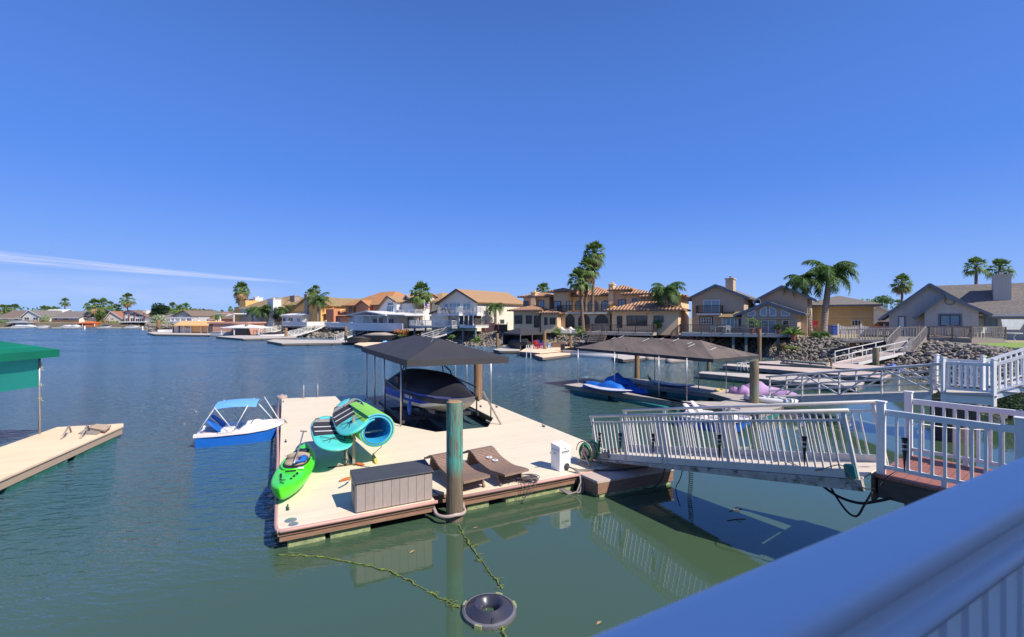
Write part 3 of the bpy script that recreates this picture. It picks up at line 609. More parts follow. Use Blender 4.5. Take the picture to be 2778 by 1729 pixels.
for k in range(5):
    x=.05+.07*k; rr=.225; mb.tube([(x+.05*math.sin(a_+k),rr*math.cos(a_),.34+rr*math.sin(a_)) for a_ in [2*math.pi*j/22 for j in range(23)]],.012,6)
mb.build('hose',M['hose_tan'],r,smooth='all')
MB().tube([(.01,0,.34),(.40,0,.34)],.12,14).build('drum',M['reel_tan'],r)
# coil of dark line + tangle
rg=random.Random(8); mb=MB(); c=DK(5.12,.10,.4)
for k in range(13):
    rr=rg.uniform(.10,.21); ox,oy=rg.uniform(-.05,.05),rg.uniform(-.04,.04); mb.tube([c+Vector((ox+rr*1.25*math.cos(a_),oy+rr*.8*math.sin(a_),.015+.008*k+.008*math.sin(2*a_+k))) for a_ in [2*math.pi*j/20 for j in range(21)]],.008,5)
for k in range(4):
    s=c+Vector((.15-.12*k,-.1,.03)); mb.tube([s,s+Vector((.02,-.14,.02)),s+Vector((.08*k-.1,-.2,-.22)),s+Vector((.15*k-.3,-.12,-.33)),s+Vector((.1*k-.25,-.22,-.4))],.007,5)
mb.tube([c+Vector((-.2,-.02,.02)),c+Vector((-.4,-.10,.02)),c+Vector((-.47,-.2,.0)),c+Vector((-.47,-.22,-.44))],.008,5)
tag(mb.build('rope_coil',M['rope_grey'],None,smooth='all'),'coiled grey line heaped on the dock edge with ends in the water','rope')
tag(MB().tube([DK(2.86,.9,.41),DK(2.98,.62,.41),DK(3.0,.42,.41),DK(3.12,.1,.36)],.012,6).build('mooring_line',M['rope_grey'],None,smooth='all'),'thin line from the storage box to the foreground piling','rope')
# ---- kayak
r=E('kayak','lime green sit-in kayak lying on the dock edge','kayak',DK(.36,2.62,.40),27+90-11)   # local x along the hull
def kring(x,wid,zk,zd,crown):
    P=[(x,-wid,zd-.04),(x,-wid*.92,zk+.12*1),(x,-wid*.45,zk+.02),(x,0,zk),(x,wid*.45,zk+.02),(x,wid*.92,zk+.12),(x,wid,zd-.04),(x,wid*.85,zd),(x,wid*.5,zd+crown*.7),(x,0,zd+crown),(x,-wid*.5,zd+crown*.7),(x,-wid*.85,zd)]
    return [Vector(p) for p in P]
Lk=1.62
secs=[(-1,.02,.20,.40,.0),(-.93,.12,.10,.37,.02),(-.8,.235,.04,.35,.05),(-.6,.335,.01,.335,.05),(-.35,.39,.0,.33,.03),(0,.41,.0,.33,.0),(.35,.385,.0,.34,.02),(.6,.31,.02,.36,.06),(.8,.20,.06,.385,.07),(.93,.10,.13,.41,.05),(1,.02,.24,.44,.0)]
MB().loft([kring(x*Lk,w,a_,b_,c_) for x,w,a_,b_,c_ in secs]).build('hull',M['kayak_green'],r,smooth='all',sub=1)
# cockpit coaming and dark tub, seat
def oval(cx_,a_,b_,z,n=24,p=2.3): return [Vector((cx_+a_*math.copysign(abs(math.cos(t))**(2/p),math.cos(t)),b_*math.copysign(abs(math.sin(t))**(2/p),math.sin(t)),z)) for t in [2*math.pi*k/n for k in range(n)]]
MB().loft([oval(.18,.60,.30,.330),oval(.18,.62,.32,.385),oval(.18,.57,.285,.385),oval(.18,.54,.27,.345)],cap=False).build('coaming',M['kayak_green'],r,smooth='all')
MB().loft([oval(.18,.565,.28,.372),oval(.18,.54,.26,.366)],cap=True).build('cockpit_floor',M['black_plastic'],r)
MB().loft([oval(.02,.20,.235,.375),oval(.04,.21,.24,.42),oval(.06,.17,.20,.45)]).build('seat',M['kayak_seat'],r,smooth='all')
MB().loft([[Vector((.32+.03*math.cos(y*4),y,.37)),Vector((.42,y,.37)),Vector((.46,y,.52-.25*y*y*4)),Vector((.38,y,.54-.25*y*y*4))] for y in [-.25,-.16,-.08,0,.08,.16,.25]]).build('backrest',M['kayak_seat'],r,smooth='all')
MB().lathe([(0,.02),(.15,.02),(.17,.0),(.17,-.02)],20,(.98,0,.405)).build('hatch',M['black_plastic'],r,smooth=True)
mb=MB()
for s in (-1,1):
    for k in range(3): MB().box(-.75-.17*k-.02,-.75-.17*k+.02,s*(.16-.03*k)-.02,s*(.16-.03*k)+.02,.36,.402).build('scupper_plug',M['black_plastic'],r)
MB().box(-.56,-.535,-.11,.11,.37,.397).build('paddle_slot',M['black_plastic'],r); mb.tube([(-1.15,.0,.395),(-1.22,.06,.42),(-1.34,.05,.42),(-1.38,-.02,.40)],.009,5); mb.build('bow_handle',M['black_plastic'],r)
MB().box(-.42,-.36,-.24,-.12,.37,.40).build('label_plate',M['boat_white'],r)
p=E('paddle','silver shaft paddle with blue blades resting in the green kayak','paddle')
mm_=r.matrix_basis if False else (Matrix.Translation(DK(.36,2.62,.40))@Matrix.Rotation(R(27+79),4,'Z'))
P=lambda x,y,z: mm_@Vector((x,y,z))
MB().tube([P(-.30,-.02,.47),P(.5,0,.60),P(1.42,.04,.78)],.017,8).build('shaft',M['steel'],p,smooth='all')
MB().bar(P(1.40,-.04,.78),P(1.44,.12,.79),.03).build('grip',M['galv_post'],p)
MB().loft([[P(-.25,-.02,.46),P(-.25,.0,.48),P(-.25,.02,.46)],[P(-.10,-.24,.44),P(-.08,-.16,.50),P(-.10,-.08,.47)],[P(.16,-.26,.44),P(.16,-.15,.52),P(.16,-.05,.47)],[P(.30,-.20,.46),P(.30,-.15,.49),P(.30,-.10,.47)]]).build('blade',M['seat_blue'],p,smooth='all')
# ---- paddle board rack, boards, rolled mat
r=E('board_rack','galvanised post rack with side arms holding two paddle boards','board rack',DK(1.72,3.15,.4),27)
Y1,Y2=0.0,1.75
for y in (0,1.7):
    MB().bar((0,y,0),(0,y,1.25),.065).build('post',M['galv_post'],r)
    MB().bar((-.16,y+.05,.0),(-.16,y+.05,.95),.055).build('post',M['galv_post'],r)
    MB().bar((-.75,y,.62+.22*(y>1)),(.05,y,.66+.22*(y>1)),.05).build('arm',M['galv_post'],r)
    MB().bar((0,y,.80),(.75,y,.80),.05).build('arm',M['galv_post'],r)
MB().bar((-.62,0,.012),(.12,0,.012),.05,.02).bar((0,-.1,.012),(0,1.8,.012),.05,.02).build('base',M['rust'],r)
def board(name,label,cpos,roll,pitch,yaw,L=3.05,wd=.40):
    r=E(name,label,'paddle board',(0,0,0),0,'teal paddle boards on the rack')
    n=14; rg=[]
    def ww(t): 
        e=abs(2*t-1); return wd*(max(0,1-e**3.2))**.5*(.985 if t>.5 else 1)+.004
    for i in range(n+1):
        t=.5-.5*math.cos(math.pi*i/n); x=(t-.5)*L; w=ww(t); th=.055*(min(1,w/.2)); rock=.18*max(0,abs(2*t-1)-.55)**2
        rg.append([Vector((x,w*math.cos(q),rock+th*math.sin(q)*(.8 if math.sin(q)>0 else 1))) for q in [2*math.pi*k/16 for k in range(16)]])
    MB().loft(rg).build('board',M['teal_board'],r,smooth='all')
    z=.0485
    MB().prism([(-L*.10,-wd*.90),(L*.15,-wd*.92),(L*.43,-wd*.62),(L*.43,wd*.62),(L*.15,wd*.92),(-L*.10,wd*.90)],.03,z).build('deck_pad',M['board_pad'],r)
    s=MB()
    for xx,a_,b_ in ((-.98,-.30,.30),(-.02,-.33,.33)): pass
    for xx,hw,tt in ((.02,.40,.03),(.42,.40,.03),(.92,.36,.012),(1.0,.34,.012),(1.08,.32,.012),(1.16,.30,.012)): MB().box(xx-tt,xx+tt,-hw,hw,z-.004,z+.003).build('stripe',M['board_stripe'],r)
    MB().tube([(-L*.14,-.30,.06),(-L*.28,.26,.06),(-L*.16,.30,.06),(-L*.30,-.26,.06),(-L*.18,.02,.06),(-L*.32,.14,.06)],.008,5).build('bungee',M['steel_dark'],r)
    r.matrix_world=Matrix.Translation(cpos)@Matrix.Rotation(R(yaw),4,'Z')@Matrix.Rotation(R(pitch),4,'Y')@Matrix.Rotation(R(roll),4,'X')
    return r
board('paddle_board','teal paddle board, the upper one tilted over the other on the rack',DK(1.74,3.95,1.50),-28,-4,27+90,3.05,.47).rotation_euler
board('paddle_board','teal paddle board, the lower one lying level on the rack',DK(1.24,3.80,1.12),4,-4,27+90,3.0,.48)
r=E('foam_water_mat','rolled foam water mat, green outside and blue inside, next to the paddle boards','water mat')
mtx=Matrix.Translation(DK(2.22,2.75,1.30))@Matrix.Rotation(R(27+6),4,'Z')     # local y = roll axis
def spiral(r0,r1,t0,t1,th,n=70):
    I=[];Oo=[]
    for k in range(n+1):
        t=t0+(t1-t0)*k/n; rr=r0+(r1-r0)*k/n; I.append((rr*math.cos(t),rr*math.sin(t)*.92)); Oo.append(((rr+th)*math.cos(t),(rr+th)*math.sin(t)*.92))
    return I,Oo
def shell(r0,r1,t0,t1,th,y0,y1,name,mk):
    I,Oo=spiral(r0,r1,t0,t1,th); mb=MB(); n=len(I); Vv=[]
    for y in (y0,y1):
        for p in I: Vv.append(mtx@Vector((p[0],y,p[1])))
        for p in Oo: Vv.append(mtx@Vector((p[0],y,p[1])))
    Fs=[]
    for k in range(n-1):
        Fs+= [(k,k+1,n+k+1,n+k),(2*n+k,3*n+k,3*n+k+1,2*n+k+1),(k,2*n+k,2*n+k+1,k+1),(n+k,n+k+1,3*n+k+1,3*n+k)]
    Fs+=[(0,n,3*n,2*n),(n-1,3*n-1,4*n-1,2*n-1)]
    mb.add(Vv,Fs).build(name,M[mk],r,smooth=True)
T0=R(100);T1=R(100+360*2.05)
shell(.30,.43,T0,T1,.022,-.02,1.9,'inner_layer','mat_blue'); shell(.3225,.4525,T0,T1,.014,0,1.9,'edge_layer','mat_edge'); shell(.337,.467,T0,T1,.018,.0,1.9,'outer_layer','mat_green')
# paddles and small things below the rack
p=E('wooden_paddle','yellow wooden paddle hanging below the rolled mat','paddle')
a_=W(1040,1258,.42); b_=a_+Vector((-.12,.12,.0)); t0=DK(2.35,3.2,1.20)
MB().tube([t0,t0+(a_-t0)*.45+Vector((.02,0,-.05)),W(1012,1233,.48)],.011,6).build('shaft',M['galv_post'],p,smooth='all')
MB().loft([[Vector(q)+w_ for w_ in (Vector((-s,0,0)),Vector((0,.012,.01)),Vector((s,0,0)),Vector((0,-.012,-.01)))] for q,s in ((W(1012,1231,.50),.012),(W(1014,1239,.47),.05),(W(1018,1252,.43),.055),(W(1020,1258,.41),.035))]).build('blade',M['yellow_paddle'],p,smooth='all')
def lying(px0,py0,px1,py1,lb,mk,w):
    q=E('paddle',lb,'paddle'); a=W(px0,py0,.43);b=W(px1,py1,.43); d=(b-a).normalized(); s=Vector((-d.y,d.x,0))*w
    MB().tube([a,b+d*.3],.012,6).build('shaft',M['galv_post'],q); MB().loft([[a-d*.05-s*.3,a-d*.05+s*.3,a-d*.05+s*.3+Vector((0,0,.015)),a-d*.05-s*.3+Vector((0,0,.015))],[a+d*.1-s,a+d*.1+s,a+d*.1+s+Vector((0,0,.02)),a+d*.1-s+Vector((0,0,.02))],[b-s*.8,b+s*.8,b+s*.8+Vector((0,0,.02)),b-s*.8+Vector((0,0,.02))]]).build('blade',M[mk],q)
lying(926,1304,948,1297,'orange paddle blade left of the storage box','orange_plastic',.05)
lying(985,1262,968,1258,'orange paddle blade behind the storage box by the rack post','orange_plastic',.06)
tag(MB().tube([W(948,1303,.45),W(951,1296,.6),W(952,1280,.85)],.02,6).build('paddle_shaft',M['yellow_paddle'],None),'short yellow shaft standing at the corner of the storage box','paddle')
# chain with ring hanging from rack
mb=MB()
for k in range(9): mb.tube([DK(1.50,3.12,1.20-.08*k)+Vector((.012*math.cos(a_)*(k%2),.012*math.cos(a_)*(1-k%2),.045*math.sin(a_))) for a_ in [2*math.pi*j/8 for j in range(9)]],.007,4)
mb.tube([DK(1.50,3.10,.52)+Vector((.07*math.cos(a_),0,.07*math.sin(a_))) for a_ in [2*math.pi*j/14 for j in range(15)]],.012,6)
tag(mb.build('chain',M['rope_black'],None),'black chain with a ring hanging from the board rack','chain')
tag(MB().tube([DK(1.85,2.9,.42),DK(2.2,2.55,.42),DK(2.6,2.2,.42),DK(2.9,1.4,.42)],.008,5).build('cord',M['rope_grey'],None),'thin grey cord on the deck behind the storage box','cord')
# ---- canopy over the slip
r=E('boat_canopy','charcoal fabric boat canopy on slim poles over the covered speedboat','canopy',DK(0,0,0),27)
u0,u1,v0,v1=3.5,7.32,5.55,13.2; zb,zv=2.56,.21; zr=3.36; ut=(u0+u1)/2; va,vb=7.5,11.2
ze=zb+zv
cn=[(3.70,5.6,ze),(7.17,5.2,ze),(u1,v1,ze),(3.45,v1,ze),(ut,va,zr),(ut,vb,zr)]
def sag(A,B,C,Dd,n=5,s=.05):    # fabric panel with slight sag between frames
    mb=MB(); Vv=[]
    for i in range(n+1):
        for j in range(n+1):
            x=i/n;y=j/n; p=(Vector(A)*(1-x)+Vector(B)*x)*(1-y)+(Vector(Dd)*(1-x)+Vector(C)*x)*y; p.z-=s*math.sin(math.pi*y)*(.6+.4*abs(math.sin(math.pi*x*2))); Vv.append(p)
    return Vv,[(i*(n+1)+j,(i+1)*(n+1)+j,(i+1)*(n+1)+j+1,i*(n+1)+j+1) for i in range(n) for j in range(n)]
mb=MB()
for A_,B_,C_,D_ in ((cn[0],cn[1],cn[4],cn[4]),(cn[1],cn[2],cn[5],cn[4]),(cn[2],cn[3],cn[5],cn[5]),(cn[3],cn[0],cn[4],cn[5])): mb.add(*sag(A_,B_,C_,D_,8,.03))
mb.build('fabric_roof',M['canopy_black'],r,smooth='all')
mb=MB(); t_=.012
[mb.bar(Vector(cn[i])-Vector((0,0,zv/2)),Vector(cn[(i+1)%4])-Vector((0,0,zv/2)),t_,zv) for i in range(4)]; mb.build('valance',M['canopy_black'],r)
mb=MB()
for a_,b_ in (((4.5,6.4,2.95),(4.62,6.5,3.0)),((4.1,8.0,2.98),(4.3,8.02,3.08)),((3.9,9.2,2.92),(4.15,9.25,3.03)),((5.2,7.6,3.34),(5.0,7.3,3.2)),((5.6,7.35,3.3),(5.9,7.0,3.17)),((6.1,6.8,3.07),(6.25,6.65,3.0)),((6.75,5.95,2.86),(6.85,5.8,2.82)),((4.6,10.5,3.15),(4.8,10.5,3.22)),((4.9,8.6,3.26),(5.05,8.7,3.32))):
    a_=Vector(a_);b_=Vector(b_); s=Vector((.012,.02,0)); up=Vector((0,0,.035)); mb.add([a_-s+up,a_+s+up,b_+s+up,b_-s+up],[(0,1,2,3)])
mb.build('gull_droppings',M['gull_mark'],r)
for u,v in ((3.66,13.0),(3.66,11.0),(3.70,9.2),(3.76,6.7),(7.16,9.2),(7.16,6.7),(7.16,10.6)):
    MB().tube([(u,v,.4),(u,v,ze-.02)],.026,8).build('post',M['steel'],r,smooth='all')
MB().bar((3.80,5.9,ze-.05),(3.62,13.0,ze-.05),.04).bar((7.16,5.6,ze-.03),(7.16,13.1,ze-.03),.04).bar((3.75,6.7,ze-.03),(7.2,6.7,ze-.03),.04).bar((3.6,11,ze-.03),(7.3,11,ze-.03),.04).bar((ut,va,zr-.08),(ut,vb,zr-.08),.04).build('frame',M['steel'],r)
# ---- covered speedboat on the lift
r=E('speedboat','blue and white speedboat under a black cover raised on a lift','boat',DK(5.75,4.85,0),126.8)    # local x: bow 0 -> stern, y: +port(left)
def hull_ring(x,w,zk,zc,zs):   # width, keel z, chine z, sheer z
    return [Vector((x,-w,zs)),Vector((x,-w*.97,(zs+zc)/2)),Vector((x,-w*.80,zc)),Vector((x,-w*.36,zk+(zc-zk)*.38)),Vector((x,0,zk)),Vector((x,w*.36,zk+(zc-zk)*.38)),Vector((x,w*.80,zc)),Vector((x,w*.97,(zs+zc)/2)),Vector((x,w,zs))]
hs_=[(.0,.04,1.62,1.66,1.72),(.35,.26,1.36,1.50,1.70),(.9,.60,1.10,1.38,1.68),(1.6,.90,.92,1.26,1.66),(2.6,1.18,.80,1.06,1.66),(4.0,1.22,.78,1.00,1.64),(5.4,1.20,.78,.98,1.62),(6.5,1.14,.80,.98,1.58)]
def sub(a,b,k0,k1): return 0
full=[hull_ring(*h) for h in hs_]
MB().loft([[q for q in rr[2:7]] for rr in full],cap=False,closed=False).build('hull_bottom',M['hull_grey'],r,smooth='all')
def lerp(a,b,t): return a+(b-a)*t
for sgn,idx in ((-1,(2,1,0)),(1,(6,7,8))):
    c0=[rr[idx[0]] for rr in full]; mid=[rr[idx[1]] for rr in full]; top=[rr[idx[2]] for rr in full]
    MB().loft([[a_+Vector((0,sgn*.004,0)),b_+Vector((0,sgn*.004,0))] for a_,b_ in zip(c0,[lerp(x,y,.55) for x,y in zip(c0,mid)])],cap=False,closed=False).build('white_band',M['boat_white'],r,smooth='all')
    MB().loft([[a_,b_] for a_,b_ in zip([lerp(x,y,.55) for x,y in zip(c0,mid)],top)],cap=False,closed=False).build('topside',M['boat_blue'],r,smooth='all')
MB().add([full[-1][k] for k in range(9)],[tuple(range(9))]).build('transom',M['boat_blue'],r)
# cover: peaks over the windscreen, sags to bow and stern
rg=random.Random(4); cs=[(-.10,.06,1.70,1.74),(.3,.30,1.60,1.78),(.9,.66,1.52,1.97),(1.5,.95,1.46,2.20),(1.9,1.08,1.46,2.40),(2.6,1.24,1.54,2.46),(3.6,1.26,1.66,2.44),(4.8,1.23,1.70,2.40),(5.8,1.21,1.66,2.34),(6.3,1.15,1.64,2.25),(6.75,1.02,1.60,1.98)]
rr_=[]
for i,(x,w,zs,zt) in enumerate(cs):
    P=[]
    for k in range(15):
        q=-1+2*k/14; yy=w*math.copysign(abs(q)**.82,q); zz=zs+(zt-zs)*(1-abs(q)**(1.15 if x<1.6 else 1.45))+ (.025*math.sin(x*9+k*2.3) if abs(q)>.35 else 0); 
        if abs(q)==1: zz=zs-.10+.05*math.sin(x*5)
        P.append(Vector((x,yy,zz)))
    rr_.append(P)
MB().loft(rr_,cap=False,closed=False).build('boat_cover',M['cover_navy'],r,smooth='all',sub=1)
MB().loft([[Vector((x,sg*w*1.012,zs-.09)),Vector((x,sg*w*1.0,zs+.10))] for sg in (1,) for x,w,zs,zt in cs[:3]],cap=False,closed=False).build('cover_hem',M['cover_trim'],r,smooth='all')
MB().loft([[Vector((x,-w*1.015-.01,zs-.09)),Vector((x,-w*1.0-.02,zs+.09))] for x,w,zs,zt in cs[:3]],cap=False,closed=False).build('cover_hem',M['cover_trim'],r,smooth='all')
mb=MB()
for s in (-1,1): mb.tube([(3.6,s*1.2,1.7),(3.9,s*1.12,2.3),(4.4,s*.9,2.66),(4.5,0,2.7)],.032,8).tube([(4.6,s*1.2,1.7),(4.5,s*1.05,2.4),(4.45,s*.9,2.66)],.028,8)
mb.build('wake_tower',M['black_plastic'],r,smooth='all')
MB().box(3.9,4.3,1.12,1.5,1.95,2.25).build('tower_bag',M['cover_navy'],r,bevel=.05)
for x,s in ((3.0,1),): MB().sphere((x,s*1.36,1.02),(.10,.10,.30),10,8).build('fender',M['fender_blue'],r,smooth='all')
def text(s_,size,mt,parent,mtx,ext=.004,name='lettering',align='CENTER'):
    cu=bpy.data.curves.new(name,'FONT'); cu.body=s_; cu.size=size; cu.extrude=ext; cu.align_x=align
    o=bpy.data.objects.new(name,cu); scn.collection.objects.link(o); me=bpy.data.meshes.new_from_object(o.evaluated_get(bpy.context.evaluated_depsgraph_get()) if False else o)
    bpy.data.objects.remove(o); m2=bpy.data.objects.new(name,me); me.materials.append(mt); scn.collection.objects.link(m2); m2.parent=parent; m2.matrix_local=mtx; return m2
try: text('NSW 10',.20,M['boat_white'],r,Matrix.Translation((3.4,1.245,1.36))@Matrix.Rotation(R(180),4,'Z')@Matrix.Rotation(R(84),4,'X'))
except Exception as ex: print('text',ex)
r.scale=(.86,.84,.88); r.location.z=.0
# boat lift: tanks, rails and guide posts
r=E('boat_lift','floating boat lift with black tanks and steel frame under the speedboat','boat lift',DK(5.42,5.0,0),27+90)
for y,x_ in ((.95,2.55),(.02,1.5),(-.95,2.8)):
    MB().tube([(x_,y,.08),(x_+.2,y,.13),(x_+.4,y,.15),(7.0,y,.15)],[.07,.20,.27,.27],14).build('float_tank',M['float_black'],r,smooth='all')
MB().bar((2.6,-1.4,.42),(2.6,1.4,.42),.10,.12).bar((4.8,-1.4,.42),(4.8,1.4,.42),.10,.12).bar((2.2,-1.45,.42),(6.6,-1.45,.42),.10).bar((2.2,1.45,.42),(6.6,1.45,.42),.10).build('lift_frame',M['steel_dark'],r)
MB().bar((1.7,-.5,.78),(6.0,-.5,.90),.10,.12).bar((1.7,.5,.78),(6.0,.5,.90),.10,.12).build('bunk',M['cover_trim'],r)
for x in (2.4,4.8):
    for s in (-.5,.5): MB().bar((x,s,.42),(x+.3,s,.85),.06).bar((x+.6,s,.42),(x+.3,s,.85),.06).build('strut',M['steel_dark'],r)
for x in (2.4,5.4):
    for s in (1.45,-1.45): MB().tube([(x,s,.42),(x,s,1.45)],.03,8).build('guide_post',M['steel_dark'],r,smooth='all')
for s in (1.45,-1.45): MB().bar((2.4,s,1.45),(5.4,s,1.55),.05).build('guide_rail',M['steel_dark'],r)
MB().bar((1.15,-1.3,.40),(.1,-1.6,.25),.06).bar((.75,-1.0,1.55),(.35,-1.55,.35),.05).build('winch_arm',M['galv_post'],r)
# ---- pedal boat with awning
def pedal_boat(label,awn,hullm,loc,rz):
    r=E('pedal_boat',label,'pedal boat',loc,rz,'pedal boats moored at docks')
    L_,w=2.35,.78       # local x: stern -L/2 .. bow
    def pr(x,hw,z0,z1): return [Vector((x,-hw,z1)),Vector((x,-hw*.93,z0)),Vector((x,hw*.93,z0)),Vector((x,hw,z1))]
    MB().loft([pr(-1.18,.72,-.08,.34),pr(-.6,.76,-.1,.34),(pr(.3,.76,-.1,.36)),pr(.85,.66,-.06,.40),pr(1.15,.42,.12,.44),pr(1.28,.22,.30,.47)]).build('hull',M[hullm],r,smooth=True)
    def rim(x,hw,z): return [Vector((x,-hw-.03,z)),Vector((x,-hw-.03,z+.08)),Vector((x,-hw+.10,z+.10)),Vector((x,-hw+.14,z+.02)),Vector((x,hw-.14,z+.02)),Vector((x,hw-.10,z+.10)),Vector((x,hw+.03,z+.08)),Vector((x,hw+.03,z))]
    MB().loft([rim(-1.22,.70,.33),rim(-.6,.77,.33),rim(.3,.77,.35),rim(.85,.67,.39),rim(1.16,.44,.43),rim(1.32,.20,.46)]).build('deck_shell',M['pedal_cream'],r,smooth=True)
    for s in (-1,1):
        MB().loft([[Vector((x,s*.36+y*.25,.38+h*k_)) for y,k_ in ((-1,0),(-.8,.8),(0,1),(.8,.8),(1,0))] for x,h in ((-.05,.02),(.15,.16),(.45,.20),(.7,.10),(.85,.02))]).build('pedal_hump',M['pedal_cream'],r,smooth='all')
        MB().box(-.52,-.12,s*.36-.22,s*.36+.22,.34,.50).build('seat',M['pedal_cream'],r,bevel=.05)
        MB().loft([[Vector((-.55-.10*k,s*.36-.22+.03*k*k/4,.42+.10*k)),Vector((-.48-.10*k,s*.36-.22+.03*k*k/4,.42+.10*k)),Vector((-.48-.10*k,s*.36+.22-.03*k*k/4,.42+.10*k)),Vector((-.55-.10*k,s*.36+.22-.03*k*k/4,.42+.10*k))] for k in (0,1,2,3,4)]).build('seat_back',M['seat_blue' if awn else 'pedal_cream'],r,smooth=True)
    MB().box(-1.08,-.66,-.45,.45,.36,.40).build('cargo_well',M['collar_pink'],r,bevel=.03)
    MB().tube([(.28,.02,.5),(.36,.1,.62),(.36,.22,.66)],.012,6).build('steering_lever',M['black_plastic'],r)
    if awn:
        n=8; rg=[]
        for i in range(n+1):
            x=-.68+1.22*i/n; z=1.30+.05*math.sin(math.pi*min(1,i/n*.9+.05)); rg.append([Vector((x,y,z-.05*(y/.7)**2*2-(.0))) for y in (-.74,-.5,-.25,0,.25,.5,.74)])
        MB().loft(rg,cap=False,closed=False).build('awning',M['awning_blue'],r,smooth='all')
        for s in (-1,1):
            mb=MB(); mb.tube([(-.10,s*.74,.44),(-.64,s*.74,1.26)],.013,6).tube([(-1.15,s*.68,.42),(-.66,s*.74,1.20)],.010,6).tube([(-.12,s*.74,.44),(.30,s*.74,1.26)],.013,6).tube([(1.12,s*.36,.50),(.62,s*.74,1.28)],.013,6); mb.build('awning_strut',M['white_vinyl'],r,smooth='all')
    return r
c=(W(548,1202,0)+W(748,1182,0))/2
pb=pedal_boat('white and blue pedal boat with a light blue awning moored left of the dock',True,'pedal_blue',(-9.25,15.55,0),math.degrees(math.atan2(.95,2.3)))
try: text('SUNDOLPHIN' if False else 'Sundolphin',.10,M['black_plastic'],pb,Matrix.Translation((-.35,-.795,.385))@Matrix.Rotation(R(80),4,'X'))
except Exception as ex: print(ex)
tag(MB().tube([(-8.05,16.05,.5),(-7.9,16.0,.45),DK(.2,9.3,.44)],.008,5).build('mooring_line',M['rope_grey'],None),'short line tying the awning pedal boat to the dock','rope')
# ---- floating fountain and its mossy lines
r=E('floating_fountain','round dark plastic fountain float with a grey rim near the bottom of the view','fountain',W(1327,1655,.03)-Vector((0,0,.03)),0)
Rr=.36
MB().lathe([(.092,-.12),(.096,.02),(.105,.045),(.165,.115),(.185,.13),(.205,.132),(.225,.118),(.30,.068),(.335,.05),(.345,.04)],40).build('float_body',M['fountain_plastic'],r,smooth=True)
MB().lathe([(.335,.056),(.348,.060),(.378,.045),(.382,.0),(.37,-.04),(.33,-.04)],40).build('rim',M['fountain_rim'],r,smooth=True)
MB().lathe([(.0,-.02),(.082,-.02)],20).build('inlet_screen',M['black_plastic'],r)
MB().add([(.045,-.34,.062),(.085,-.335,.062),(.08,-.27,.098),(.05,-.27,.098),(.045,-.34,.0),(.085,-.335,.0)],[(0,1,2,3),(0,4,5,1)]).build('cable_notch',M['black_plastic'],r)
for a_ in (250,70,20,160): MB().box(-.05,.05,-.02,.02,-.03,.052).build('rim_clip',M['float_moss'],r).matrix_local=Matrix.Rotation(R(a_),4,'Z')@Matrix.Translation((.375,0,0))@Matrix.Rotation(R(90),4,'Z')
def mossy(pts,label,seed,r0=.007,r1=.024,thick=(0,1)):
    rg=random.Random(seed); P=[]
    for i in range(len(pts)-1):
        for k in range(8):
            p=pts[i].lerp(pts[i+1],k/8); P.append(p+Vector((rg.uniform(-.02,.02),rg.uniform(-.02,.02),rg.uniform(-.004,.006))))
    P.append(pts[-1]); rad=[r0+(r1-r0)*max(0,rg.random()-.35)*(1 if thick[0]<i/len(P)<thick[1] else .2) for i in range(len(P))]
    mb=MB(); mb.tube(P,rad,6)
    for i in range(len(P)):
        for _ in range(rg.choice((0,0,0,1,1,4))):
            a=P[i]; e=a+Vector((rg.gauss(0,.05),rg.gauss(0,.04),.004)); mb.tube([a,(a+e)/2+Vector((rg.uniform(-.03,.03),rg.uniform(-.03,.03),.004)),e],.0045,4)
    tag(mb.build('mossy_line',M['moss_rope'],None,smooth='all'),label,'rope')
mossy([W(x,y,.01) for x,y in ((752,1506),(820,1506),(880,1513),(960,1527),(1060,1550),(1120,1580),(1180,1614),(1230,1640),(1247,1647))],'moss covered line from the dock corner to the fountain float',1)
mossy([W(x,y,.01) for x,y in ((1244,1424),(1258,1452),(1275,1480),(1290,1500),(1312,1528),(1340,1565),(1362,1597))],'green slimed line from the foreground piling to the fountain float',2,.008,.03)
mossy([W(x,y,.01) for x,y in ((1362,1700),(1366,1716),(1370,1745),(1372,1790))],'short green line leaving the bottom of the fountain float',3,.01,.03)
# ================================================================ gangway from the dock up to the landing
def share(me,name,parent,loc,rot=None,mt=None):
    o=bpy.data.objects.new(name,me); scn.collection.objects.link(o); o.parent=parent; o.location=loc
    if rot: o.rotation_euler=rot
    return o
G0=Vector((2.18,11.67,.56)); G1=Vector((5.50,7.16,1.63)); gd=(G1-G0); gl=gd.length; gx=gd.normalized(); gy=Vector((0,0,1)).cross(gx).normalized(); gz=gx.cross(gy)
GM=Matrix((( gx.x,gy.x,gz.x,G0.x),(gx.y,gy.y,gz.y,G0.y),(gx.z,gy.z,gz.z,G0.z),(0,0,0,1)))
r=E('gangway','aluminium gangway with baluster rails leading from the near dock up to the red deck','gangway'); r.matrix_world=GM
GWd=1.28
MB().box(.0,gl,.04,GWd-.04,-.03,.0).build('deck',M['deck_cream'],r)
bpy.data.objects['deck' if False else r.children[0].name].data.materials[0]=mat('gangway_deck',(.84,.72,.58),.7,c2=(.74,.62,.49),sc=2,lines=('y',.055,.06,.6))
for y in (0,GWd):
    MB().box(-.05,gl-.1,y-.03,y+.03,-.02,.12).build('toe_channel',M['alu'],r,bevel=.006)
    MB().add([(-.05,y-.05,-.06),(gl,y-.05,-.20),(gl,y-.05,-.025),(-.05,y-.05,-.025),(-.05,y+.05,-.06),(gl,y+.05,-.20),(gl,y+.05,-.025),(-.05,y+.05,-.025)],[(0,1,2,3),(7,6,5,4),(3,2,6,7),(0,4,5,1),(1,5,6,2),(0,3,7,4)]).build('side_beam',M['alu_dirty'],r)
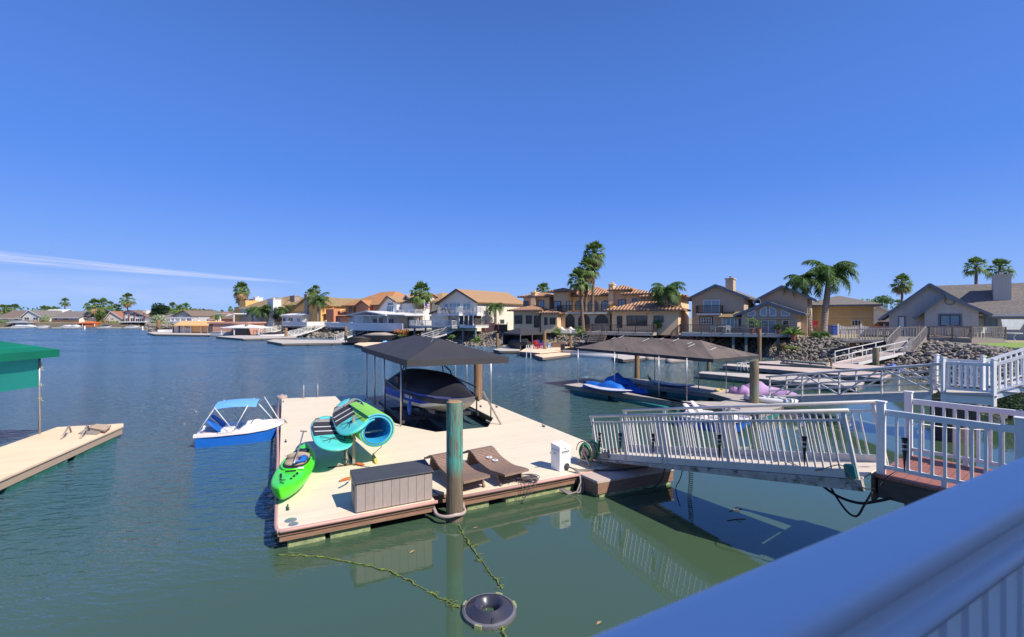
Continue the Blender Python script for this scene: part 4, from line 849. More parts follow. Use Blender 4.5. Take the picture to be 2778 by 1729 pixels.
for x in [.6+.8*k for k in range(7)]: MB().box(x-.04,x+.04,.05,GWd-.05,-.12,-.032).build('cross_beam',M['alu_dirty'],r)
bal=MB().box(-.0125,.0125,-.0125,.0125,.10,.90).build('baluster',M['alu'],r,bevel=.003); bme=bal.data; bal.location=(.12,0,0)
sides=((0,(.0,.98,2.02,2.14,3.55,gl-.06)),(GWd,(1.0-.98,1.3,2.9,3.02,gl-.02)))
for y,px_ in sides:
    for x in px_: MB().box(x-.03,x+.03,y-.03,y+.03,-.06,1.02).build('rail_post',M['alu'],r,bevel=.006)
    MB().tube([(px_[0]-.06,y,1.045),(px_[-1]+.08,y,1.045)],.034,10).build('top_rail',M['alu'],r,smooth='all')
    MB().box(px_[0],px_[-1],y-.018,y+.018,.875,.915).build('mid_rail',M['alu'],r)
    n=int((px_[-1]-px_[0])/.118)
    for k in range(1,n):
        x=px_[0]+k*.118
        if min(abs(x-p) for p in px_)>.045: share(bme,'baluster',r,(x,y,0))
MB().tube([(-.02,.45,.02),(-.02,.85,.02)],.10,16).tube([(-.02,.2,.02),(-.02,.3,.02)],.09,16).build('roller',M['black_plastic'],r,smooth=True)
MB().box(.32,.46,-.10,-.035,.02,.17).build('junction_box',M['kayak_seat'],r,bevel=.01)
MB().box(gl-.20,gl-.05,-.06,.06,.0,.20).build('end_bracket',M['float_teal'],r,bevel=.01)
# solar torches clipped to the rails
def torch(lb,base,h=.62,first=[None]):
    if first[0] is None:
        t=E('solar_torch','x','garden torch'); MB().tube([(0,0,0),(0,0,.30)],[.004,.028],8).tube([(0,0,.30),(0,0,.50)],[.03,.036],10).build('torch_body',M['black_plastic'],t,smooth=True)
        MB().lathe([(.0,.0),(.033,.0),(.033,.03),(0,.03)],10,(0,0,.34)).build('band',M['alu'],t); MB().lathe([(.0,.0),(.036,.0),(.036,.025),(0,.025)],10,(0,0,.42)).build('band',M['alu'],t); MB().lathe([(0,.53),(.04,.52),(.042,.50),(0,.50)],10).build('cap',M['rope_black'],t); first[0]=t
    else: t=copy_tree(first[0])
    t.location=base; tag(t,lb,'garden torch','solar torches tied along the gangway'); return t
for k,(x,lb) in enumerate(((.16,'small black solar torch at the dock end of the gangway rail'),(.84,'small black solar torch, second from the dock end of the gangway'),(1.80,'black solar torch beside the double post in the middle of the gangway'),(3.38,'black solar torch left of the last middle post of the gangway'),(4.92,'black solar torch just left of the leaning end post of the gangway'))):
    torch(lb,GM@Vector((x,-.055,.12)))
# ---- landing of red boards with white rails
LA=Vector((5.92,7.3,1.65)); r=E('landing_deck','red board landing with white vinyl rails at the top of the gangway','deck',LA,-53)
MB().box(-.05,3.6,-.14,1.72,-.04,0).build('deck_boards',M['red_wood_deck'],r)
MB().box(-.02,3.55,-.10,-.02,-.36,-.045).build('rim_beam',M['beam_dark'],r,bevel=.008)
MB().box(-.04,.04,.0,1.6,-.34,-.045).box(-.02,3.55,1.58,1.66,-.36,-.045).build('rim_beam',M['beam_dark'],r)
MB().box(-.09,-.045,-.16,.06,-.42,.0).build('hinge_block',M['beam_dark'],r)
MB().box(.30,1.1,-.06,.10,-.52,-.37).build('support',M['steel_dark'],r)
MB().tube([(1.7,.8,-3),(1.7,.8,-.05)],.16,14).tube([(3.3,1.5,-3),(3.3,1.5,-.05)],.16,14).build('support_pile',M['beam_dark'],r,smooth=True)
for yy in (0,1.60):
    for x in (0,1.50,3.0):
        MB().box(x-.052,x+.052,yy-.052,yy+.052,0,1.14).box(x-.066,x+.066,yy-.066,yy+.066,1.14,1.165).build('post',M['white_vinyl'],r,bevel=.004)
    for x in (.052,1.552):
        MB().box(x,x+1.396,yy-.025,yy+.025,.94,1.035).build('top_rail',M['white_vinyl'],r,bevel=.008)
        MB().box(x,x+1.396,yy-.022,yy+.022,.09,.15).build('bottom_rail',M['white_vinyl'],r,bevel=.004)
        MB().box(x+.66,x+.72,yy-.02,yy+.02,.0,.09).build('rail_foot',M['white_vinyl'],r)
        for k in range(1,10):
            if k==1 and yy==0 and x<1: b0=MB().box(-.018,.018,-.018,.018,.15,.94).build('baluster',M['white_vinyl'],r,bevel=.003); b0.location=(x+.14,yy,0); bm2=b0.data
            else: share(bm2,'baluster',r,(x+.14*k,yy,0))
torch('black solar torch tied to the white rail of the red landing',Matrix.Translation(LA)@Matrix.Rotation(R(-53),4,'Z')@Vector((.30,-.05,.12)))
# string of bulbs
mb=MB(); LM=Matrix.Translation(LA)@Matrix.Rotation(R(-53),4,'Z'); bp_=[GM@Vector((x,GWd-.05,.80)) for x in (1.2,2.1,3.0,3.75,4.5,5.3)]+[LM@Vector((.35,.6,.78)),LM@Vector((1.6,1.55,.85))]
P=[]
for i in range(len(bp_)-1):
    for k in range(6): t=k/6; p=bp_[i].lerp(bp_[i+1],t); p.z-=.08*math.sin(math.pi*t); P.append(p)
mb.tube(P,.006,5); tag(mb.build('light_cord',M['white_vinyl'],None),'thin white cord of the bulb string along the far gangway rail','cord')
first=None
for i,p in enumerate(bp_[:-1]):
    if first is None:
        first=E('string_light','x','light bulb',p); MB().tube([(0,0,0),(0,0,-.05)],.006,5).lathe([(.0,-.05),(.018,-.05),(.018,-.10),(0,-.10)],10).build('socket',M['white_vinyl'],first); MB().sphere((0,0,-.14),(.032,.032,.045),10,8).build('bulb',M['pedestal_white'],first,smooth='all'); q=first
    else: q=copy_tree(first); q.location=p
    tag(q,'clear bulb hanging from the white cord along the far gangway rail' if i<6 else 'clear bulb hanging above the red landing behind its front rail','light bulb','bulbs of the string light')
# cables under the gangway and landing
def cable(pts,r_,lb,mk='rope_black'): tag(MB().tube(pts,r_,8).build('cable',M[mk],None,smooth='all'),lb,'cable')
def smooth(P,n=6):
    P=[Vector(p) for p in P]; o=[]
    for i in range(len(P)-1):
        p0=P[max(i-1,0)];p1=P[i];p2=P[i+1];p3=P[min(i+2,len(P)-1)]
        for k in range(n):
            t=k/n; o.append(.5*((2*p1)+(-p0+p2)*t+(2*p0-5*p1+4*p2-p3)*t*t+(-p0+3*p1-3*p2+p3)*t**3))
    o.append(P[-1]); return o
cable(smooth([DP(2212,1303,7.9),DP(2270,1345,7.7),DP(2330,1365,7.4),DP(2380,1360,7.2),DP(2415,1352,7.0)]),.022,'thick black cable sagging from the gangway end to the landing beam')
cable(smooth([DP(2245,1307,7.8),DP(2270,1350,7.6),DP(2300,1390,7.4),DP(2325,1400,7.2),DP(2345,1370,7.0),DP(2366,1335,6.95)]),.016,'black cable looping low in a V below the landing')
cable(smooth([DP(2090,1255,8.6),DP(2130,1252,8.2),DP(2205,1276,7.7),DP(2280,1262,7.2),DP(2310,1300,7.1),DP(2345,1325,7.0),DP(2372,1326,6.95)]),.007,'thin dark wire draped along the lower end of the gangway side')
cable(smooth([W(2427,1272,1.72)+Vector((0,-.06,0)),DP(2400,1300,7.05),DP(2385,1320,7.0)]),.006,'thin dark wire hanging from the landing torch')
cable(smooth([DP(1853,1270,10.0),DP(1845,1300,9.9),DP(1834,1322,9.8),DP(1836,1345,9.7),DP(1845,1375,9.6)]),.010,'thin black cable hanging from the gangway into the water')
cable(smooth([DP(1804,1268,10.2),DP(1795,1300,10.1),DP(1772,1324,10.0),DP(1745,1325,10.0)]),.012,'black cable looping from the gangway to the dark float')
mb=MB(); P=[]
for k in range(27*10):
    a_=2*math.pi*k/10; z=1.02-1.28*k/270; P.append(Vector((4.05+.045*math.cos(a_)+.04*math.sin(z*3),10.4+.045*math.sin(a_),z)))
tag(mb.tube(P,.009,5).build('spiral_hose',M['hose_tan'],None,smooth='all'),'tan spiral hose hanging from the gangway into the water','hose')
# green line tied at the low gangway post
cable([GM@Vector((.0,-.04,.80)),W(1600,1240,.43)],.008,'green rope from the low gangway post down to the dock','hose_green')
# ================================================================ the deck rail in front of the camera
th=R(28.3); r=E('deck_railing','broad white vinyl handrail crossing the lower right corner close to the camera','railing',(0,0,0),28.3)
# local x along the rail, local y = away from the camera (p), camera above it
ZT=3.75; x0,x1=-.9,3.2
def prof(P,x0,x1): return MB().loft([[Vector((x,p,z)) for p,z in P] for x in (x0,x1)])
pc=[(.340,3.712),(.3405,3.734),(.344,3.743),(.352,3.7485),(.365,3.750),(.440,3.750),(.454,3.7485),(.463,3.743),(.467,3.734),(.4675,3.712),(.460,3.700),(.445,3.694),(.363,3.694),(.348,3.700)]
prof(pc,x0,x1).build('top_rail',M['rail_vinyl'],r,smooth=True)
prof([(.374,3.628),(.374,3.6935),(.419,3.6935),(.419,3.628)],x0,x1).build('rail_core',M['rail_vinyl'],r)
prof([(.352,3.600),(.350,3.612),(.356,3.625),(.370,3.6275),(.423,3.6275),(.437,3.625),(.443,3.612),(.441,3.600)],x0,x1).build('sub_rail',M['rail_vinyl'],r,smooth='all')
b0=MB().box(-.019,.019,-.019,.019,2.80,3.60).build('baluster',M['rail_vinyl'],r,bevel=.003); b0.location=(x0+.05,.397,0)
k=1
while x0+.05+.105*k<x1: share(b0.data,'baluster',r,(x0+.05+.105*k,.397,0)); k+=1
MB().box(x0,x1,.375,.42,2.74,2.80).build('bottom_rail',M['rail_vinyl'],r,bevel=.004)
r=E('viewing_deck','raised board deck the camera stands on behind the white handrail','deck',(0,0,0),28.3)
MB().box(-1.6,3.4,-2.2,.46,2.60,2.65).build('deck_boards',mat('deck_boards_upper',(.30,.17,.13),.7,c2=(.22,.12,.1),sc=3,lines=('x',.14,.035,.35)),r)
MB().box(-1.6,3.4,.40,.455,2.34,2.598).build('rim_beam',M['beam_dark'],r)
for x in (-1.2,1.4): MB().tube([(x,-.6,-2),(x,-.6,2.6)],.14,12).build('support_pile',M['beam_dark'],r,smooth=True)

# unseen house behind the camera; its tall wall is added to shade the handrail
r=E('shading_house','unseen grey plank house behind the camera with a tall wall added to shade the handrail','house',(0,0,0),28.3)
MB().box(-4,12,-12,-4.4,1.9,5.2).build('wall',M['weathered'],r); MB().box(.7,5.4,-9,-3.4,1.9,8.6).build('shade_wall',M['siding_white'] if 'siding_white' in M else M['white_paint'],r)
# ================================================================ houses
D('siding_grey',(.50,.48,.455),.75,c2=(.45,.43,.41),sc=1,lines=('x',.30,.02,.7))
D('siding_brown',(.58,.44,.30),.75,c2=(.52,.40,.27),sc=1,lines=('z',.22,.05,.7))
D('siding_brown_dark',(.52,.41,.29),.75,c2=(.47,.37,.265),sc=1,lines=('z',.22,.05,.7))
D('siding_ochre',(.66,.47,.25),.75,c2=(.54,.38,.18),sc=1,lines=('z',.22,.05,.75))
D('siding_white',(.74,.73,.71),.7,c2=(.68,.67,.66),sc=1,lines=('z',.22,.05,.86))
D('siding_cream',(.76,.70,.58),.75,c2=(.70,.64,.53),sc=.8,lines=('z',.25,.04,.88))
D('stucco_tan',(.82,.58,.34),.9,c2=(.76,.54,.31),sc=.7,bump=.004)
D('stucco_orange',(.78,.46,.16),.9,c2=(.72,.42,.15),sc=.7)
D('stucco_white',(.72,.70,.66),.9,c2=(.66,.64,.6),sc=.7)
D('stucco_cream',(.70,.62,.48),.9,c2=(.64,.57,.44),sc=.7)
D('stucco_salmon',(.60,.24,.13),.9,c2=(.55,.22,.12),sc=.7)
D('boat_house_pink',(.62,.33,.24),.8,c2=(.57,.30,.22),sc=.7)
D('boat_house_orange',(.80,.45,.18),.8,c2=(.74,.41,.16),sc=.7)
D('roof_grey',(.25,.22,.20),.9,c2=(.145,.125,.115),sc=5,lines=('z',.14,.10,.75),blotch=((.25,.22,.2),7,.6))
D('roof_tan',(.42,.26,.14),.9,c2=(.33,.20,.11),sc=4,lines=('z',.16,.10,.8),blotch=((.25,.16,.08),1.2,.6))
D('roof_red',(.36,.17,.11),.9,c2=(.28,.13,.09),sc=4,lines=('z',.16,.10,.8))
D('roof_orange',(.52,.235,.095),.9,c2=(.38,.19,.08),sc=1.4,lines=('z',.16,.10,.8),blotch=((.25,.17,.06),.9,.58))
D('roof_moss',(.36,.24,.12),.9,c2=(.26,.18,.09),sc=2,lines=('z',.16,.10,.8),blotch=((.18,.15,.05),1.0,.54))
D('roof_brown',(.22,.165,.13),.9,c2=(.17,.125,.10),sc=4,lines=('z',.16,.10,.8))
D('roof_tile',(.60,.33,.18),.85,c2=(.42,.22,.12),sc=2.2,lines=('s',.42,.20,.45,.16),blotch=((.70,.48,.30),3.5,.60))
D('roof_white',(.78,.77,.75),.6)
D('trim_white',(.80,.79,.77),.6)
D('trim_dark',(.085,.065,.06),.7)
D('trim_grey',(.17,.21,.27),.7)
D('trim_brown',(.14,.10,.085),.7)
D('trim_red',(.24,.07,.06),.7)
D('wood_brown',(.20,.12,.085),.8,c2=(.13,.08,.06),sc=3)
D('grey_beam',(.30,.31,.34),.8,c2=(.24,.25,.27),sc=3)
D('deck_bench_wood',(.44,.37,.31),.85,c2=(.30,.26,.22),sc=3,stretch=(1,6,6))
D('chimney_stone',(.42,.35,.30),.9,c2=(.24,.2,.17),sc=6)
D('stone_wall',(.55,.45,.33),.9,c2=(.22,.18,.14),sc=4,bump=.03)
D('screen',(.035,.030,.030),.8,c2=(.05,.045,.042),sc=3)
D('banner_red',(.45,.05,.05),.7); D('cushion_white',(.72,.68,.60),.9); D('plastic_red',(.65,.03,.05),.5); D('plastic_yellow',(.72,.48,.04),.5); D('bin_blue',(.03,.09,.42),.5)
D('terracotta',(.48,.17,.09),.8); D('car_red',(.28,.035,.03),.3,coat=.5)
class House:
    def __init__(s,name,label,px,Y,rot,cat='house',group=None,gz=2.0):
        s.r=R(rot); s.P=Vector((WD(px,Y),Y)); s.d=Vector((math.cos(s.r),math.sin(s.r))); s.b=Vector((-math.sin(s.r),math.cos(s.r)))
        s.root=E(name,label,cat,(s.P.x,s.P.y,0),rot,group); s.gz=gz; s.wall=MB(); s.roof=MB(); s.fas=MB()
    def loc(s,px,py,y=0):          # photo point on the vertical plane local y -> local (x,z)
        k=(px-CX)/F; p=s.P+s.b*y      # p + d*t = lam*(k,1)
        t=(k*p.y-p.x)/(s.d.x-k*s.d.y); lam=p.y+s.d.y*t; return t,ZD(py,lam)
    def side(s,px,py,x):           # photo point on plane local x -> (y,z)
        k=(px-CX)/F; p=s.P+s.d*x; t=(k*p.y-p.x)/(s.b.x-k*s.b.y); lam=p.y+s.b.y*t; return t,ZD(py,lam)
    def X(s,px,y=0): return s.loc(px,900,y)[0]
    def Z(s,px,py,y=0): return s.loc(px,py,y)[1]
    def gf(s,x0,x1,y0,y1,ze,zr,xr=None,ov=.5,of=.5,zer=None,fas=True,z0=None,wall=None,roof=None,th=.20):
        """gable facing the front; ze/zer eave heights left/right, ridge at xr,zr"""
        xr=(x0+x1)/2 if xr is None else xr; zer=ze if zer is None else zer; z0=s.gz if z0 is None else z0; W_=wall or s.wall; Rf=roof or s.roof
        W_.add([(x0,y0,z0),(x1,y0,z0),(x1,y0,zer),(xr,y0,zr),(x0,y0,ze),(x0,y1,z0),(x1,y1,z0),(x1,y1,zer),(xr,y1,zr),(x0,y1,ze)],[(0,1,2,3,4),(9,8,7,6,5),(0,4,9,5),(1,6,7,2),(4,3,8,9),(3,2,7,8)])
        sl=(zr-ze)/(xr-x0); sr=(zr-zer)/(x1-xr); u=th*1.12
        for a,b,zz,q in ((x0-ov,xr,ze-ov*sl,0),(x1+ov,xr,zer-ov*sr,1)):
            Rf.slab([(a,y0-of,zz+u),(b,y0-of,zr+u),(b,y1+of,zr+u),(a,y1+of,zz+u)],th)
            if fas: s.fas.bar((a,y0-of-.03,zz+u-th*.55),(b+(.0 if q==0 else -.0),y0-of-.03,zr+u-th*.55),.05,.26)
    def gs(s,x0,x1,y0,y1,ze,zr,yr=None,ov=.5,of=.5,z0=None,zb=None,th=.20,wall=None,roof=None):
        """ridge runs along x"""
        yr=(y0+y1)/2 if yr is None else yr; zb=ze if zb is None else zb; z0=s.gz if z0 is None else z0; W_=wall or s.wall; Rf=roof or s.roof
        W_.add([(x0,y0,z0),(x0,y0,ze),(x0,yr,zr),(x0,y1,zb),(x0,y1,z0),(x1,y0,z0),(x1,y0,ze),(x1,yr,zr),(x1,y1,zb),(x1,y1,z0)],[(0,1,2,3,4),(9,8,7,6,5),(0,5,6,1),(3,8,9,4),(1,6,7,2),(2,7,8,3)])
        sl=(zr-ze)/(yr-y0); sr=(zr-zb)/(y1-yr); u=th*1.12
        for a,zz in ((y0-ov,ze-ov*sl),(y1+ov,zb-ov*sr)): Rf.slab([(x0-of,a,zz+u),(x1+of,a,zz+u),(x1+of,yr,zr+u),(x0-of,yr,zr+u)],th)
        s.fas.bar((x0-of,y0-ov-.03,ze-ov*sl+u-.1),(x1+of,y0-ov-.03,ze-ov*sl+u-.1),.05,.2)
    def hip(s,x0,x1,y0,y1,ze,zr,ov=.6,z0=None,rl=None,wall=None,roof=None,fh=.22):
        z0=s.gz if z0 is None else z0; W_=wall or s.wall; Rf=roof or s.roof
        W_.box(x0,x1,y0,y1,z0,ze); a,b,c,d=x0-ov,x1+ov,y0-ov,y1+ov; w=b-a; dd=d-c; rl=max(0,w-dd)/2 if rl is None else rl; cx,cy=(a+b)/2,(c+d)/2; ry=max(0,dd-w)/2 if rl==0 else 0
        V=[(a,c,ze),(b,c,ze),(b,d,ze),(a,d,ze),(a,c,ze+fh),(b,c,ze+fh),(b,d,ze+fh),(a,d,ze+fh),(cx-rl,cy-ry,zr),(cx+rl,cy+ry,zr)]
        if ry: Fs=[(4,5,8),(5,6,9,8),(6,7,9),(7,4,8,9)]
        else: Fs=[(4,5,9,8),(5,6,9),(6,7,8,9),(7,4,8)]
        Rf.add(V,[(0,3,2,1),(0,1,5,4),(1,2,6,5),(2,3,7,6),(3,0,4,7)]+Fs)
        s.fas.box(a-.02,b+.02,c-.03,c-.003,ze-.02,ze+.12)
    def win(s,px0,py0,px1,py1,y=0,n=2,frame='trim_white',pane='glass_blue',fw=.07,name='window',door=False,arch=False,trim=None,rows=0):
        x0,z1=s.loc(px0,py0,y); x1,z0=s.loc(px1,py1,y); s.winl(x0,x1,z0,z1,y,n,frame,pane,fw,name,arch,trim,rows)
    def winl(s,x0,x1,z0,z1,y=0,n=2,frame='trim_white',pane='glass_blue',fw=.07,name='window',arch=False,trim=None,rows=0):
        if x1<x0: x0,x1=x1,x0
        mb=MB(); P=MB()
        if arch:
            k=10; w=(x1-x0)/2; cx=(x0+x1)/2; zs=z1-min(w,(z1-z0)*.6); h=z1-zs
            arc=[(cx-w*math.cos(math.pi*i/k),zs+h*math.sin(math.pi*i/k)) for i in range(k+1)]
            out=[(x0,z0)]+arc+[(x1,z0)]
            for i in range(len(out)-1): mb.bar((out[i][0],y-.04,out[i][1]),(out[i+1][0],y-.04,out[i+1][1]),fw,.1,up=(0,1,0))
            P.add([(a,y-.025,b) for a,b in out],[tuple(range(len(out)))])
        else:
            mb.box(x0,x1,y-.09,y-.004,z1-fw,z1).box(x0,x1,y-.10,y-.004,z0,z0+fw).box(x0,x0+fw,y-.088,y-.004,z0+fw,z1-fw).box(x1-fw,x1,y-.088,y-.004,z0+fw,z1-fw)
            P.box(x0+fw*.5,x1-fw*.5,y-.035,y-.006,z0+fw*.5,z1-fw*.5)
        for i in range(1,n):
            x=x0+(x1-x0)*i/n; mb.box(x-fw*.4,x+fw*.4,y-.075,y-.004,z0,z1-(fw if not arch else .0))
        for i in range(1,rows+1):
            z=z0+(z1-z0)*i/(rows+1); mb.box(x0,x1,y-.07,y-.004,z-fw*.3,z+fw*.3)
        if trim: t=.13; MB().box(x0-t,x1+t,y-.05,y-.003,z1,z1+t).box(x0-t,x0,y-.05,y-.003,z0,z1).box(x1,x1+t,y-.05,y-.003,z0,z1).box(x0-t,x1+t,y-.05,y-.003,z0-t,z0).build('window_trim',M[trim],s.root)
        f=mb.build(name,M[frame],s.root); P.build('pane',M[pane],f); return f
    def swin(s,px0,py0,px1,py1,x,n=1,frame='trim_white',pane='glass',name='window'):
        y0,z1=s.side(px0,py0,x); y1,z0=s.side(px1,py1,x)
        if y1<y0: y0,y1=y1,y0
        mb=MB().box(x+.004,x+.08,y0,y1,z1-.08,z1).box(x+.004,x+.08,y0,y1,z0,z0+.08).box(x+.004,x+.078,y0,y0+.08,z0+.08,z1-.08).box(x+.004,x+.078,y1-.08,y1,z0+.08,z1-.08)
        f=mb.build(name,M[frame],s.root); MB().box(x+.006,x+.03,y0+.03,y1-.03,z0+.03,z1-.03).build('pane',M[pane],f)
    def chim(s,x0,x1,y0,y1,z0,z1,mk,cap=True,rf=None):
        mb=MB().box(x0,x1,y0,y1,z0,z1)
        if cap: mb.box(x0-.08,x1+.08,y0-.08,y1+.08,z1+.001,z1+.14)
        mb.box((x0+x1)/2-.15,(x0+x1)/2+.15,(y0+y1)/2-.15,(y0+y1)/2+.15,z1+.142,z1+.42)
        s.ch=getattr(s,'ch',[]); s.ch.append((mb,mk))
    def done(s,wall,roof,fascia='trim_dark'):
        if s.wall.v: s.wall.build('wall',M[wall],s.root)
        if s.roof.v:
            rf=s.roof.build('roof',M[roof],s.root)
            for mb,mk in getattr(s,'ch',[]): mb.build('chimney',M[mk],rf)
        if s.fas.v: s.fas.build('fascia',M[fascia],s.root)
    def deck(s,x0,x1,y0,y1,z,mk='grey_beam',th=.35,rail='trim_white',rh=.95,posts=None,bal=.22,pm='weathered_teal',sides=(1,1,1),panel=None,name='balcony'):
        d=MB().box(x0,x1,y0,y1,z-th,z).build(name,M[mk],s.root)
        segs=[((x0,y0),(x1,y0))] if sides[0] else []
        if sides[1]: segs.append(((x0,y0),(x0,y1)))
        if sides[2]: segs.append(((x1,y0),(x1,y1)))
        mb=MB()
        for a,b in segs:
            railrun(mb,Vector((*a,z)),Vector((*b,z)),rh,bal,panel)
        mb.build('railing',M[rail],d)
        if posts:
            for x in posts: MB().box(x-.12,x+.12,y0+.25,y0+.49,-.6,z-th-.002).build('support_post',M[pm],d)
        return d
def railrun(mb,a,b,rh=.95,bal=.22,panel=None,pw=.09,lower=True,post=True):
    L_=(b-a).length; d=(b-a)/L_; up=Vector((0,0,1)); n=max(1,round(L_/1.9))
    mb.bar(a+up*rh,b+up*rh,.08,.06)
    if lower: mb.bar(a+up*.12,b+up*.12,.05,.05)
    if post:
        for i in range(n+1): p=a+d*L_*i/n; mb.bar(p,p+up*(rh+.04),pw)
    if panel: mb.bar(a+up*(rh/2),b+up*(rh/2),.03,rh*.85)
    elif bal:
        k=int(L_/bal)
        for i in range(1,k): p=a+d*L_*i/k; mb.bar(p+up*.12,p+up*rh,.035)
def stairs_ramp(label,p0,p1,w,mk='trim_white',deckm='deck_white',bal=0,truss=False,rh=.95,name='gangway',cat='gangway',group='white gangways along the canal',rails=3):
    """sloping walkway between two world points"""
    p0=Vector(p0);p1=Vector(p1); d=p1-p0; h=Vector((d.x,d.y,0)).normalized(); s=Vector((-h.y,h.x,0))*w; r=E(name,label,cat,(0,0,0),0,group)
    MB().slab([p0,p1,p1+s,p0+s],.14).build('walkway',M[deckm],r)
    for side,off in (('near',Vector((0,0,0))),('far',s)):
        mb=MB(); a=p0+off;b=p1+off; up=Vector((0,0,1)); L_=(b-a).length; n=max(2,round(L_/1.6))
        mb.bar(a-up*.08,b-up*.08,.07,.22)
        for k in range(1,rails+1): mb.bar(a+up*rh*k/rails,b+up*rh*k/rails,.055 if k==rails else .04)
        for i in range(n+1): q=a.lerp(b,i/n); mb.bar(q,q+up*rh,.055)
        if truss:
            for i in range(n): q=a.lerp(b,i/n);q2=a.lerp(b,(i+1)/n); mb.bar(q if i%2 else q+up*rh,q2+up*rh if i%2 else q2,.045)
        if bal:
            k=int(L_/bal)
            for i in range(1,k): q=a.lerp(b,i/k); mb.bar(q,q+up*rh,.03)
        mb.build('side_rail',M[mk],r)
    return r
HR=-36
# ---- right: grey single storey house
h=House('grey_house','grey board sided single storey house with two stepped gables and a box chimney','house' and 2412 or 0,48,-47) if False else House('grey_house','grey board sided single storey house with two stepped gables and a box chimney',2412,50,-42)
x1=h.X(2665); z_e=h.Z(2412,852); xb=h.X(2500)
zr=h.Z(2522,775); xr=h.X(2522)
fy=-1.2; xa=h.X(2508,fy); xe=h.X(2655,fy); xm=h.X(2563,fy)
h.gf(0,h.X(2650),0,9,h.Z(2412,852),zr,xr=xr,ov=.9,of=.5,zer=h.Z(2412,852)+.2)
h.gf(xa,xe,fy,8.9,h.Z(2508,845,fy),h.Z(2563,806,fy),xr=xm,ov=.9,of=.5)
h.gs(xr+1.0,xr+24,.6,10,h.Z(2412,852)+.05,zr-.02,yr=4.8,ov=.8,of=.4)
h.win(2550,855,2605,885,fy,2,'trim_dark','glass_blue',trim='trim_grey')
f=h.win(2436,858,2456,900,0,1,'trim_grey','trim_white',name='door',fw=.10)
h.win(2670,857,2706,885,.6,2,'trim_grey','glass_blue')
MB().lathe([(.3,0),(.42,0),(.42,.06),(.3,.06)],20).build('vent_ring',M['trim_grey'],h.root).matrix_local=Matrix.Translation((h.X(2577,fy),fy-.01,h.Z(2577,817,fy)))@Matrix.Rotation(R(90),4,'X')@Matrix.Rotation(R(180),4,'Y')
xc=h.X(2695,2.2); h.chim(xc,h.X(2744,2.2),2.2,3.8,5.2,h.Z(2720,748,2.2),'siding_grey',True)
MB().bar((xr+.9,-.25,h.Z(2412,852)-.15),(xr+24,-.25,h.Z(2412,852)-.15),.12,.16).build('gutter',M['trim_white'],h.root)
h.done('siding_grey','roof_grey','trim_grey'); GH=h
h=House('neighbour_house','dark shingled roof of the next house at the right edge',2700,63,-42); h.gf(0,22,0,12,5.0,9.4,ov=.5,of=.4); h.done('siding_grey','roof_grey','trim_grey')
# ---- brown two storey house
h=House('brown_house','two storey brown lap sided house with a stone box chimney and a glazed gable room',1877,57,HR)
X=h.X; x2=X(2018); ze=h.Z(1877,810); zr=h.Z(1943,777)
h.gf(0,x2,0,9,ze,zr,xr=X(1943),ov=.7,of=.5,zer=h.Z(2018,806))
xw0=X(2012,-1.5); xw1=X(2163,-1.5); xwm=X(2084,-1.5); fy=-1.5
h.gf(xw0,xw1,fy,6,h.Z(2012,852,fy),h.Z(2084,824,fy),xr=xwm,ov=.8,of=.5,zer=h.Z(2163,850,fy))
h.win(1908,814,1953,849,0,2,'trim_white','glass_blue',name='sliding_door',fw=.1)
h.win(1901,862,1931,880,0,4,'trim_white','glass',trim='trim_dark',rows=1)
h.win(1970,861,1993,888,0,2,'trim_white','glass',fw=.09)
h.deck(X(1889,-.9),X(1956,-.9),-.9,-.002,h.Z(1889,851,-.9),'trim_white',.16,'trim_dark',.95,bal=.12)
MB().slab([(X(1948,-1.2),-1.2,h.Z(1948,860,-1.2)),(X(2028,-1.2),-1.2,h.Z(2028,860,-1.2)),(X(2012),0,h.Z(1990,846)),(X(1965),0,h.Z(1990,846))],.15).build('bay_roof',M['roof_moss'],h.root)
MB().box(X(1958,-.7),X(2013,-.7),-.7,-.003,2.4,h.Z(1960,860,-.7)).build('bay',M['siding_brown_dark'],h.root)
h.win(1970,861,1994,889,-.7,2,'trim_white','glass_blue',fw=.09); h.win(2001,862,2014,889,-.7,1,'trim_white','glass_dark',fw=.09); h.win(1958,862,1963,888,-.7,1,'trim_white','glass_dark',fw=.08)
# glazed gable windows, cut to the roof pitch
def poly_win(h,P,y,frame='trim_white',pane='glass_blue'):
    Q=[h.loc(a,b,y) for a,b in P]; mb=MB()
    for i in range(len(Q)):
        a=Q[i];b=Q[(i+1)%len(Q)]; mb.bar((a[0],y-.04,a[1]),(b[0],y-.04,b[1]),.1,.08,up=(0,1,0))
    f=mb.build('window',M[frame],h.root); MB().add([(a,y-.02,b) for a,b in Q],[tuple(range(len(Q)))]).build('pane',M[pane],f)
poly_win(h,[(2029,857),(2029,850),(2049,842),(2049,857)],fy); poly_win(h,[(2063,857),(2063,840),(2080,831),(2080,857)],fy); poly_win(h,[(2088,857),(2088,831),(2105,840),(2105,857)],fy); poly_win(h,[(2120,857),(2120,841),(2142,850),(2142,857)],fy)
h.win(2029,869,2048,892,fy,1,'trim_white','glass',fw=.09,rows=1); h.win(2064,868,2106,905,fy,2,'trim_white','glass_blue',name='sliding_door',fw=.09); h.win(2122,868,2142,895,fy,1,'trim_white','glass_dark',fw=.09,rows=1)
MB().box(X(2024,fy-.6),X(2145,fy-.6),fy-.6,fy-.003,h.Z(2080,866,fy-.6),h.Z(2080,866,fy-.6)+.12).build('awning',M['siding_brown'],h.root)
MB().lathe([(.32,0),(.40,0),(.40,.06),(.32,.06)],20).build('round_window',M['trim_white'],h.root).matrix_local=Matrix.Translation((X(2054),-.02,h.Z(2054,820)))@Matrix.Rotation(R(90),4,'X')
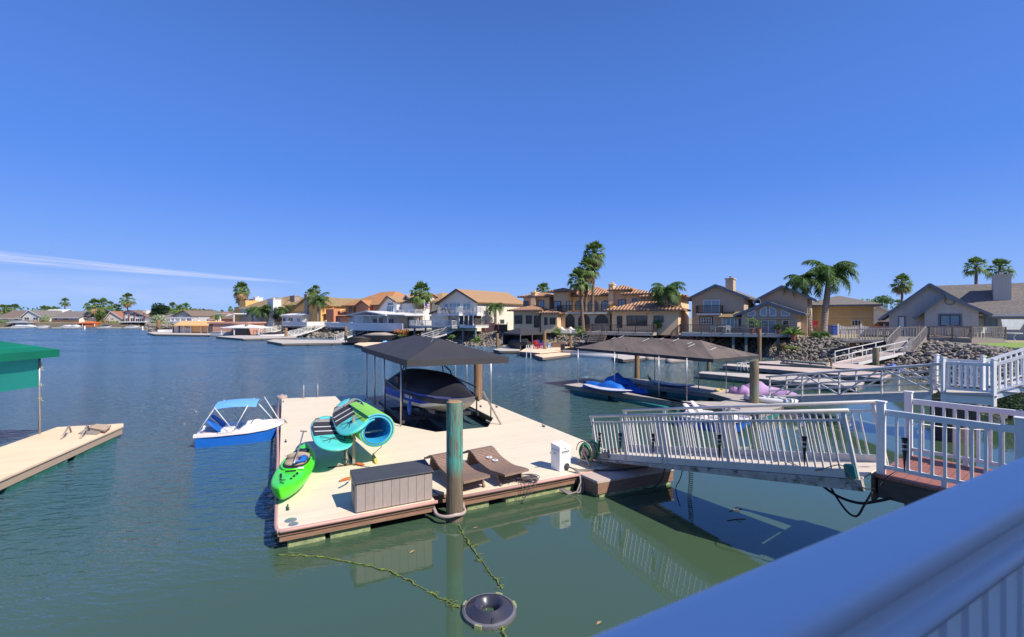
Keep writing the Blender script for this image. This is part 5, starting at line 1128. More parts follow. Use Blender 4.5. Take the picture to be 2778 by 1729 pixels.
h.chim(X(1968,1.2),X(1989,1.2),1.2,2.9,6.6,h.Z(1978,758,1.2),'siding_brown')
# higher wing to the right and lower ochre wing behind it
fy2=3.5
h.gf(X(2062,fy2),X(2190,fy2),fy2,14,h.Z(2062,812,fy2),h.Z(2122,780,fy2),xr=X(2122,fy2),ov=.8,of=.5,zer=h.Z(2190,808,fy2))
h.done('siding_brown_dark','roof_grey','trim_grey'); 
h=House('ochre_house','low ochre lap sided wing with grey hip roof behind the pair of feather palms',2185,63,HR)
h.hip(0,h.X(2370),0,9,h.Z(2250,832),h.Z(2240,812)+.6,ov=.8); h.win(2310,868,2336,885,0,3,'trim_white','glass',fw=.08); h.done('siding_ochre','roof_grey','trim_grey')
h=House('small_cream_house','small cream house with white garage door between ochre and grey houses',2350,80,-42)
h.gf(0,h.X(2420),0,9,h.Z(2350,850),h.Z(2392,832),ov=.5,of=.5); h.winl(.8,5.5,2.0,4.3,0,1,'trim_white','stucco_cream',name='garage_door'); h.done('stucco_cream','roof_brown','trim_white')
# ---- the big tile roofed house
h=House('tile_roofed_villa','large tan stucco villa with terracotta tile hip roofs, arches and balcony',1388,69,-27)
X=h.X;Z=h.Z
def blk(px0,px1,ye,pyr,y,dep,ov=.7,fl=None,z0=None,rl=None):
    x0,x1=X(px0,y),X(px1,y); pm=(px0+px1)/2; ze=Z(px0,ye,y); cyy=y+dep/2; zr=ZD(pyr,(h.P+h.d*((x0+x1)/2)+h.b*cyy).y); h.hip(x0,x1,y,y+dep,ze,zr,ov=ov,z0=z0,rl=rl); return x0,x1
blk(1393,1463,845,829,-1.6,5)            # left single storey wing
blk(1420,1490,808,795,1.2,8)             # left two storey block
blk(1502,1540,794,784,0.8,8)
blk(1468,1512,852,840,-2.2,4.5,ov=.5)    # bay with little hip
blk(1553,1655,806,780,2.5,9,ov=.6)
blk(1665,1705,790,777,1.5,8)
blk(1700,1760,801,788,.8,7)
blk(1750,1848,808,789,0.3,9)
blk(1660,1840,845,817,-3.2,6,ov=.8)      # right single storey wing with the long tile roof
h.win(1420,817,1434,835,1.2,2,'trim_dark','glass'); h.win(1460,815,1476,835,1.2,2,'trim_dark','glass_blue')
h.win(1503,817,1522,835,.8,2,'trim_dark','glass_blue'); h.win(1537,817,1553,842,.8,2,'trim_dark','stucco_cream',name='french_door')
for a,b in ((1561,1587),(1596,1622),(1632,1651)): h.win(a,816,b,842,2.5,2,'trim_dark','glass_blue',arch=True)
h.win(1397,856,1417,879,-1.6,2,'trim_dark','glass_dark'); h.win(1427,856,1443,879,-1.6,1,'trim_dark','glass_dark'); h.win(1449,857,1463,889,-1.6,1,'trim_dark','glass_dark',name='door')
h.win(1477,861,1485,882,-2.2,1,'trim_dark','glass_dark'); h.win(1492,862,1508,881,-2.2,1,'trim_dark','glass_dark')
# arcade under the balcony
fy=-.6; x0,x1=X(1515,fy),X(1655,fy); zb=Z(1530,847,fy)
h.wall.box(x0,x1,fy,2.4,2.0,zb-.35)
for a,b in ((1535,1558),(1570,1599),(1615,1648)): h.win(a,855,b,890,fy,1,'trim_dark','glass_dark',arch=True,name='arch_opening',fw=.1)
h.deck(x0,x1,fy-.3,2.3,zb,'stucco_cream',.3,'trim_dark',.95,bal=.16)
MB().box(X(1649,-.9),X(1664,-.9),-.9,.3,zb-.3,Z(1655,830,-.9)).build('balcony_pier',M['stucco_orange'],h.root)
h.win(1677,813,1697,834,1.5,2,'trim_dark','glass_blue'); h.win(1715,811,1726,825,.8,1,'trim_dark','glass_blue'); h.win(1812,813,1842,828,.3,2,'trim_dark','glass_blue')
h.win(1674,858,1688,890,-3.2,1,'trim_dark','glass_dark',name='door'); h.win(1700,857,1756,885,-3.2,4,'trim_dark','glass',name='sliding_door'); h.win(1773,857,1800,875,-3.2,2,'trim_dark','glass')
h.chim(X(1651,1.0),X(1664,1.0),1.0,2.2,5.0,Z(1657,773,1.0),'stucco_tan'); h.chim(X(1440,.5),X(1452,.5),.5,1.8,6.0,Z(1446,795,.5),'stucco_tan')
h.done('stucco_tan','roof_tile','trim_brown'); VI=h
# ---- beige house with gable and balcony
h=House('beige_gable_house','cream two storey house with a big front gable, long white balcony and sun room',1192,76.5,HR)
X=h.X;Z=h.Z; x1=X(1294); 
h.gf(0,x1,0,13,Z(1192,824),Z(1243,788),xr=X(1243),ov=.5,of=.5,zer=Z(1294,820))
h.gf(X(1171,-.5),X(1216,-.5),-.5,3,Z(1171,852,-.5),Z(1200,838,-.5),xr=X(1210,-.5),ov=.3,of=.3)
h.swin(1297,864,1302,883,x1); h.swin(1315,866,1320,882,x1); h.swin(1355,866,1368,880,x1,2)
h.win(1207,823,1217,840,0,1); h.win(1219,823,1250,842,0,3,name='sliding_door'); h.win(1256,823,1278,842,0,2)
h.win(1176,864,1192,880,0,3,'trim_white','glass'); h.win(1206,862,1218,882,0,2,'trim_white','glass'); h.win(1226,864,1238,888,0,1,'trim_white','glass_dark',name='door')
zb=Z(1200,852,-1.6); h.deck(X(1186,-1.6),X(1293,-1.6),-1.6,-.002,zb,'trim_white',.3,'trim_white',1.05,bal=.2)
for a,b in ((1232,1244),(1281,1292)): h.wall.box(X(a,-2.4),X(b,-2.4),-2.4,-1.65,zb-.3,zb); 
for a in (1234,1283): h.deck(X(a-1,-2.5),X(a+11,-2.5),-2.5,-1.62,zb+.02,'trim_white',.32,'trim_white',1.05,bal=.2)
xs0,xs1=X(1246,-1.9),X(1284,-1.9); MB().box(xs0,xs1,-1.9,-.003,2.9,zb-.32).build('sun_room',M['screen'],h.root)
for i in range(4): x=xs0+(xs1-xs0)*i/3; MB().box(x-.06,x+.06,-1.97,-1.905,2.9,zb-.3).build('sun_room_post',M['trim_white'],h.root)
h.deck(X(1110,-3.2),X(1226,-3.2),-3.2,-.1,2.75,'grey_beam',.30,'trim_white',.95,bal=.2,posts=[X(1120,-3.2),X(1150,-3.2),X(1180,-3.2)],name='deck')
h.deck(X(1246,-3.2),X(1290,-3.2),-3.2,-.1,2.9,'trim_white',.30,'trim_white',.0,bal=0,posts=[X(1252,-3.2),X(1285,-3.2)],name='deck')
MB().bar((x1-3,4,Z(1300,803)),(x1-2,6,Z(1300,803)),1.2,.1).build('skylight',M['trim_dark'],h.root)
h.done('siding_cream','roof_tan','trim_dark')
h=House('far_gable_house','small tan roofed house glimpsed between beige house and villa',1398,95,HR); h.gf(0,h.X(1424),0,7,h.Z(1398,832),h.Z(1410,827),ov=.3,of=.3); h.done('stucco_cream','roof_tan')
# brown patio screens beside the beige house
h=House('patio_screen','rusty brown patio screen panels and dark tarpaulin beside the beige house',1297,73,HR,'fence')
for a,b,c,d,mk in ((1297,1316,883,902,'trim_red'),(1318,1341,876,902,'boat_house_pink'),(1342,1376,880,899,'screen')): MB().box(h.X(a),h.X(b),0,.08,h.Z(a,d),h.Z(a,c)).build('panel',M[mk],h.root)
for a in (1297,1316,1341,1352,1376): MB().box(h.X(a)-.05,h.X(a)+.05,-.08,-.003,h.Z(a,903),h.Z(a,875)).build('post',M['trim_red'],h.root)
# ---- white complex
h=House('white_lap_house','white lap sided two storey house with arched window and brown roof',1005,92,HR)
X=h.X;Z=h.Z
h.gf(X(1012),X(1076),0,10,Z(1010,845)-1,Z(1055,806),xr=X(1055),ov=.4,of=.5,zer=Z(1076,820)); h.gs(X(1062),X(1110),1.2,10,Z(1080,822),Z(1090,805)+.6,ov=.3)
h.win(1050,829,1069,846,0,3,'trim_white','glass_blue'); h.win(1052,822,1067,828,0,3,'trim_white','glass',fw=.05)
h.deck(X(1078,-1),X(1126,-1),-1,1,Z(1080,856,-1),'trim_white',.3,'trim_white',1,bal=.25); h.done('siding_white','roof_tan','trim_brown')
h=House('white_flag_house','tall white house with tan hip roof behind the fan palm',1098,90,HR)
X=h.X;Z=h.Z
h.gf(0,X(1135),0,12,Z(1090,815),Z(1108,802),xr=X(1106),ov=.4,of=.5,zer=Z(1135,830)); h.hip(X(1118,3),X(1200,3),3,13,Z(1160,822,3),Z(1140,806,3)+1,ov=.5)
h.win(1111,833,1118,845,0,1); h.win(1122,862,1130,878,0,2,'trim_white','glass'); h.win(1176,832,1186,842,3,1,'trim_white','stucco_cream'); h.done('siding_white','roof_tan','trim_white')
# white porch with shallow gable
h=House('white_porch','white open porch with a low gable roof on a solid white balcony',955,88,HR,'porch')
X=h.X;Z=h.Z; zt=Z(960,858); zd=Z(960,890); x0,x1,xg=0,X(1050),X(1000)
MB().box(X(958,2.6),x1-.2,2.6,5,zd,zt).build('back_wall',M['siding_white'],h.root); h.win(1012,865,1024,877,2.6,2,'trim_white','glass'); h.win(1028,862,1040,877,2.6,2,'trim_white','glass'); h.win(1055,865,1070,878,2.6,2,'trim_white','glass')
for a in (958,983,1004,1025,1051): MB().box(X(a)-.1,X(a)+.1,0,.2,zd,zt).build('column',M['trim_white'],h.root)
MB().box(-.3,x1,-.02,.22,zt,zt+.22).build('header',M['trim_white'],h.root)
for a,b in ((-.8,zt+.15),(x1+.6,zt+.15)): h.roof.slab([(a,-.8,b+.1),(xg,-.8,Z(1000,845)+.1),(xg,6,Z(1000,845)+.1),(a,6,b+.1)],.2)
h.roof.slab([(x1-.5,-.5,zt+.35),(X(1098,-.5),-.5,zt+.2),(X(1098,-.5),6,zt+.2),(x1-.5,6,zt+.9)],.15)
MB().box(-.4,X(1096,-1),-1.2,5,zd-.3,zd).build('deck',M['grey_beam'],h.root); MB().box(-.4,X(1096,-1),-1.3,-1.202,zd-.4,zd+1.0).build('parapet',M['siding_white'],h.root)
for a in (975,1008,1055,1090): MB().box(X(a)-.15,X(a)+.15,-.9,-.6,-.5,zd-.41).build('support_post',M['weathered_teal'],h.root)
h.done('siding_white','roof_white')
# ---- orange-roofed brick house, salmon chimney house, ochre house, far left of the row
h=House('orange_roof_house','dark brick two storey house under a broad orange hip roof',938,100,HR)
X=h.X;Z=h.Z; h.hip(0,X(1050),0,12,Z(945,832),Z(1025,802)+1.2,ov=.7,rl=2.5); h.gf(X(966,-1),X(1000,-1),-1,3,Z(966,832,-1),Z(977,818,-1),ov=.3,of=.3); h.win(947,834,955,845,0,1,'trim_dark','glass_dark'); h.done('stucco_salmon','roof_orange','trim_brown')
h=House('orange_hip_cottage','low salmon house with orange hip roof and white framed windows',890,103,HR)
X=h.X;Z=h.Z; h.hip(0,X(962),0,7,Z(892,860),Z(925,847)+.9,ov=.6); h.win(899,865,912,877,0,2); h.win(919,863,926,876,0,1); h.win(946,864,960,876,0,2); h.done('stucco_salmon','roof_orange','trim_dark')
h=House('brown_gable_house','brown shingled house with a trussed front gable and salmon chimney',820,108,HR)
X=h.X;Z=h.Z; h.gf(0,X(880),0,14,Z(820,862)-.6,Z(843,828),xr=X(843),ov=.3,of=.6,zer=Z(880,856)); h.gs(X(845,2),X(945,2),2,14,Z(870,857,2),Z(870,829,2),ov=.4); h.chim(X(884,-.4),X(905,-.4),-.4,1.2,2.0,Z(893,839,-.4),'stucco_salmon',False); h.win(821,865,828,876,0,1); h.win(843,862,865,874,0,2,'trim_white','trim_white'); h.done('stucco_salmon','roof_brown','trim_dark')
h=House('yellow_gable_house','ochre stucco two storey house with long mossy roof and stone chimneys',742,114,HR)
X=h.X;Z=h.Z; h.gf(X(760),X(870),0,14,Z(745,850)-2,Z(860,807),xr=X(838),ov=.5,of=.6,zer=Z(870,830)); h.gs(X(735,3),X(830,3),3,14,Z(760,830,3),Z(780,815,3)+.8,ov=.4)
h.chim(X(825,-.4),X(833,-.4),-.4,.8,2,Z(829,800,-.4),'chimney_stone'); h.chim(X(786,5),X(799,5),5,6.5,7,Z(792,804,5),'chimney_stone'); h.done('stucco_orange','roof_moss','trim_brown')
h=House('porch_house','cream porch wing with a flat sun shade beside the yellow gable house',763,108,HR); X=h.X;Z=h.Z
h.hip(X(765),X(820),0,6,Z(765,858),Z(790,851)+.5,ov=.4); h.win(768,862,776,874,0,1,'trim_white','glass_dark'); h.win(783,862,795,874,0,2,'trim_white','glass'); h.win(806,863,816,874,0,2); h.done('stucco_white','roof_white','trim_white')
h=House('mossy_roof_house','tan roofed house with tall white chimney box behind the feather palms',655,122,HR)
X=h.X;Z=h.Z; h.hip(X(655),X(735),0,10,Z(655,838),Z(700,816)+1,ov=.5,rl=1.5); h.hip(X(705,4),X(775,4),4,14,Z(710,832,4),Z(735,812,4)+1,ov=.5,rl=2)
h.chim(X(725,-.5),X(741,-.5),-.5,1.5,2,Z(733,813,-.5),'siding_white'); h.win(658,838,672,850,0,2); h.win(686,860,697,870,0,2); h.done('siding_grey','roof_moss','trim_white')
h=House('ochre_tower_house','narrow ochre stucco house with round topped chimney tower at the end of the row',636,126,HR)
X=h.X;Z=h.Z; h.wall.box(0,X(655),0,8,2,Z(640,833)); h.wall.box(X(650,-.5),X(666,-.5),-.5,3,2,Z(658,816)); h.gs(X(648,2),X(690,2),2,10,Z(655,835,2),Z(672,822,2),ov=.3); h.chim(X(675,3),X(684,3),3,5,7,Z(680,813,3),'stucco_salmon'); h.chim(X(686,3),X(693,3),3,5,7,Z(689,808,3),'siding_white'); h.done('stucco_orange','roof_orange','trim_white')
# ---- far bank
def far(name,label,px0,px1,Y,ze,zr,px_r,wall,roof,rot=-8,style='gf',dep=12,fas='trim_white',wins=(),door=()):
    h=House(name,label,px0,Y,rot)
    if style=='gf': h.gf(0,h.X(px1),0,dep,h.Z(px0,ze),h.Z(px_r,zr),xr=h.X(px_r),ov=.5,of=.4)
    elif style=='gs': h.gs(0,h.X(px1),0,dep,h.Z(px0,ze),h.Z(px0,zr)+.4,ov=.6,of=.4)
    else: h.hip(0,h.X(px1),0,dep,h.Z(px0,ze),h.Z(px0,zr)+.6,ov=.6)
    for w in wins: h.win(*w,0,2,'trim_white','glass_dark',fw=.12)
    h.done(wall,roof,fas); return h
far('bungalow','low white bungalow with long grey roof at the far left edge',-8,60,205,863,846,24,'stucco_white','roof_brown',style='gs',wins=((6,862,22,868),(40,861,50,869)))
far('bungalow','white bungalow with two white gables left of the pale bush',60,112,203,860,843,80,'stucco_white','roof_grey',wins=((66,861,80,868),(90,861,104,868)))
far('bungalow','long cream house with pale low roof behind the pale bush',95,150,212,858,843,120,'stucco_cream','roof_white',style='gs')
far('bungalow','white house with broad grey side roof across the water',140,215,202,862,848,170,'stucco_white','roof_grey',style='gs',wins=((148,863,156,869),(172,862,186,869)))
far('bungalow','cream house with salmon brown roof behind the two fan palms',205,262,203,862,847,230,'stucco_cream','roof_tan',style='gs',wins=((212,863,222,869),(228,863,240,869)))
far('bungalow','cream gable house right of the pair of fan palms',286,334,200,866,846,302,'stucco_cream','roof_red',wins=((291,863,296,867),(302,863,310,867)))
h=House('glazed_gable_house','white gable house with red posts and tall glazing on a raised deck',338,196,-8); X=h.X;Z=h.Z
h.gf(0,X(412),0,12,Z(338,848),Z(356,843),xr=X(356),ov=.5,of=.6,zer=Z(412,866)); 
for a,b,c,d,n in ((340,347,850,855,1),(352,364,850,858,2),(368,388,852,860,2),(340,350,863,873,2),(354,366,863,873,2),(368,390,864,873,4)): h.win(a,c,b,d,0,n,'trim_white','glass_dark',fw=.12)
MB().box(X(330,-2),X(400,-2),-3,-.1,Z(340,875,-2),Z(340,874,-2)+.25).build('deck',M['trim_white'],h.root)
for a in (333,350,360,380,398): MB().box(X(a,-2)-.15,X(a,-2)+.15,-2.8,-2.5,0,Z(340,875,-2)-.01).build('support_post',M['wood_brown'],h.root)
for a in (338,351,366,392): MB().box(X(a)-.15,X(a)+.15,-.35,-.12,Z(340,875),Z(a,848)).build('post',M['trim_red'],h.root)
h.chim(X(388,3),X(397,3),3,5,5,Z(392,843,3),'stucco_white'); h.done('stucco_white','roof_brown','trim_red')
far('dark_gable_house','grey gabled house with glazed gable behind the white pergola',470,520,165,858,844,500,'siding_grey','roof_brown',rot=-20,fas='trim_dark',wins=((504,853,516,858),))
far('red_roof_house','long low house with reddish brown shingle roof behind the orange boathouse',525,585,170,866,850,550,'stucco_cream','roof_red',rot=-20,style='gs')
far('brown_roof_house','small brown roofed house left of the ochre tower house',600,640,150,864,856,620,'stucco_salmon','roof_brown',rot=-20,style='hip')
far('grey_roof_house','grey roofed white house behind the dark round tree',425,470,180,864,856,448,'stucco_white','roof_grey',rot=-14,style='gs')
# ================================================================ docks, canopies and boats of the neighbours
def PL(pts,z=.4): return [tuple(W(a,b,z).xy) for a,b in pts]
# left dock with green shade canopy
dk=dock('floating_dock','tan floating dock with green floats at the left edge of the view',[tuple(W(335,1156,.4).xy),tuple(W(335,1149,.4).xy),tuple(W(155,1159,.4).xy),tuple(W(0,1214,.4).xy),(-19.0,9.2),(-17.8,6.2),tuple(W(0,1302,.4).xy)],'deck_tan','fascia_tan',fm='float_green',rot=34,thin=.05)
r=E('swim_ladder','folded swim ladder lying on the tan dock','ladder')
for a,b,c,d in ((166,1191,190,1155),(218,1189,240,1153)):
    p0=W(a,b,.42);p1=W((a+c)/2,(b+d)/2+8,.42); MB().tube([p0,DP(c-3,d+1,p0.y+.6),DP(c+6,d+26,p0.y+1.0)],.028,6).tube([p0,DP(c-8,d+27,p0.y+.5),DP(c+6,d+26,p0.y+1.0)],.016,5).build('handle',M['galv_post'],r,smooth='all')
MB().slab([W(212,1176,.43),W(262,1178,.43),W(300,1155,.50),W(250,1152,.50)],.05).build('tread',M['weathered'],r); MB().slab([W(240,1160,.52),W(285,1168,.52),W(302,1153,.55),W(262,1150,.55)],.05).build('tread',M['fascia_tan'],r)
r=E('boat_canopy','bright green canopy with hanging green shade cloth at the left edge','canopy')
c=Vector((-14.94,15.03,2.86)); d1=Vector((.05,-1,0)).normalized(); d2=Vector((-1,-.05,0)).normalized()
zb=2.86; c.z=zb; a0=c; a1=c+d1*9; b0=c+d2*3.6; b1=a1+d2*3.6; up=Vector((0,0,.24)); rid0=c+d1*1.7+d2*1.8+up+Vector((0,0,.62)); rid1=c+d1*7.5+d2*1.8+up+Vector((0,0,.62))
MB().add([a0+up,a1+up,b1+up,b0+up,rid0,rid1],[(0,1,5,4),(1,2,5),(2,3,4,5),(3,0,4)]).build('fabric_roof',M['canopy_green'],r)
mb=MB(); [mb.bar(x+up/2,y+up/2,.012,.24) for x,y in ((a0,a1),(a1,b1),(b1,b0),(b0,a0))]; mb.build('valance',M['canopy_green'],r)
pp=W(107,1178,.4); MB().tube([(pp.x,pp.y,.4),(pp.x,pp.y,zb+.2)],.032,8).build('post',M['steel'],r,smooth='all')
q=pp+d1*5.5; MB().tube([(q.x,q.y,.4),(q.x,q.y,zb+.2)],.032,8).build('post',M['steel'],r,smooth='all')
n=10; MB().loft([[pp+d1*(.03+.55*k)+Vector((0,0,zz-.4))+d2*(.02*math.sin(k*1.3)) for zz in (1.93+.01*math.sin(k*.8),2.2,2.6,zb+.4)] for k in range(n)],cap=False,closed=False).build('shade_cloth',M['shade_cloth'],r,smooth='all')
mb=MB(); rg=random.Random(2)
for zz in (2.55,2.62,2.70,2.0,1.55): mb.tube([pp+Vector((.04*math.cos(t)*1.2,.04*math.sin(t),zz-.4+.02*math.sin(3*t))) for t in [k*.7 for k in range(12)]],.012,5).tube([pp+Vector((0,0,zz-.4)),pp+Vector((.10,-.02,zz-.46)),pp+Vector((.16,-.02,zz-.40-.1*rg.random()))],.008,5)
mb.build('lashing',M['hose_tan'],r)
# slip dock with brown canopy
dock('floating_dock','grey U shaped slip dock with turquoise floats under the brown canopy',PL([(1531,1044),(1985,1113),(2060,1121),(2130,1099),(2062,1069),(1977,1057),(1820,1037),(1698,1025),(1674,1031),(1800,1051),(1930,1067),(1987,1083),(1955,1090),(1820,1088),(1570,1039)]),'deck_grey','weathered',fm='float_teal',th=.24)
r=E('boat_canopy','weathered brown fabric boat canopy over the neighbouring slip','canopy')
zb=2.22; A0=Vector((8.84,20.0,zb)); e1=Vector((-5.0,7.5,0)).normalized(); e2=Vector((e1.y,-e1.x,0)); Lc,Wc=9.1,3.9
K=lambda s,t,z=0: A0+e1*s+e2*t+Vector((0,0,z))
zz=.10; cn=[K(0,0,zz),K(Lc,0,zz),K(Lc,Wc,zz),K(0,Wc,zz),K(1.9,Wc/2,.80),K(Lc-1.9,Wc/2,.80)]
mb=MB()
for a_,b_,c_,d_ in ((cn[0],cn[1],cn[5],cn[4]),(cn[1],cn[2],cn[5],cn[5]),(cn[2],cn[3],cn[4],cn[5]),(cn[3],cn[0],cn[4],cn[4])): mb.add(*sag(a_,b_,c_,d_,10,.05))
mb.build('fabric_roof',M['canopy_brown'],r,smooth='all')
mb=MB(); [mb.bar(cn[i]-Vector((0,0,.07)),cn[(i+1)%4]-Vector((0,0,.07)),.012,.15) for i in range(4)]; mb.build('valance',M['canopy_black'],r)
mb=MB()
for s,t,ln,up in ((1.9,.95,.35,.46),(2.2,1.3,.2,.58),(3.2,1.5,.35,.66),(5.0,1.3,.4,.58),(7.0,1.6,.3,.70),(7.4,1.4,.22,.62),(2.0,2.0,.3,.82),(.8,1.0,.3,.36),(1.0,2.2,.35,.46),(4.1,1.6,.18,.72)): a=K(s,t,up+.05); b=K(s-.1,t+ln,up+.05+.42*ln*(1 if t<Wc/2 else -.4)); sd_=e1*.03; mb.add([a-sd_,a+sd_,b+sd_,b-sd_],[(0,1,2,3)])
mb.build('gull_droppings',M['gull_mark'],r)
for px,py in ((1568,1040),(1667,1054),(1787,1078),(1863,1089),(1674,1030),(1776,1043),(1895,1058),(1970,1069)): p=W(px,py,.4); MB().tube([p,(p.x,p.y,zb+.12)],.024,8).build('post',M['steel'],r,smooth='all')
MB().bar(K(.1,.1,.02),K(Lc-.1,.1,.02),.04).bar(K(.1,Wc-.1,.02),K(Lc-.1,Wc-.1,.02),.04).bar(K(2,0.1,.02),K(2,Wc-.1,.02),.04).bar(K(5,.1,.02),K(5,Wc-.1,.02),.04).build('frame',M['steel'],r)
piling(2052,1120,2.28,.185,'tall slant cut piling with green algae beside the brown canopy slip','pile_algae',cut=.35,seed=2)
piling(1730,1038,2.4,.155,'bare brown piling behind the brown canopy slip','pile_wood',seed=6)
piling(1925,1014,2.0,.15,'dark green stained piling at the end of the next dock','pile_algae',seed=7)
piling(2063,985,3.05,.16,'tall brown piling in front of the brown house','pile_wood',seed=8)
piling(1931,962,2.55,.17,'short fat piling below the deck of the brown house','pile_wood',seed=9)
piling(2319,981,1.95,.24,'grey brown piling at the foot of the rocks by the pink gangway','pile_wood',seed=10)
piling(2382,1004,1.75,.22,'thick yellow stained piling in front of the pink gangway','pile_algae',seed=11)
piling(1349,945,2.0,.19,'brown piling left of the small black canopy','pile_wood',seed=12); piling(1478,961,2.55,.17,'tall piling on the pale docks right of the small black canopy','pile_wood',seed=13)
piling(1549,955,1.9,.17,'dark brown piling at the right end of the pale docks','pile_wood',seed=14); piling(1607,945,1.85,.2,'pale piling by the stairs of the tile roofed villa','pile_wood',seed=15)
piling(774,919,2.1,.28,'dark piling between the two white gangways on the left','pile_wood',seed=16); piling(937,926,2.6,.22,'brown piling in front of the white porch','pile_wood',seed=17)
piling(667,914,2.9,.3,'brown piling at the right corner of the pink boathouse','pile_wood',seed=18); piling(427,902,3.4,.45,'brown piling left of the orange boathouse','pile_wood',seed=19)
# goods on the slip dock
def bundle(label,p0,p1,w,h,matk,name='covered_kayak',cat='covered kayak',seed=1,group=None,taper=.35,bumps=.22):
    rg=random.Random(seed); p0=Vector(p0);p1=Vector(p1); d=p1-p0; L_=d.length; dx=d.normalized(); s=Vector((-dx.y,dx.x,0)); n=14; rr=[]
    ph=rg.uniform(0,6)
    for i in range(n+1):
        t=i/n; k=(min(1,t/.12,(1-t)/.12))**.6*(1-taper*abs(2*t-1)**2); hh=h*k*(1+bumps*math.sin(t*9+ph)+bumps*.5*math.sin(t*21+ph)); ww=w*k*(1+bumps*.4*math.sin(t*13+ph)); c=p0+d*t
        rr.append([c+s*ww*q+Vector((0,0,hh*z_+ (rg.uniform(-.02,.02) if z_>.1 else 0))) for q,z_ in ((-1.05,0),(-1,.45),(-.6,.9),(-.1,1),(.4,.92),(.9,.5),(1.05,0))])
    r=E(name,label,cat,(0,0,0),0,group); MB().loft(rr).build('tarp_cover',M[matk],r,smooth='all'); MB().tube([p0+d*.25+s*w*1.05+Vector((0,0,.05)),p0+d*.25+Vector((0,0,h*1.25)),p0+d*.25-s*w*1.05+Vector((0,0,.05))],.012,5).build('strap',M['rope_black'],r); return r
bundle('blue tarp covered kayak at the left end of the slip dock',W(1580,1049,.42),W(1700,1066,.42),.38,.42,'tarp_blue',seed=3)
bundle('blue tarp covered kayak farther back under the brown canopy',W(1635,1040,.30),W(1722,1048,.30),.36,.52,'tarp_blue',seed=5)
bundle('low blue tarp heap on the water end of the slip float',W(1682,1070,.1),W(1756,1066,.1),.5,.40,'tarp_blue',seed=6,name='tarp_heap',cat='tarp')
def sup(label,p0,p1,w=.36):
    p0=Vector(p0);p1=Vector(p1); d=p1-p0; dx=d.normalized(); s=Vector((-dx.y,dx.x,0)); r=E('kayak',label,'kayak',(0,0,0),0,'blue and white kayaks stored on the slip dock'); rr=[];r2=[]
    for i in range(15):
        t=i/14; k=(1-abs(2*t-1)**2.2)**.7+.01; c=p0+d*t+Vector((0,0,.12*abs(2*t-1)**2))
        rr.append([c+s*w*k*math.cos(a)+Vector((0,0,.15+.11*k*math.sin(a)-.02)) for a in [math.pi+math.pi*j/6 for j in range(7)]]); r2.append([c+s*w*k*math.cos(a)+Vector((0,0,.13+.08*k*math.sin(a))) for a in [math.pi*j/6 for j in range(7)]])
    MB().loft(rr).build('hull',M['kayak_blue'],r,smooth='all'); MB().loft(r2).build('top',M['boat_white'],r,smooth='all'); MB().add([p0+d*.04+Vector((0,0,.25)),p0+d*.0+Vector((0,0,.52)),p0+d*.10+Vector((0,0,.26))],[(0,1,2)]).tube([p0+d*.05+Vector((0,0,.2)),p0+d*.01+Vector((0,0,.5))],.02,5).build('fin',M['black_plastic'],r)
sup('white topped blue kayak on the near arm of the slip dock',W(1580,1053,.4),W(1716,1074,.4)); sup('white topped blue kayak on the far arm of the slip dock',W(1756,1041,.4),W(1892,1058,.4))
c=W(2030,1082,.15); r=E('jet_ski','jet ski under a pink and purple cover at the slip dock','jet ski',c,-32)
rr=[]
for x,w,h in ((-1.55,.12,.35),(-1.35,.45,.5),(-.9,.58,.78),(-.5,.56,1.02),(-.2,.5,.98),(.1,.48,.72),(.6,.5,.66),(1.1,.48,.55),(1.5,.35,.42),(1.7,.12,.3)): rr.append([Vector((x,w*q*(1+.05*math.sin(x*14+q*3)),.05+h*z_)) for q,z_ in ((-1,0),(-1.02,.4),(-.7,.75),(-.25,.97),(.1,1.0),(.45,.93),(.85,.65),(1.02,.35),(1,0))])
rr=[[Vector((v.x*.85+.7,v.y*.9+.5,v.z*.8)) for v in q_] for q_ in rr]
MB().loft(rr).build('fabric_cover',M['fabric_purple'],r,smooth='all'); MB().loft([[Vector((x+.9,y+.5,z)) for y,z in ((-.5*k,.12),(-.3*k,-.1),(.3*k,-.1),(.5*k,.12))] for x,k in ((-1.6,.3),(-1.2,1),(1,1),(1.6,.6))]).build('hull',M['boat_white'],r)
bundle('loose purple fabric bunched at the bow of the jet ski',W(1975,1068,.35),W(2040,1074,.35),.3,.42,'fabric_purple',name='fabric_heap',cat='fabric',seed=8)
tag(MB().tube(smooth([W(1938,1058,.42),W(1950,1062,.42),W(1962,1058,.42),W(1952,1055,.42),W(1940,1060,.42)]),.03,5).build('yellow_rope',M['yellow_paddle'],None),'yellow rope heap on the far arm of the slip dock','rope')
tag(MB().tube(smooth([W(1855,1097,.42),W(1900,1101,.42),W(1950,1108,.43),W(1975,1104,.42),W(2010,1110,.42)]),.03,5).build('purple_line',M['fabric_purple'],None),'purple line stretched over the slip dock','rope')
r=E('kayak','small white inflatable kayak beside the algae stained piling','kayak',W(2090,1092,.4),-40); MB().tube([(-1,.0,.12),(-.7,.28,.12),(.6,.30,.12),(1.0,0,.14),(.6,-.3,.12),(-.7,-.28,.12),(-1,0,.12)],.12,8).build('tube',M['boat_white'],r,smooth='all'); MB().box(-.7,.6,-.2,.2,.03,.08).build('floor',M['cover_trim'],r)
pedal_boat('white and blue pedal boat without awning behind the gangway rails',False,'pedal_blue',(7.6,17.3,0),-42)
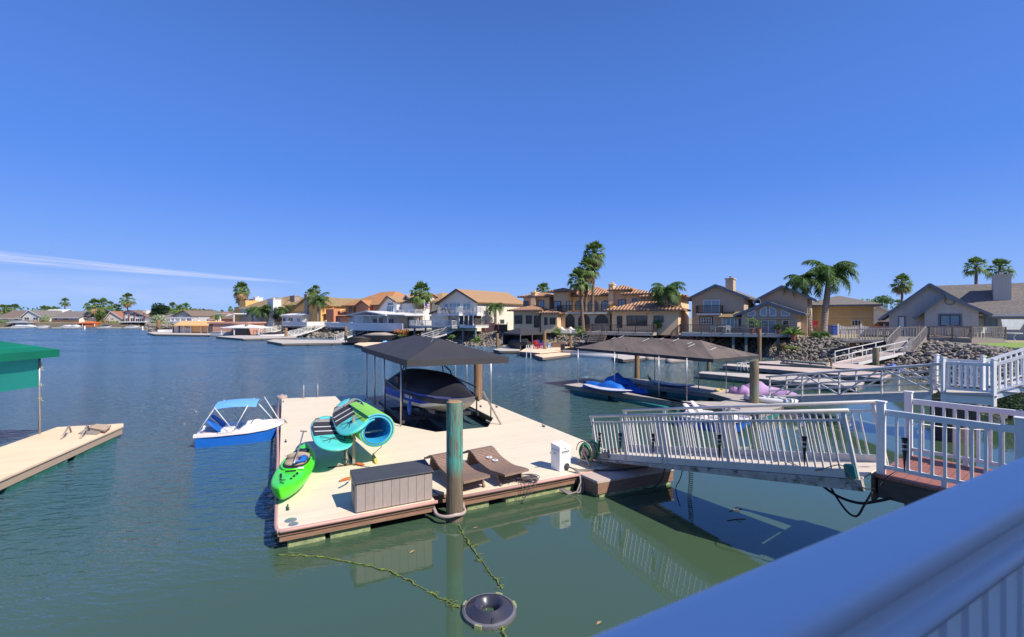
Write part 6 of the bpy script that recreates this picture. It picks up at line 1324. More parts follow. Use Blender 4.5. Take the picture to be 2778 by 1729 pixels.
# further docks on the right
dock('floating_dock','long grey dock with green floats just beyond the brown canopy slip',PL([(1892,1012),(2100,1031),(2330,1050),(2345,1037),(2150,1019),(1905,1008)]),'deck_white','weathered',fm='float_green')
dock('floating_dock','pink toned dock second behind the truss gangway',PL([(1960,991),(2200,1011),(2400,1026),(2420,1013),(2250,1001),(1975,987)]),'deck_pink','weathered')
dock('floating_dock','pale dock nearest the rocks on the right',PL([(2008,983),(2150,991),(2380,1004),(2460,998),(2300,987),(2120,979)]),'deck_pink','weathered')
r=E('boat_lift','low timber boat lift frame standing on the pale dock','boat lift',(0,0,0)); 
MB().bar(W(2120,985,.9),W(2262,998,.9),.35,.12).build('beam',M['deck_bench_wood'],r)
MB().bar(W(2125,978,1.1),W(2245,989,1.1),.3,.12).build('beam',M['weathered'],r)
for a,b in ((2127,984),(2149,991),(2200,990),(2255,1001)): p=W(a,b,.4); MB().bar(p,p+Vector((0,0,.75)),.1).bar(p,p+Vector((-.9,.5,.7)),.07).build('leg',M['wood_brown'],r)
bundle('rolled blue and white tarp lying at the foot of the rocks',W(2390,1003,.4),W(2450,1007,.4),.5,.4,'kayak_blue',name='tarp_heap',cat='tarp',seed=12)
MBX=MB().tube([(0,0,.0),(0,0,.55),(.35,0,.55),(.5,0,0)],.03,6).tube([(0,.5,.0),(0,.5,.55),(.35,.5,.55),(.5,.5,0)],.03,6); o=MBX.build('swim_ladder',M['white_vinyl'],None,smooth='all'); o.location=W(2010,1008,.4); tag(o,'white swim ladder on the dock beyond the brown canopy','ladder')
# ---- truss gangway and white landing of the neighbour
L0=Vector((11.75,20.7,.55)); L1=Vector((14.35,15.55,1.62)); d=L1-L0; gl2=d.length; h_=Vector((d.x,d.y,0)).normalized(); s=Vector((-h_.y,h_.x,0))*1.15
r=E('gangway','long aluminium truss gangway between the slip dock and the white landing','gangway')
MB().slab([L0,L1,L1+s,L0+s],.06).build('walkway',M['deck_white'],r)
up=Vector((0,0,1))
for off,nm in ((Vector((0,0,0)),'near'),(s,'far')):
    a=L0+off;b=L1+off; mb=MB(); dd=(b-a)/4; out=-s.normalized()*(.04 if nm=='near' else -.04); a=a+out;b=b+out
    mb.tube([a-dd*.12+up*.92,b+dd*.2+up*.92],.045,8)
    for hh in (.27,.49,.70): mb.tube([a+up*hh,b+up*hh],.022,6)
    for i in range(5): q=a.lerp(b,i/4); mb.bar(q-up*.1,q+up*.92,.055)
    for i in range(4): q=a.lerp(b,i/4); q2=a.lerp(b,(i+1)/4); mb.bar(q if i%2==0 else q+up*.92,q2+up*.92 if i%2==0 else q2,.05)
    mb.build('truss_rail',M['alu'],r,smooth=True)
    MB().add([a+up*.0,b+up*.0,b-up*.32,a+dd*.8-up*.32,a-up*.05],[(0,4,3,2,1)]).wallpoly([a-up*.0,a-up*.08,a+dd*.9-up*.30,b-dd*.25-up*.32,b-up*.05,b-up*0],-out*1.2).build('side_beam',M['white_vinyl'],r)
MB().tube([L0+s*.1-up*.02+Vector((-.1,0,0)),L0+s*.3-up*.02+Vector((-.1,0,0))],.13,12).build('roller',M['black_plastic'],r)
PA=Vector((14.5,15.3,1.65)); PB=Vector((15.45,14.6,1.65)); dv=(PB-PA).normalized(); bk=Vector((-dv.y,dv.x,0)); r=E('landing_platform','white railed landing and stairs at the top of the truss gangway','stairs')
MB().slab([PA-dv*.08-bk*.06,PB+dv*.06-bk*.06,PB+bk*1.5,PA+bk*1.5],.05).build('platform',M['deck_white'],r)
MB().slab([PA-bk*.02-up*.06,PB-bk*.02-up*.06,PB-bk*.0+bk*1.4-up*.06,PA+bk*1.4-up*.06],.26).build('fascia',M['white_vinyl'],r)
def vpost(p,h=1.15): MB().bar(p-up*.35,p+up*h,.10).bar(p+up*h,p+up*(h+.03),.13).build('post',M['white_vinyl'],r)
for p in (PA,PB,PA+bk*1.4,PB+bk*1.4): vpost(p)
def vrail(a,b,n):
    mb=MB().bar(a+up*.98,b+up*.98,.06,.09).bar(a+up*.12,b+up*.12,.05,.06)
    for i in range(1,n): q=a.lerp(b,i/n); mb.bar(q+up*.12,q+up*.98,.045)
    mb.build('railing',M['white_vinyl'],r)
vrail(PA,PB,8); vrail(PA+bk*1.4,PB+bk*1.4,8)
ST=PB+Vector((2.0,-.6,.85)); vrail(PB,ST,14); vrail(PB+bk*1.4,ST+bk*1.4,14); MB().slab([PB,ST,ST+bk*1.4,PB+bk*1.4],.12).build('stringer',M['white_vinyl'],r)
for i in range(5): q=PB.lerp(ST,(i+.5)/5); MB().slab([q+up*.06,q+dv*.34+up*.06,q+dv*.34+bk*1.35+up*.06,q+bk*1.35+up*.06],.04).build('tread',M['deck_white'],r)
MB().box(14.6,15.4,15.1,15.9,-1,1.30).build('support_pile',M['beam_dark'],r); 
# ---- small black canopy dock
dock('floating_dock','pale upper dock with colourful chairs beside the small black canopy',PL([(1409,954),(1465,958),(1554,949),(1556,941),(1440,938)],.55),'deck_tan','fascia_grey',z=.55)
dock('floating_dock','pale lower dock in front of the colourful chairs',PL([(1450,963),(1472,970),(1548,961),(1545,955),(1472,959)],.4),'deck_tan','fascia_grey')
dock('floating_dock','small dark dock left of the small black canopy',PL([(1337,948),(1355,952),(1410,952),(1412,943),(1365,943)]),'deck_white','beam_dark')
r=E('boat_canopy','small charcoal canopy with mesh sides over a dark boat','canopy')
Yc=56; P1=DP(1364,907,Yc+1.2);P2=DP(1412,914,Yc-2.0);P3=DP(1474,906,Yc+1.0);P4=P1+P3-P2; zc=P1.z
for p in (P1,P2,P3,P4): p.z=2.2
ctr=(P1+P3)/2; r1=ctr+(P3-P2)*.12+Vector((0,0,.72)); r0=ctr-(P3-P2)*.12+Vector((0,0,.72))
mb=MB().add([P1,P2,P3,P4,r0,r1],[(0,1,4),(1,2,5,4),(2,3,5),(3,0,4,5)]); [mb.bar(a-up*.08,b-up*.08,.03,.18) for a,b in ((P1,P2),(P2,P3),(P3,P4),(P4,P1))]; mb.build('fabric_roof',M['canopy_black'],r)
for p in (P1,P2,P3,(P2+P3)/2): MB().tube([(p.x,p.y,.4),(p.x,p.y,2.15)],.035,6).build('post',M['steel'],r)
MB().wallpoly([P4+Vector((0,0,-1.5)),P1+Vector((0,0,-1.5)),P1,P4],(.02,.02,0)).wallpoly([P3+Vector((0,0,-1.5)),P4+Vector((0,0,-1.5)),P4,P3],(.02,.02,0)).build('mesh_side',M['screen'],r)
def simple_boat(label,c,rz,L_=5.5,w=1.1,h=.7,hull='boat_white',top='cover_navy',z=.0,motor=True,group=None,name='motor_boat'):
    r=E(name,label,'boat',c,rz,group)
    def rg_(x,k,zb,zs): return [Vector((x,-w*k,zs)),Vector((x,-w*k*.85,zb+.1)),Vector((x,0,zb)),Vector((x,w*k*.85,zb+.1)),Vector((x,w*k,zs))]
    MB().loft([rg_(-L_/2,.9,z-.1,z+h),rg_(0,1,z-.12,z+h),rg_(L_*.3,.8,z-.05,z+h*1.08),rg_(L_*.5,.08,z+h*.7,z+h*1.2)]).build('hull',M[hull],r,smooth=True)
    MB().loft([[Vector((x,-w*k,z+h+.02)),Vector((x,-w*k*.6,z+h+hh)),Vector((x,w*k*.6,z+h+hh)),Vector((x,w*k,z+h+.02))] for x,k,hh in ((-L_/2,.85,.1),(-L_*.2,.98,.45),(L_*.1,.95,.5),(L_*.35,.6,.2),(L_*.48,.1,.15))]).build('cover',M[top],r,smooth='all')
    if motor: MB().box(-L_/2-.45,-L_/2-.05,-.2,.2,z+h*.6,z+h+.55).tube([(-L_/2-.25,0,z+h*.6),(-L_/2-.25,0,z-.5)],.08,6).build('outboard_motor',M['black_plastic'],r,bevel=.06)
    return r
simple_boat('dark covered boat under the small black canopy',Vector((0,0,0))+DP(1412,945,Yc-.3).xy.to_3d(),-70,4.6,1.1,.7,'black_plastic','cover_navy',z=.45)
rb=simple_boat('silver pontoon boat with big outboard and dark cover moored by the pale docks',W(1612,968,0),-22,6.4,1.05,.45,'alu','cover_navy',z=.25)
MB().tube([(-3.2,-1,.12),(3.3,-1,.14),(3.7,-1,.35)],[.3,.3,.05],10).build('pontoon',M['alu'],rb,smooth='all'); MB().tube([(-3.2,1,.12),(3.3,1,.14),(3.7,1,.35)],[.3,.3,.05],10).build('pontoon',M['alu'],rb,smooth='all')
def adirondack(label,loc,rz,seatm,group='colourful chairs on the pale upper dock'):
    r=E('adirondack_chair',label,'chair',loc,rz,group)
    MB().slab([(-.28,0,.36),(.28,0,.36),(.28,.55,.28),(-.28,.55,.28)],.04).build('seat',M[seatm],r)
    mb=MB(); [mb.bar((-.24+.12*k,.5,.28),(-.28+.14*k,.86,1.0-.04*abs(k-2)),.10,.03,up=(0,1,0)) for k in range(5)]; mb.build('backrest',M[seatm],r)
    for s_ in (-.32,.32): MB().bar((s_,0,0),(s_,0,.58),.05,.1).build('leg',M[seatm],r); MB().bar((s_,.75,0),(s_,.6,.5),.05,.1).build('leg',M[seatm],r); MB().bar((s_,-.08,.60),(s_,.70,.60),.12,.03).build('armrest',M[seatm],r)
adirondack('red adirondack chair on the pale upper dock',W(1464,946,.55),140,'plastic_red'); adirondack('blue adirondack chair right behind the red one',W(1470,944,.55)+Vector((0,.4,0)),140,'fender_blue'); adirondack('light blue adirondack chair right of the tall piling',W(1487,945,.55),150,'awning_blue'); adirondack('yellow adirondack chair farthest right on the upper dock',W(1492,943,.55)+Vector((0,.5,0)),150,'plastic_yellow')
o=MB().box(-.8,.8,-.3,.3,0,.55).box(-.84,.84,-.34,.34,.552,.6).build('deck_storage_box',M['wood_brown'],None,bevel=.02); o.location=W(1515,943,.55)+Vector((0,.3,0)); tag(o,'brown storage box behind the colourful chairs','storage box')
o=MB().tube([(0,0,-.9),(0,0,.75),(.2,.3,.75),(.2,.3,.0)],.04,6).tube([(.45,0,-.9),(.45,0,.75),(.65,.3,.75),(.65,.3,.0)],.04,6).build('swim_ladder',M['white_vinyl'],None); o.location=W(1428,957,.55); tag(o,'white swim ladder at the pale upper dock','ladder')
# pontoon floats beyond the brown canopy
dock('floating_dock','short white dock seen under the brown canopy',PL([(1660,969),(1690,975),(1752,970),(1745,963),(1668,964)]),'deck_white','beam_dark')
for a,b,c,d,lb in ((1752,974,1806,972,'grey dinghy tube nearest the short white dock'),(1808,981,1872,975,'grey inflatable dinghy right of the other one under the brown canopy')):
    r=E('inflatable_dinghy',lb,'dinghy',(0,0,0)); p=W(a,b,.15);q=W(c,d,.15); off=Vector((.5,1.1,0)); MB().tube([p,p+off*.0+Vector((.3,.1,.03)),q],[.22,.28,.28],10).build('tube',M['box_panel'],r,smooth='all'); MB().tube([p+off,q+off],[.26,.28],10).build('tube',M['box_panel'],r,smooth='all'); MB().slab([p,q,q+off,p+off],.1).build('floor',M['cover_trim'],r)
# ---- left row docks and gangways
dock('floating_dock','long low cream dock below the left white gangways',PL([(724,925),(765,932),(968,929),(968,923),(742,921)]),'deck_white','fascia_grey')
dock('floating_dock','short brown dock in front of the outboard boat',PL([(961,934),(985,939),(1065,935),(1065,929),(978,929)]),'deck_tan','beam_dark')
dock('floating_dock','pale dock strip below the pink boathouse',PL([(585,913),(660,919),(805,916),(800,911),(640,910)]),'deck_white','fascia_grey')
dock('floating_dock','grey dock strip left of the orange boathouse',PL([(400,903),(420,907),(570,909),(570,904),(420,900)]),'deck_white','fascia_grey')
simple_boat('small dark outboard boat on the short brown dock',W(975,931,.3),15,3.4,.8,.5,'black_plastic','cover_navy',z=.1)
simple_boat('pontoon boat with flat tan cover behind the short brown dock',W(1022,930,.0)+Vector((0,2.5,0)),-6,6.2,1.2,.9,'black_plastic','deck_bench_wood',z=.2,motor=False)
bundle('light blue kayak beside the tan covered pontoon boat',W(1035,932,.4),W(1066,931,.4),.3,.35,'awning_blue',seed=15,name='kayak',cat='kayak')
stairs_ramp('white gangway with ladder rails in front of the white porch',DP(913,925,84),DP(985,900,87),1.4,bal=0,rh=1.0); stairs_ramp('short steep white stair from the white porch to its gangway',DP(985,900,87),DP(1002,888,87.5),1.4,bal=.3,rh=1.0)
stairs_ramp('white truss gangway second from the left',DP(780,916,93),DP(853,896,97),1.4,truss=True,rh=1.0); stairs_ramp('steep white baluster stair above the second truss gangway',DP(853,896,97),DP(886,882,98),1.4,bal=.3,rh=1.0)
stairs_ramp('white truss gangway farthest left beside the pink boathouse',DP(696,910,100),DP(758,896,104),1.4,truss=True,rh=1.0); stairs_ramp('steep white baluster stair above the leftmost truss gangway',DP(758,896,104),DP(790,881,105),1.4,bal=.3,rh=1.0)
stairs_ramp('aluminium gangway partly hidden behind the black canopy',DP(1145,926,70),DP(1208,907,71),1.3,mk='alu',deckm='deck_tan',truss=True,rh=1.0); stairs_ramp('cream railed stair up to the beige gable house',DP(1208,907,71),DP(1246,889,72),1.4,bal=.25,deckm='trim_white',rh=1.0)
stairs_ramp('timber gangway with steel rails below the tile roofed villa',DP(1580,927,57),DP(1636,915,59),1.6,mk='steel',deckm='deck_tan',rh=1.0)
stairs_ramp('pink white gangway climbing from the dock to the grey deck',DP(2312,989,37),DP(2462,955,38.5),1.5,mk='trim_white',deckm='deck_pink',rh=.95,rails=2)
stairs_ramp('weathered timber stair with closed rails up to the grey deck',DP(2478,955,38),DP(2512,915,40),1.8,mk='weathered',deckm='weathered',bal=.2,rh=.95,rails=1)
stairs_ramp('long grey boarded ramp behind the leaning dark rail',DP(2295,925,43),DP(2510,918,41),1.5,mk='weathered',deckm='grey_beam',bal=.22,rh=1.0,rails=1)
# decks in front of the houses
def front_deck(label,px0,px1,Y,rot,z,depth,rail,beam,pxs=(),bal=.2,th=.32,rh=.95,panel=None,pm='weathered_teal'):
    h=House('waterfront_deck',label,px0,Y,rot,'deck'); h.deck(0,h.X(px1),0,depth,z,beam,th,rail,rh,posts=[h.X(p) for p in pxs],bal=bal,name='platform',panel=panel,pm=pm); return h
BD=front_deck('long deck with dark baluster rail in front of the brown house',1848,2140,50.5,-20,2.42,6,'trim_dark','trim_grey',(1990,2025,2113),.16)
front_deck('timber deck with weathered rail along the grey house, left bay',2520,2634,41.5,-42,2.35,7,'weathered','weathered',(2560,),.16,th=.4,pm='weathered')
GD=front_deck('timber deck bay with weathered rail at the right of the grey house',2636,2728,38.5,-8,2.40,6,'weathered','deck_bench_wood',(2660,2715),.16,th=.4,pm='weathered')
front_deck('low timber terrace deck in front of the tile roofed villa',1590,1772,57.5,-27,2.35,5,'trim_dark','deck_bench_wood',(1700,1765),.2,th=.35,rh=.9,pm='weathered_teal')
front_deck('white panel railed deck beside the porch house',765,832,104,HR,2.3,4,'trim_white','deck_bench_wood',(792,),0,panel=1)
front_deck('white panel railed deck below the salmon cottage',884,952,97,HR,2.2,4,'trim_white','grey_beam',(905,925,948),0,panel=1)
h=House('terrace_wall','rough stone planter wall on the villa terrace',1607,60,-27,'wall'); MB().box(0,h.X(1653),0,.5,2.35,h.Z(1607,880)).build('stone_face',M['stone_wall'],h.root); MB().box(-.1,h.X(1653)+.1,-.1,.6,h.Z(1607,880)+.002,h.Z(1607,880)+.1).build('coping',M['chimney_stone'],h.root)
r=E('stair_flight','timber steps from the villa terrace down to its gangway','stairs',DP(1625,903,57).xy.to_3d(),-27)
for k in range(5): MB().box(-.9,.9,-.3*k-.3,-.3*k,2.1-.22*k-.06,2.1-.22*k).build('tread',M['deck_bench_wood'],r)
for s_ in (-1,1): MB().bar((s_,0,2.1),(s_,-1.5,1.1),.06,.2).bar((s_,0,3.0),(s_,-1.5,2.0),.05).bar((s_,0,2.1),(s_,0,3.05),.06).bar((s_,-1.5,1.0),(s_,-1.5,2.05),.06).build('stringer',M['trim_brown'],r)
h=House('red_baluster_stair','reddish metal railed stair between the villa and the brown deck',1822,52,-25,'stairs'); MB().box(0,h.X(1848),0,2,1.9,2.1).build('landing',M['weathered'],h.root)
mb=MB(); railrun(mb,Vector((0,0,1.5)),Vector((h.X(1845),0,2.4)),1.0,.13); railrun(mb,Vector((.2,-.8,1.0)),Vector((h.X(1880),-.8,1.0)),.95,.13); mb.build('railing',M['trim_red'],h.root)
# garden furniture and pots
def pot(label,loc,h=.5,leafk='leaf_green',plant='bush',seed=1,w=.9,ph=.9,potm='terracotta'):
    r=E('potted_plant',label,'potted plant',loc,0,'potted plants on decks'); MB().lathe([(0,0),(h*.32,0),(h*.46,h*.9),(h*.5,h*.9),(h*.5,h),(h*.42,h),(0,h*.85)],12).build('pot',M[potm],r,smooth=True)
    rg=random.Random(seed); mb=MB()
    if plant=='bush': leafquads(mb,(0,0,h+ph*.45),(w*.5,w*.5,ph*.5),160,.10,rg)
    else:
        for k in range(46):
            a=rg.uniform(0,6.28); e=rg.uniform(.2,1.3); v=Vector((math.cos(a)*math.cos(e),math.sin(a)*math.cos(e),math.sin(e))); s_=v.cross(Vector((0,0,1))).normalized()*.035; b=Vector((0,0,h)); m_=b+v*ph*.6; t_=b+v*ph-Vector((0,0,ph*.25)); mb.add([b-s_,b+s_,m_+s_*1.3,t_,m_-s_*1.3],[(0,1,2,3,4)])
    mb.build('foliage',M[leafk],r); return r
dz=lambda px,y: (BD.P+BD.d*BD.X(px,y)+BD.b*y).to_3d()+Vector((0,0,2.42))
pot('pot with round green shrub left of the sliding doors of the brown house',dz(2040,.8),.55,'leaf_light','bush',1,1.5,1.3); pot('pot with flat topped shrub in front of the glazed gable',dz(2058,.9),.6,'leaf_green','bush',2,1.2,.9)
pot('small spiky potted plant right of the sliding doors',dz(2112,.7),.5,'leaf_green','spike',3); pot('wide spiky potted plant on the deck end by the rocks',dz(2152,-.9)+Vector((0,0,-.6)),.6,'leaf_light','spike',4,1,1.3)
def pchair(label,loc,rz,mk,grp):
    r=E('patio_chair',label,'chair',loc,rz,grp); MB().box(-.25,.25,-.25,.25,.40,.45).build('seat',M[mk],r,bevel=.02); MB().loft([[Vector((x,.25+.05*0,.45)),Vector((x,.36,.95-.12*abs(x)*3)),Vector((x,.33,.95-.12*abs(x)*3)),Vector((x,.22,.45))] for x in (-.26,-.1,.1,.26)]).build('backrest',M[mk],r,smooth=True)
    for a in (-.22,.22):
        for b in (-.22,.22): MB().bar((a,b,0),(a,b,.4),.035).build('leg',M[mk],r)
        MB().bar((a*1.2,-.22,.65),(a*1.2,.26,.65),.05,.03).build('armrest',M[mk],r)
gz=lambda px,y: (GD.P+GD.d*GD.X(px,y)+GD.b*y).to_3d()+Vector((0,0,2.40))
pchair('white plastic chair on the grey deck, left of the other','' or gz(2657,1.2),200,'trim_white','white chairs on the grey deck'); pchair('white plastic chair on the grey deck, right behind the left one',gz(2676,1.6),160,'trim_white','white chairs on the grey deck')
r=E('patio_table','round white table behind the weathered rail of the grey deck','table',gz(2740,1.0)+Vector((0,0,-.3)),0); MB().lathe([(0,.70),(.75,.70),(.75,.74),(0,.74)],20).build('tabletop',M['trim_white'],r); 
for a in range(4): MB().tube([(.45*math.cos(a*1.57),.45*math.sin(a*1.57),0),(.30*math.cos(a*1.57),.30*math.sin(a*1.57),.35),(.5*math.cos(a*1.57),.5*math.sin(a*1.57),.7)],.025,6).build('leg',M['trim_white'],r)
r=E('banner','white tilted panel leaning by the wall of the grey house','panel',gz(2722,2.2),-20); MB().slab([(0,0,.7),(1.1,0,.7),(1.6,.1,1.6),(-.1,.1,1.6)],.05).build('panel',M['trim_white'],r)
pchair('metal lounge chair on the brown house deck near the small window',dz(1935,1.0),150,'cushion_white','chairs on the brown house deck'); pchair('white chair on the brown house deck by the bay window',dz(1974,1.2),170,'trim_white','chairs on the brown house deck')
r=E('patio_table','white round table on the brown house deck','table',dz(1962,1.4),0); MB().lathe([(0,.72),(.6,.72),(.6,.76),(0,.76)],16).build('tabletop',M['trim_white'],r); MB().tube([(0,0,0),(0,0,.72)],.05,8).build('pedestal',M['trim_white'],r)
pchair('red chair on the stacked planter by the palm trunks',dz(2208,2.5)+Vector((0,0,.5)),170,'plastic_red','single red chair')
for a,b,lb,mk,sd_ in ((1535,905,'white wicker lounge chair on the villa lawn, left one','cushion_white',1),(1560,905,'white wicker lounge chair on the villa lawn, right one','cushion_white',2)):
    p=DP(a,905,59.5); r=E('lounge_chair',lb,'chair',(p.x,p.y,2.06),-20,'wicker lounge chairs on the villa lawn'); MB().loft([[Vector((x,-.5,.05)),Vector((x,-.5,h1)),Vector((x,.5,h1+.05)),Vector((x,.5,.05))] for x,h1 in ((-.75,.75),(-.6,.85),(-.4,.6),(0,.42),(.5,.38),(.75,.35))]).build('wicker_shell',M[mk],r,smooth=True); MB().box(-.4,.6,-.38,.38,.43,.52).build('cushion',M['cushion_white'],r,bevel=.03)
pu=DP(1670,903,59); r=E('patio_umbrella','closed cream patio umbrella on the villa terrace','umbrella',(pu.x,pu.y,2.35)); MB().tube([(0,0,0),(0,0,2.6)],.04,6).build('pole',M['trim_white'],r); MB().tube([(0,0,1.0),(0,0,1.5),(0,0,2.5)],[.22,.16,.04],8).build('folded_canopy',M['cushion_white'],r)
for a in (1705,1735,1758):
    q=DP(a,903,59.5); pchair(f'dark metal chair on the villa terrace, {["leftmost","middle","rightmost"][(1705,1735,1758).index(a)]} by the sliding doors',Vector((q.x,q.y,2.36)),160,'trim_dark','dark chairs on the villa terrace')
q=DP(1718,905,59); r=E('patio_table','dark covered table on the villa terrace','table',(q.x,q.y,2.36)); MB().box(-.9,.9,-.5,.5,.65,.72).build('tabletop',M['trim_dark'],r); [MB().box(x-.04,x+.04,-.3,.3,0,.65).build('leg',M['trim_dark'],r) for x in (-.7,.7)]
# white picket fence, bin, car
h=House('picket_fence','white scalloped picket fence in front of the small cream house',2274,53,-20,'fence'); xe=h.X(2412); mb=MB(); n=int(xe/.16)
mb.box(0,xe,0,.03,2.5,2.58).box(0,xe,0,.03,2.9,2.97)
for k in range(n): x=k*.16; t_=(x%2.2)/2.2; mb.box(x,x+.09,-.03,-.002,2.2,3.10+.16*abs(2*t_-1)**2)
mb.build('pickets',M['trim_white'],h.root)
for k in range(int(xe/2.2)+1): MB().box(k*2.2-.07,k*2.2+.07,-.08,.06,2.1,3.45).build('post',M['trim_white'],h.root)
q=DP(2262,905,55); r=E('recycling_bin','blue wheeled bin by the ochre house wall','bin',(q.x,q.y,2.05)); MB().add([(-.35,-.35,0),(.35,-.35,0),(.35,.35,0),(-.35,.35,0),(-.45,-.45,1.1),(.45,-.45,1.1),(.45,.45,1.1),(-.45,.45,1.1)],[(0,3,2,1),(4,5,6,7),(0,1,5,4),(1,2,6,5),(2,3,7,6),(3,0,4,7)]).build('body',M['bin_blue'],r,bevel=.04); MB().box(-.5,.5,-.5,.5,1.102,1.18).build('lid',M['bin_blue'],r,bevel=.03); [MB().tube([(x,.42,.12),(x+.06,.42,.12)],.12,10).build('wheel',M['black_plastic'],r) for x in (-.4,.34)]
q=DP(2392,900,62); r=E('parked_car','dark red car parked behind the picket fence','car',(q.x,q.y,2.02),-42)
MB().loft([[Vector((x,-.85,.35)),Vector((x,-.88,hh*.8)),Vector((x,-.8,hh)),Vector((x,.8,hh)),Vector((x,.88,hh*.8)),Vector((x,.85,.35))] for x,hh in ((-2.1,.7),(-1.9,.95),(-.9,1.0),(2.0,.98),(2.15,.7))]).build('body',M['car_red'],r,smooth=True)
MB().loft([[Vector((x,-.78,.98)),Vector((x,-.66*k,hh)),Vector((x,.66*k,hh)),Vector((x,.78,.98))] for x,hh,k in ((-.95,1.0,1.1),(-.4,1.52,1),(1.4,1.55,1),(2.0,1.0,1.1))]).build('glasshouse',M['glass_dark'],r,smooth=True); MB().box(-.4,1.45,-.66,.66,1.555,1.60).build('roof',M['car_red'],r,bevel=.02)
for x in (-1.35,1.35):
    for y in (-.88,.70): MB().tube([(x,y,.33),(x,y+.18,.33)],.33,14).build('wheel',M['black_plastic'],r)
# ---- boathouses and far canopies
h=House('orange_boathouse','open fronted boathouse with a long orange roof','' or 472,112,-14,'boathouse'); X=h.X;Z=h.Z
h.roof.slab([(X(470,-1),-1,Z(475,883)),(X(590,-1),-1,Z(475,883)),(X(590,2),4,Z(475,873)+.1),(X(470,2),4,Z(475,873)+.1)],.15); h.wall.box(X(518),X(566),0,.1,.6,Z(520,883)-.15); h.wall.box(X(478),X(580),5,5.1,.6,Z(520,873)-.3)
for a in (472,488,501,520,548,566): MB().box(X(a)-.12,X(a)+.12,-.3,-.06,.3,Z(a,883)-.2).build('post',M['wood_brown'] if a<500 else M['trim_white'],h.root)
h.done('boat_house_orange','boat_house_orange')
simple_boat('white cabin boat inside the open orange boathouse',DP(505,905,113).xy.to_3d(),-10,6,1.2,1.3,'boat_white','boat_white',z=.2,motor=False)
simple_boat('small dark boat by the dock left of the orange boathouse',DP(462,904,121).xy.to_3d(),20,5,1.1,.8,'boat_white','cover_navy',z=.2)
h=House('pink_boathouse','closed flat topped pink boathouse on the water',568,104,-12,'boathouse'); X=h.X;Z=h.Z
h.wall.box(0,X(672),0,5,.3,Z(570,878)); h.roof.box(-.3,X(672)+.3,-.3,5.3,Z(570,878)+.003,Z(570,874)); MB().box(-.12,X(577),-.06,-.003,.1,Z(570,880)).build('corner_panel',M['trim_brown'],h.root); MB().box(X(667),X(673),-.2,-.02,.1,Z(570,879)).build('corner_post',M['wood_brown'],h.root); h.done('boat_house_pink','boat_house_pink')
def small_canopy(label,px0,px1,ye,yp,Y,mk,base=.4,dep=4,posts='trim_white',rot=-12,wallm=None):
    h=House('dock_canopy',label,px0,Y,rot,'canopy'); x1=h.X(px1); ze=h.Z(px0,ye); zp=h.Z(px0,yp); MB().add([(0,0,ze),(x1,0,ze),(x1,dep,ze),(0,dep,ze),(x1*.38,dep/2,zp),(x1*.62,dep/2,zp),(0,0,ze-.15),(x1,0,ze-.15),(x1,dep,ze-.15),(0,dep,ze-.15)],[(0,1,5,4),(1,2,5),(2,3,4,5),(3,0,4),(0,6,7,1),(1,7,8,2),(2,8,9,3),(3,9,6,0)]).build('fabric_roof',M[mk],h.root)
    for x in (.15,x1*.35,x1-.15): MB().box(x-.09,x+.09,.1,.28,base,ze-.1).box(x-.09,x+.09,dep-.28,dep-.1,base,ze-.1).build('post',M[posts],h.root)
    if wallm: MB().box(x1*.45,x1-.3,.3,dep-.3,base,ze-.16).build('side_curtain',M[wallm],h.root)
small_canopy('cream canopy on white posts in front of the pink boathouse',597,702,889,881,99,'trim_white')
small_canopy('bright orange canopy with orange curtain on the far bank',205,256,877,872,192,'orange_plastic',wallm='orange_plastic',rot=-5)
small_canopy('small orange canopy left of the pale flowering bush',401,430,879,873,170,'terracotta',rot=-5)
small_canopy('grey blue covered boat slip at the far left',12,72,876,871,192,'grey_beam',posts='wood_brown',rot=-3,wallm='grey_beam')
h=House('white_pergola','long white pergola frame behind the orange boathouse',458,130,-14,'pergola'); X=h.X;Z=h.Z; MB().box(0,X(540),0,.3,Z(460,864),Z(460,861)).box(0,X(540),3,3.3,Z(460,864),Z(460,861)).build('beam',M['trim_white'],h.root); MB().box(0,X(540),-.3,3.5,Z(460,875),Z(460,871)).build('parapet',M['trim_white'],h.root); [MB().box(X(a)-.12,X(a)+.12,0,.28,Z(a,871),Z(a,864)).build('post',M['trim_white'],h.root) for a in (462,473,488,504,520,537)]
h=House('patio_cover','flat white shade roof on posts left of the ochre tower house',582,118,-20,'shade roof'); X=h.X;Z=h.Z; MB().box(0,X(634),0,4,Z(585,853),Z(585,850)).build('roof_panel',M['trim_white'],h.root); [MB().box(X(a)-.12,X(a)+.12,.1,.34,2,Z(a,853)).build('post',M['trim_white'],h.root) for a in (595,632)]
for k,(a,b,lb) in enumerate(((230,892,'white buoy floating left, off the bright orange canopy'),(387,894,'white buoy floating right, off the glazed gable house'))):
    r=E('channel_buoy',lb,'buoy',W(a,b+2,0),0,'white buoys on the canal'); MB().lathe([(0,-.3),(.22,-.3),(.22,.9),(.12,1.25),(0,1.3)],12).build('body',M['white_vinyl'],r,smooth=True); MB().lathe([(.225,.45),(.225,.55),(.22,.55)],12).build('band',M['orange_plastic'],r)
for k,(a,b,L_) in enumerate(((56,889.5,6),(80,889.5,6.5),(186,889.2,5),(207,889.2,4))): simple_boat(f'low white boat on the far bank, {["leftmost","second","third","fourth"][k]} from the left',W(a,b,0)+Vector((0,0,0)),4,L_,.9,.5,'boat_white','boat_white',z=.1,motor=False,group='white boats along the far bank')
for a,b,lb in ((0,70,'far bank dock at the left edge'),(170,225,'far bank dock left of the bright orange canopy'),(262,330,'pale dock edge below the pair of fan palms'),(335,400,'far dock below the glazed gable house')): dock('floating_dock',lb,PL([(a,889.6),(b,889.6),(b,888.6),(a,888.6)]),'deck_white','deck_white',group='docks along the far bank')
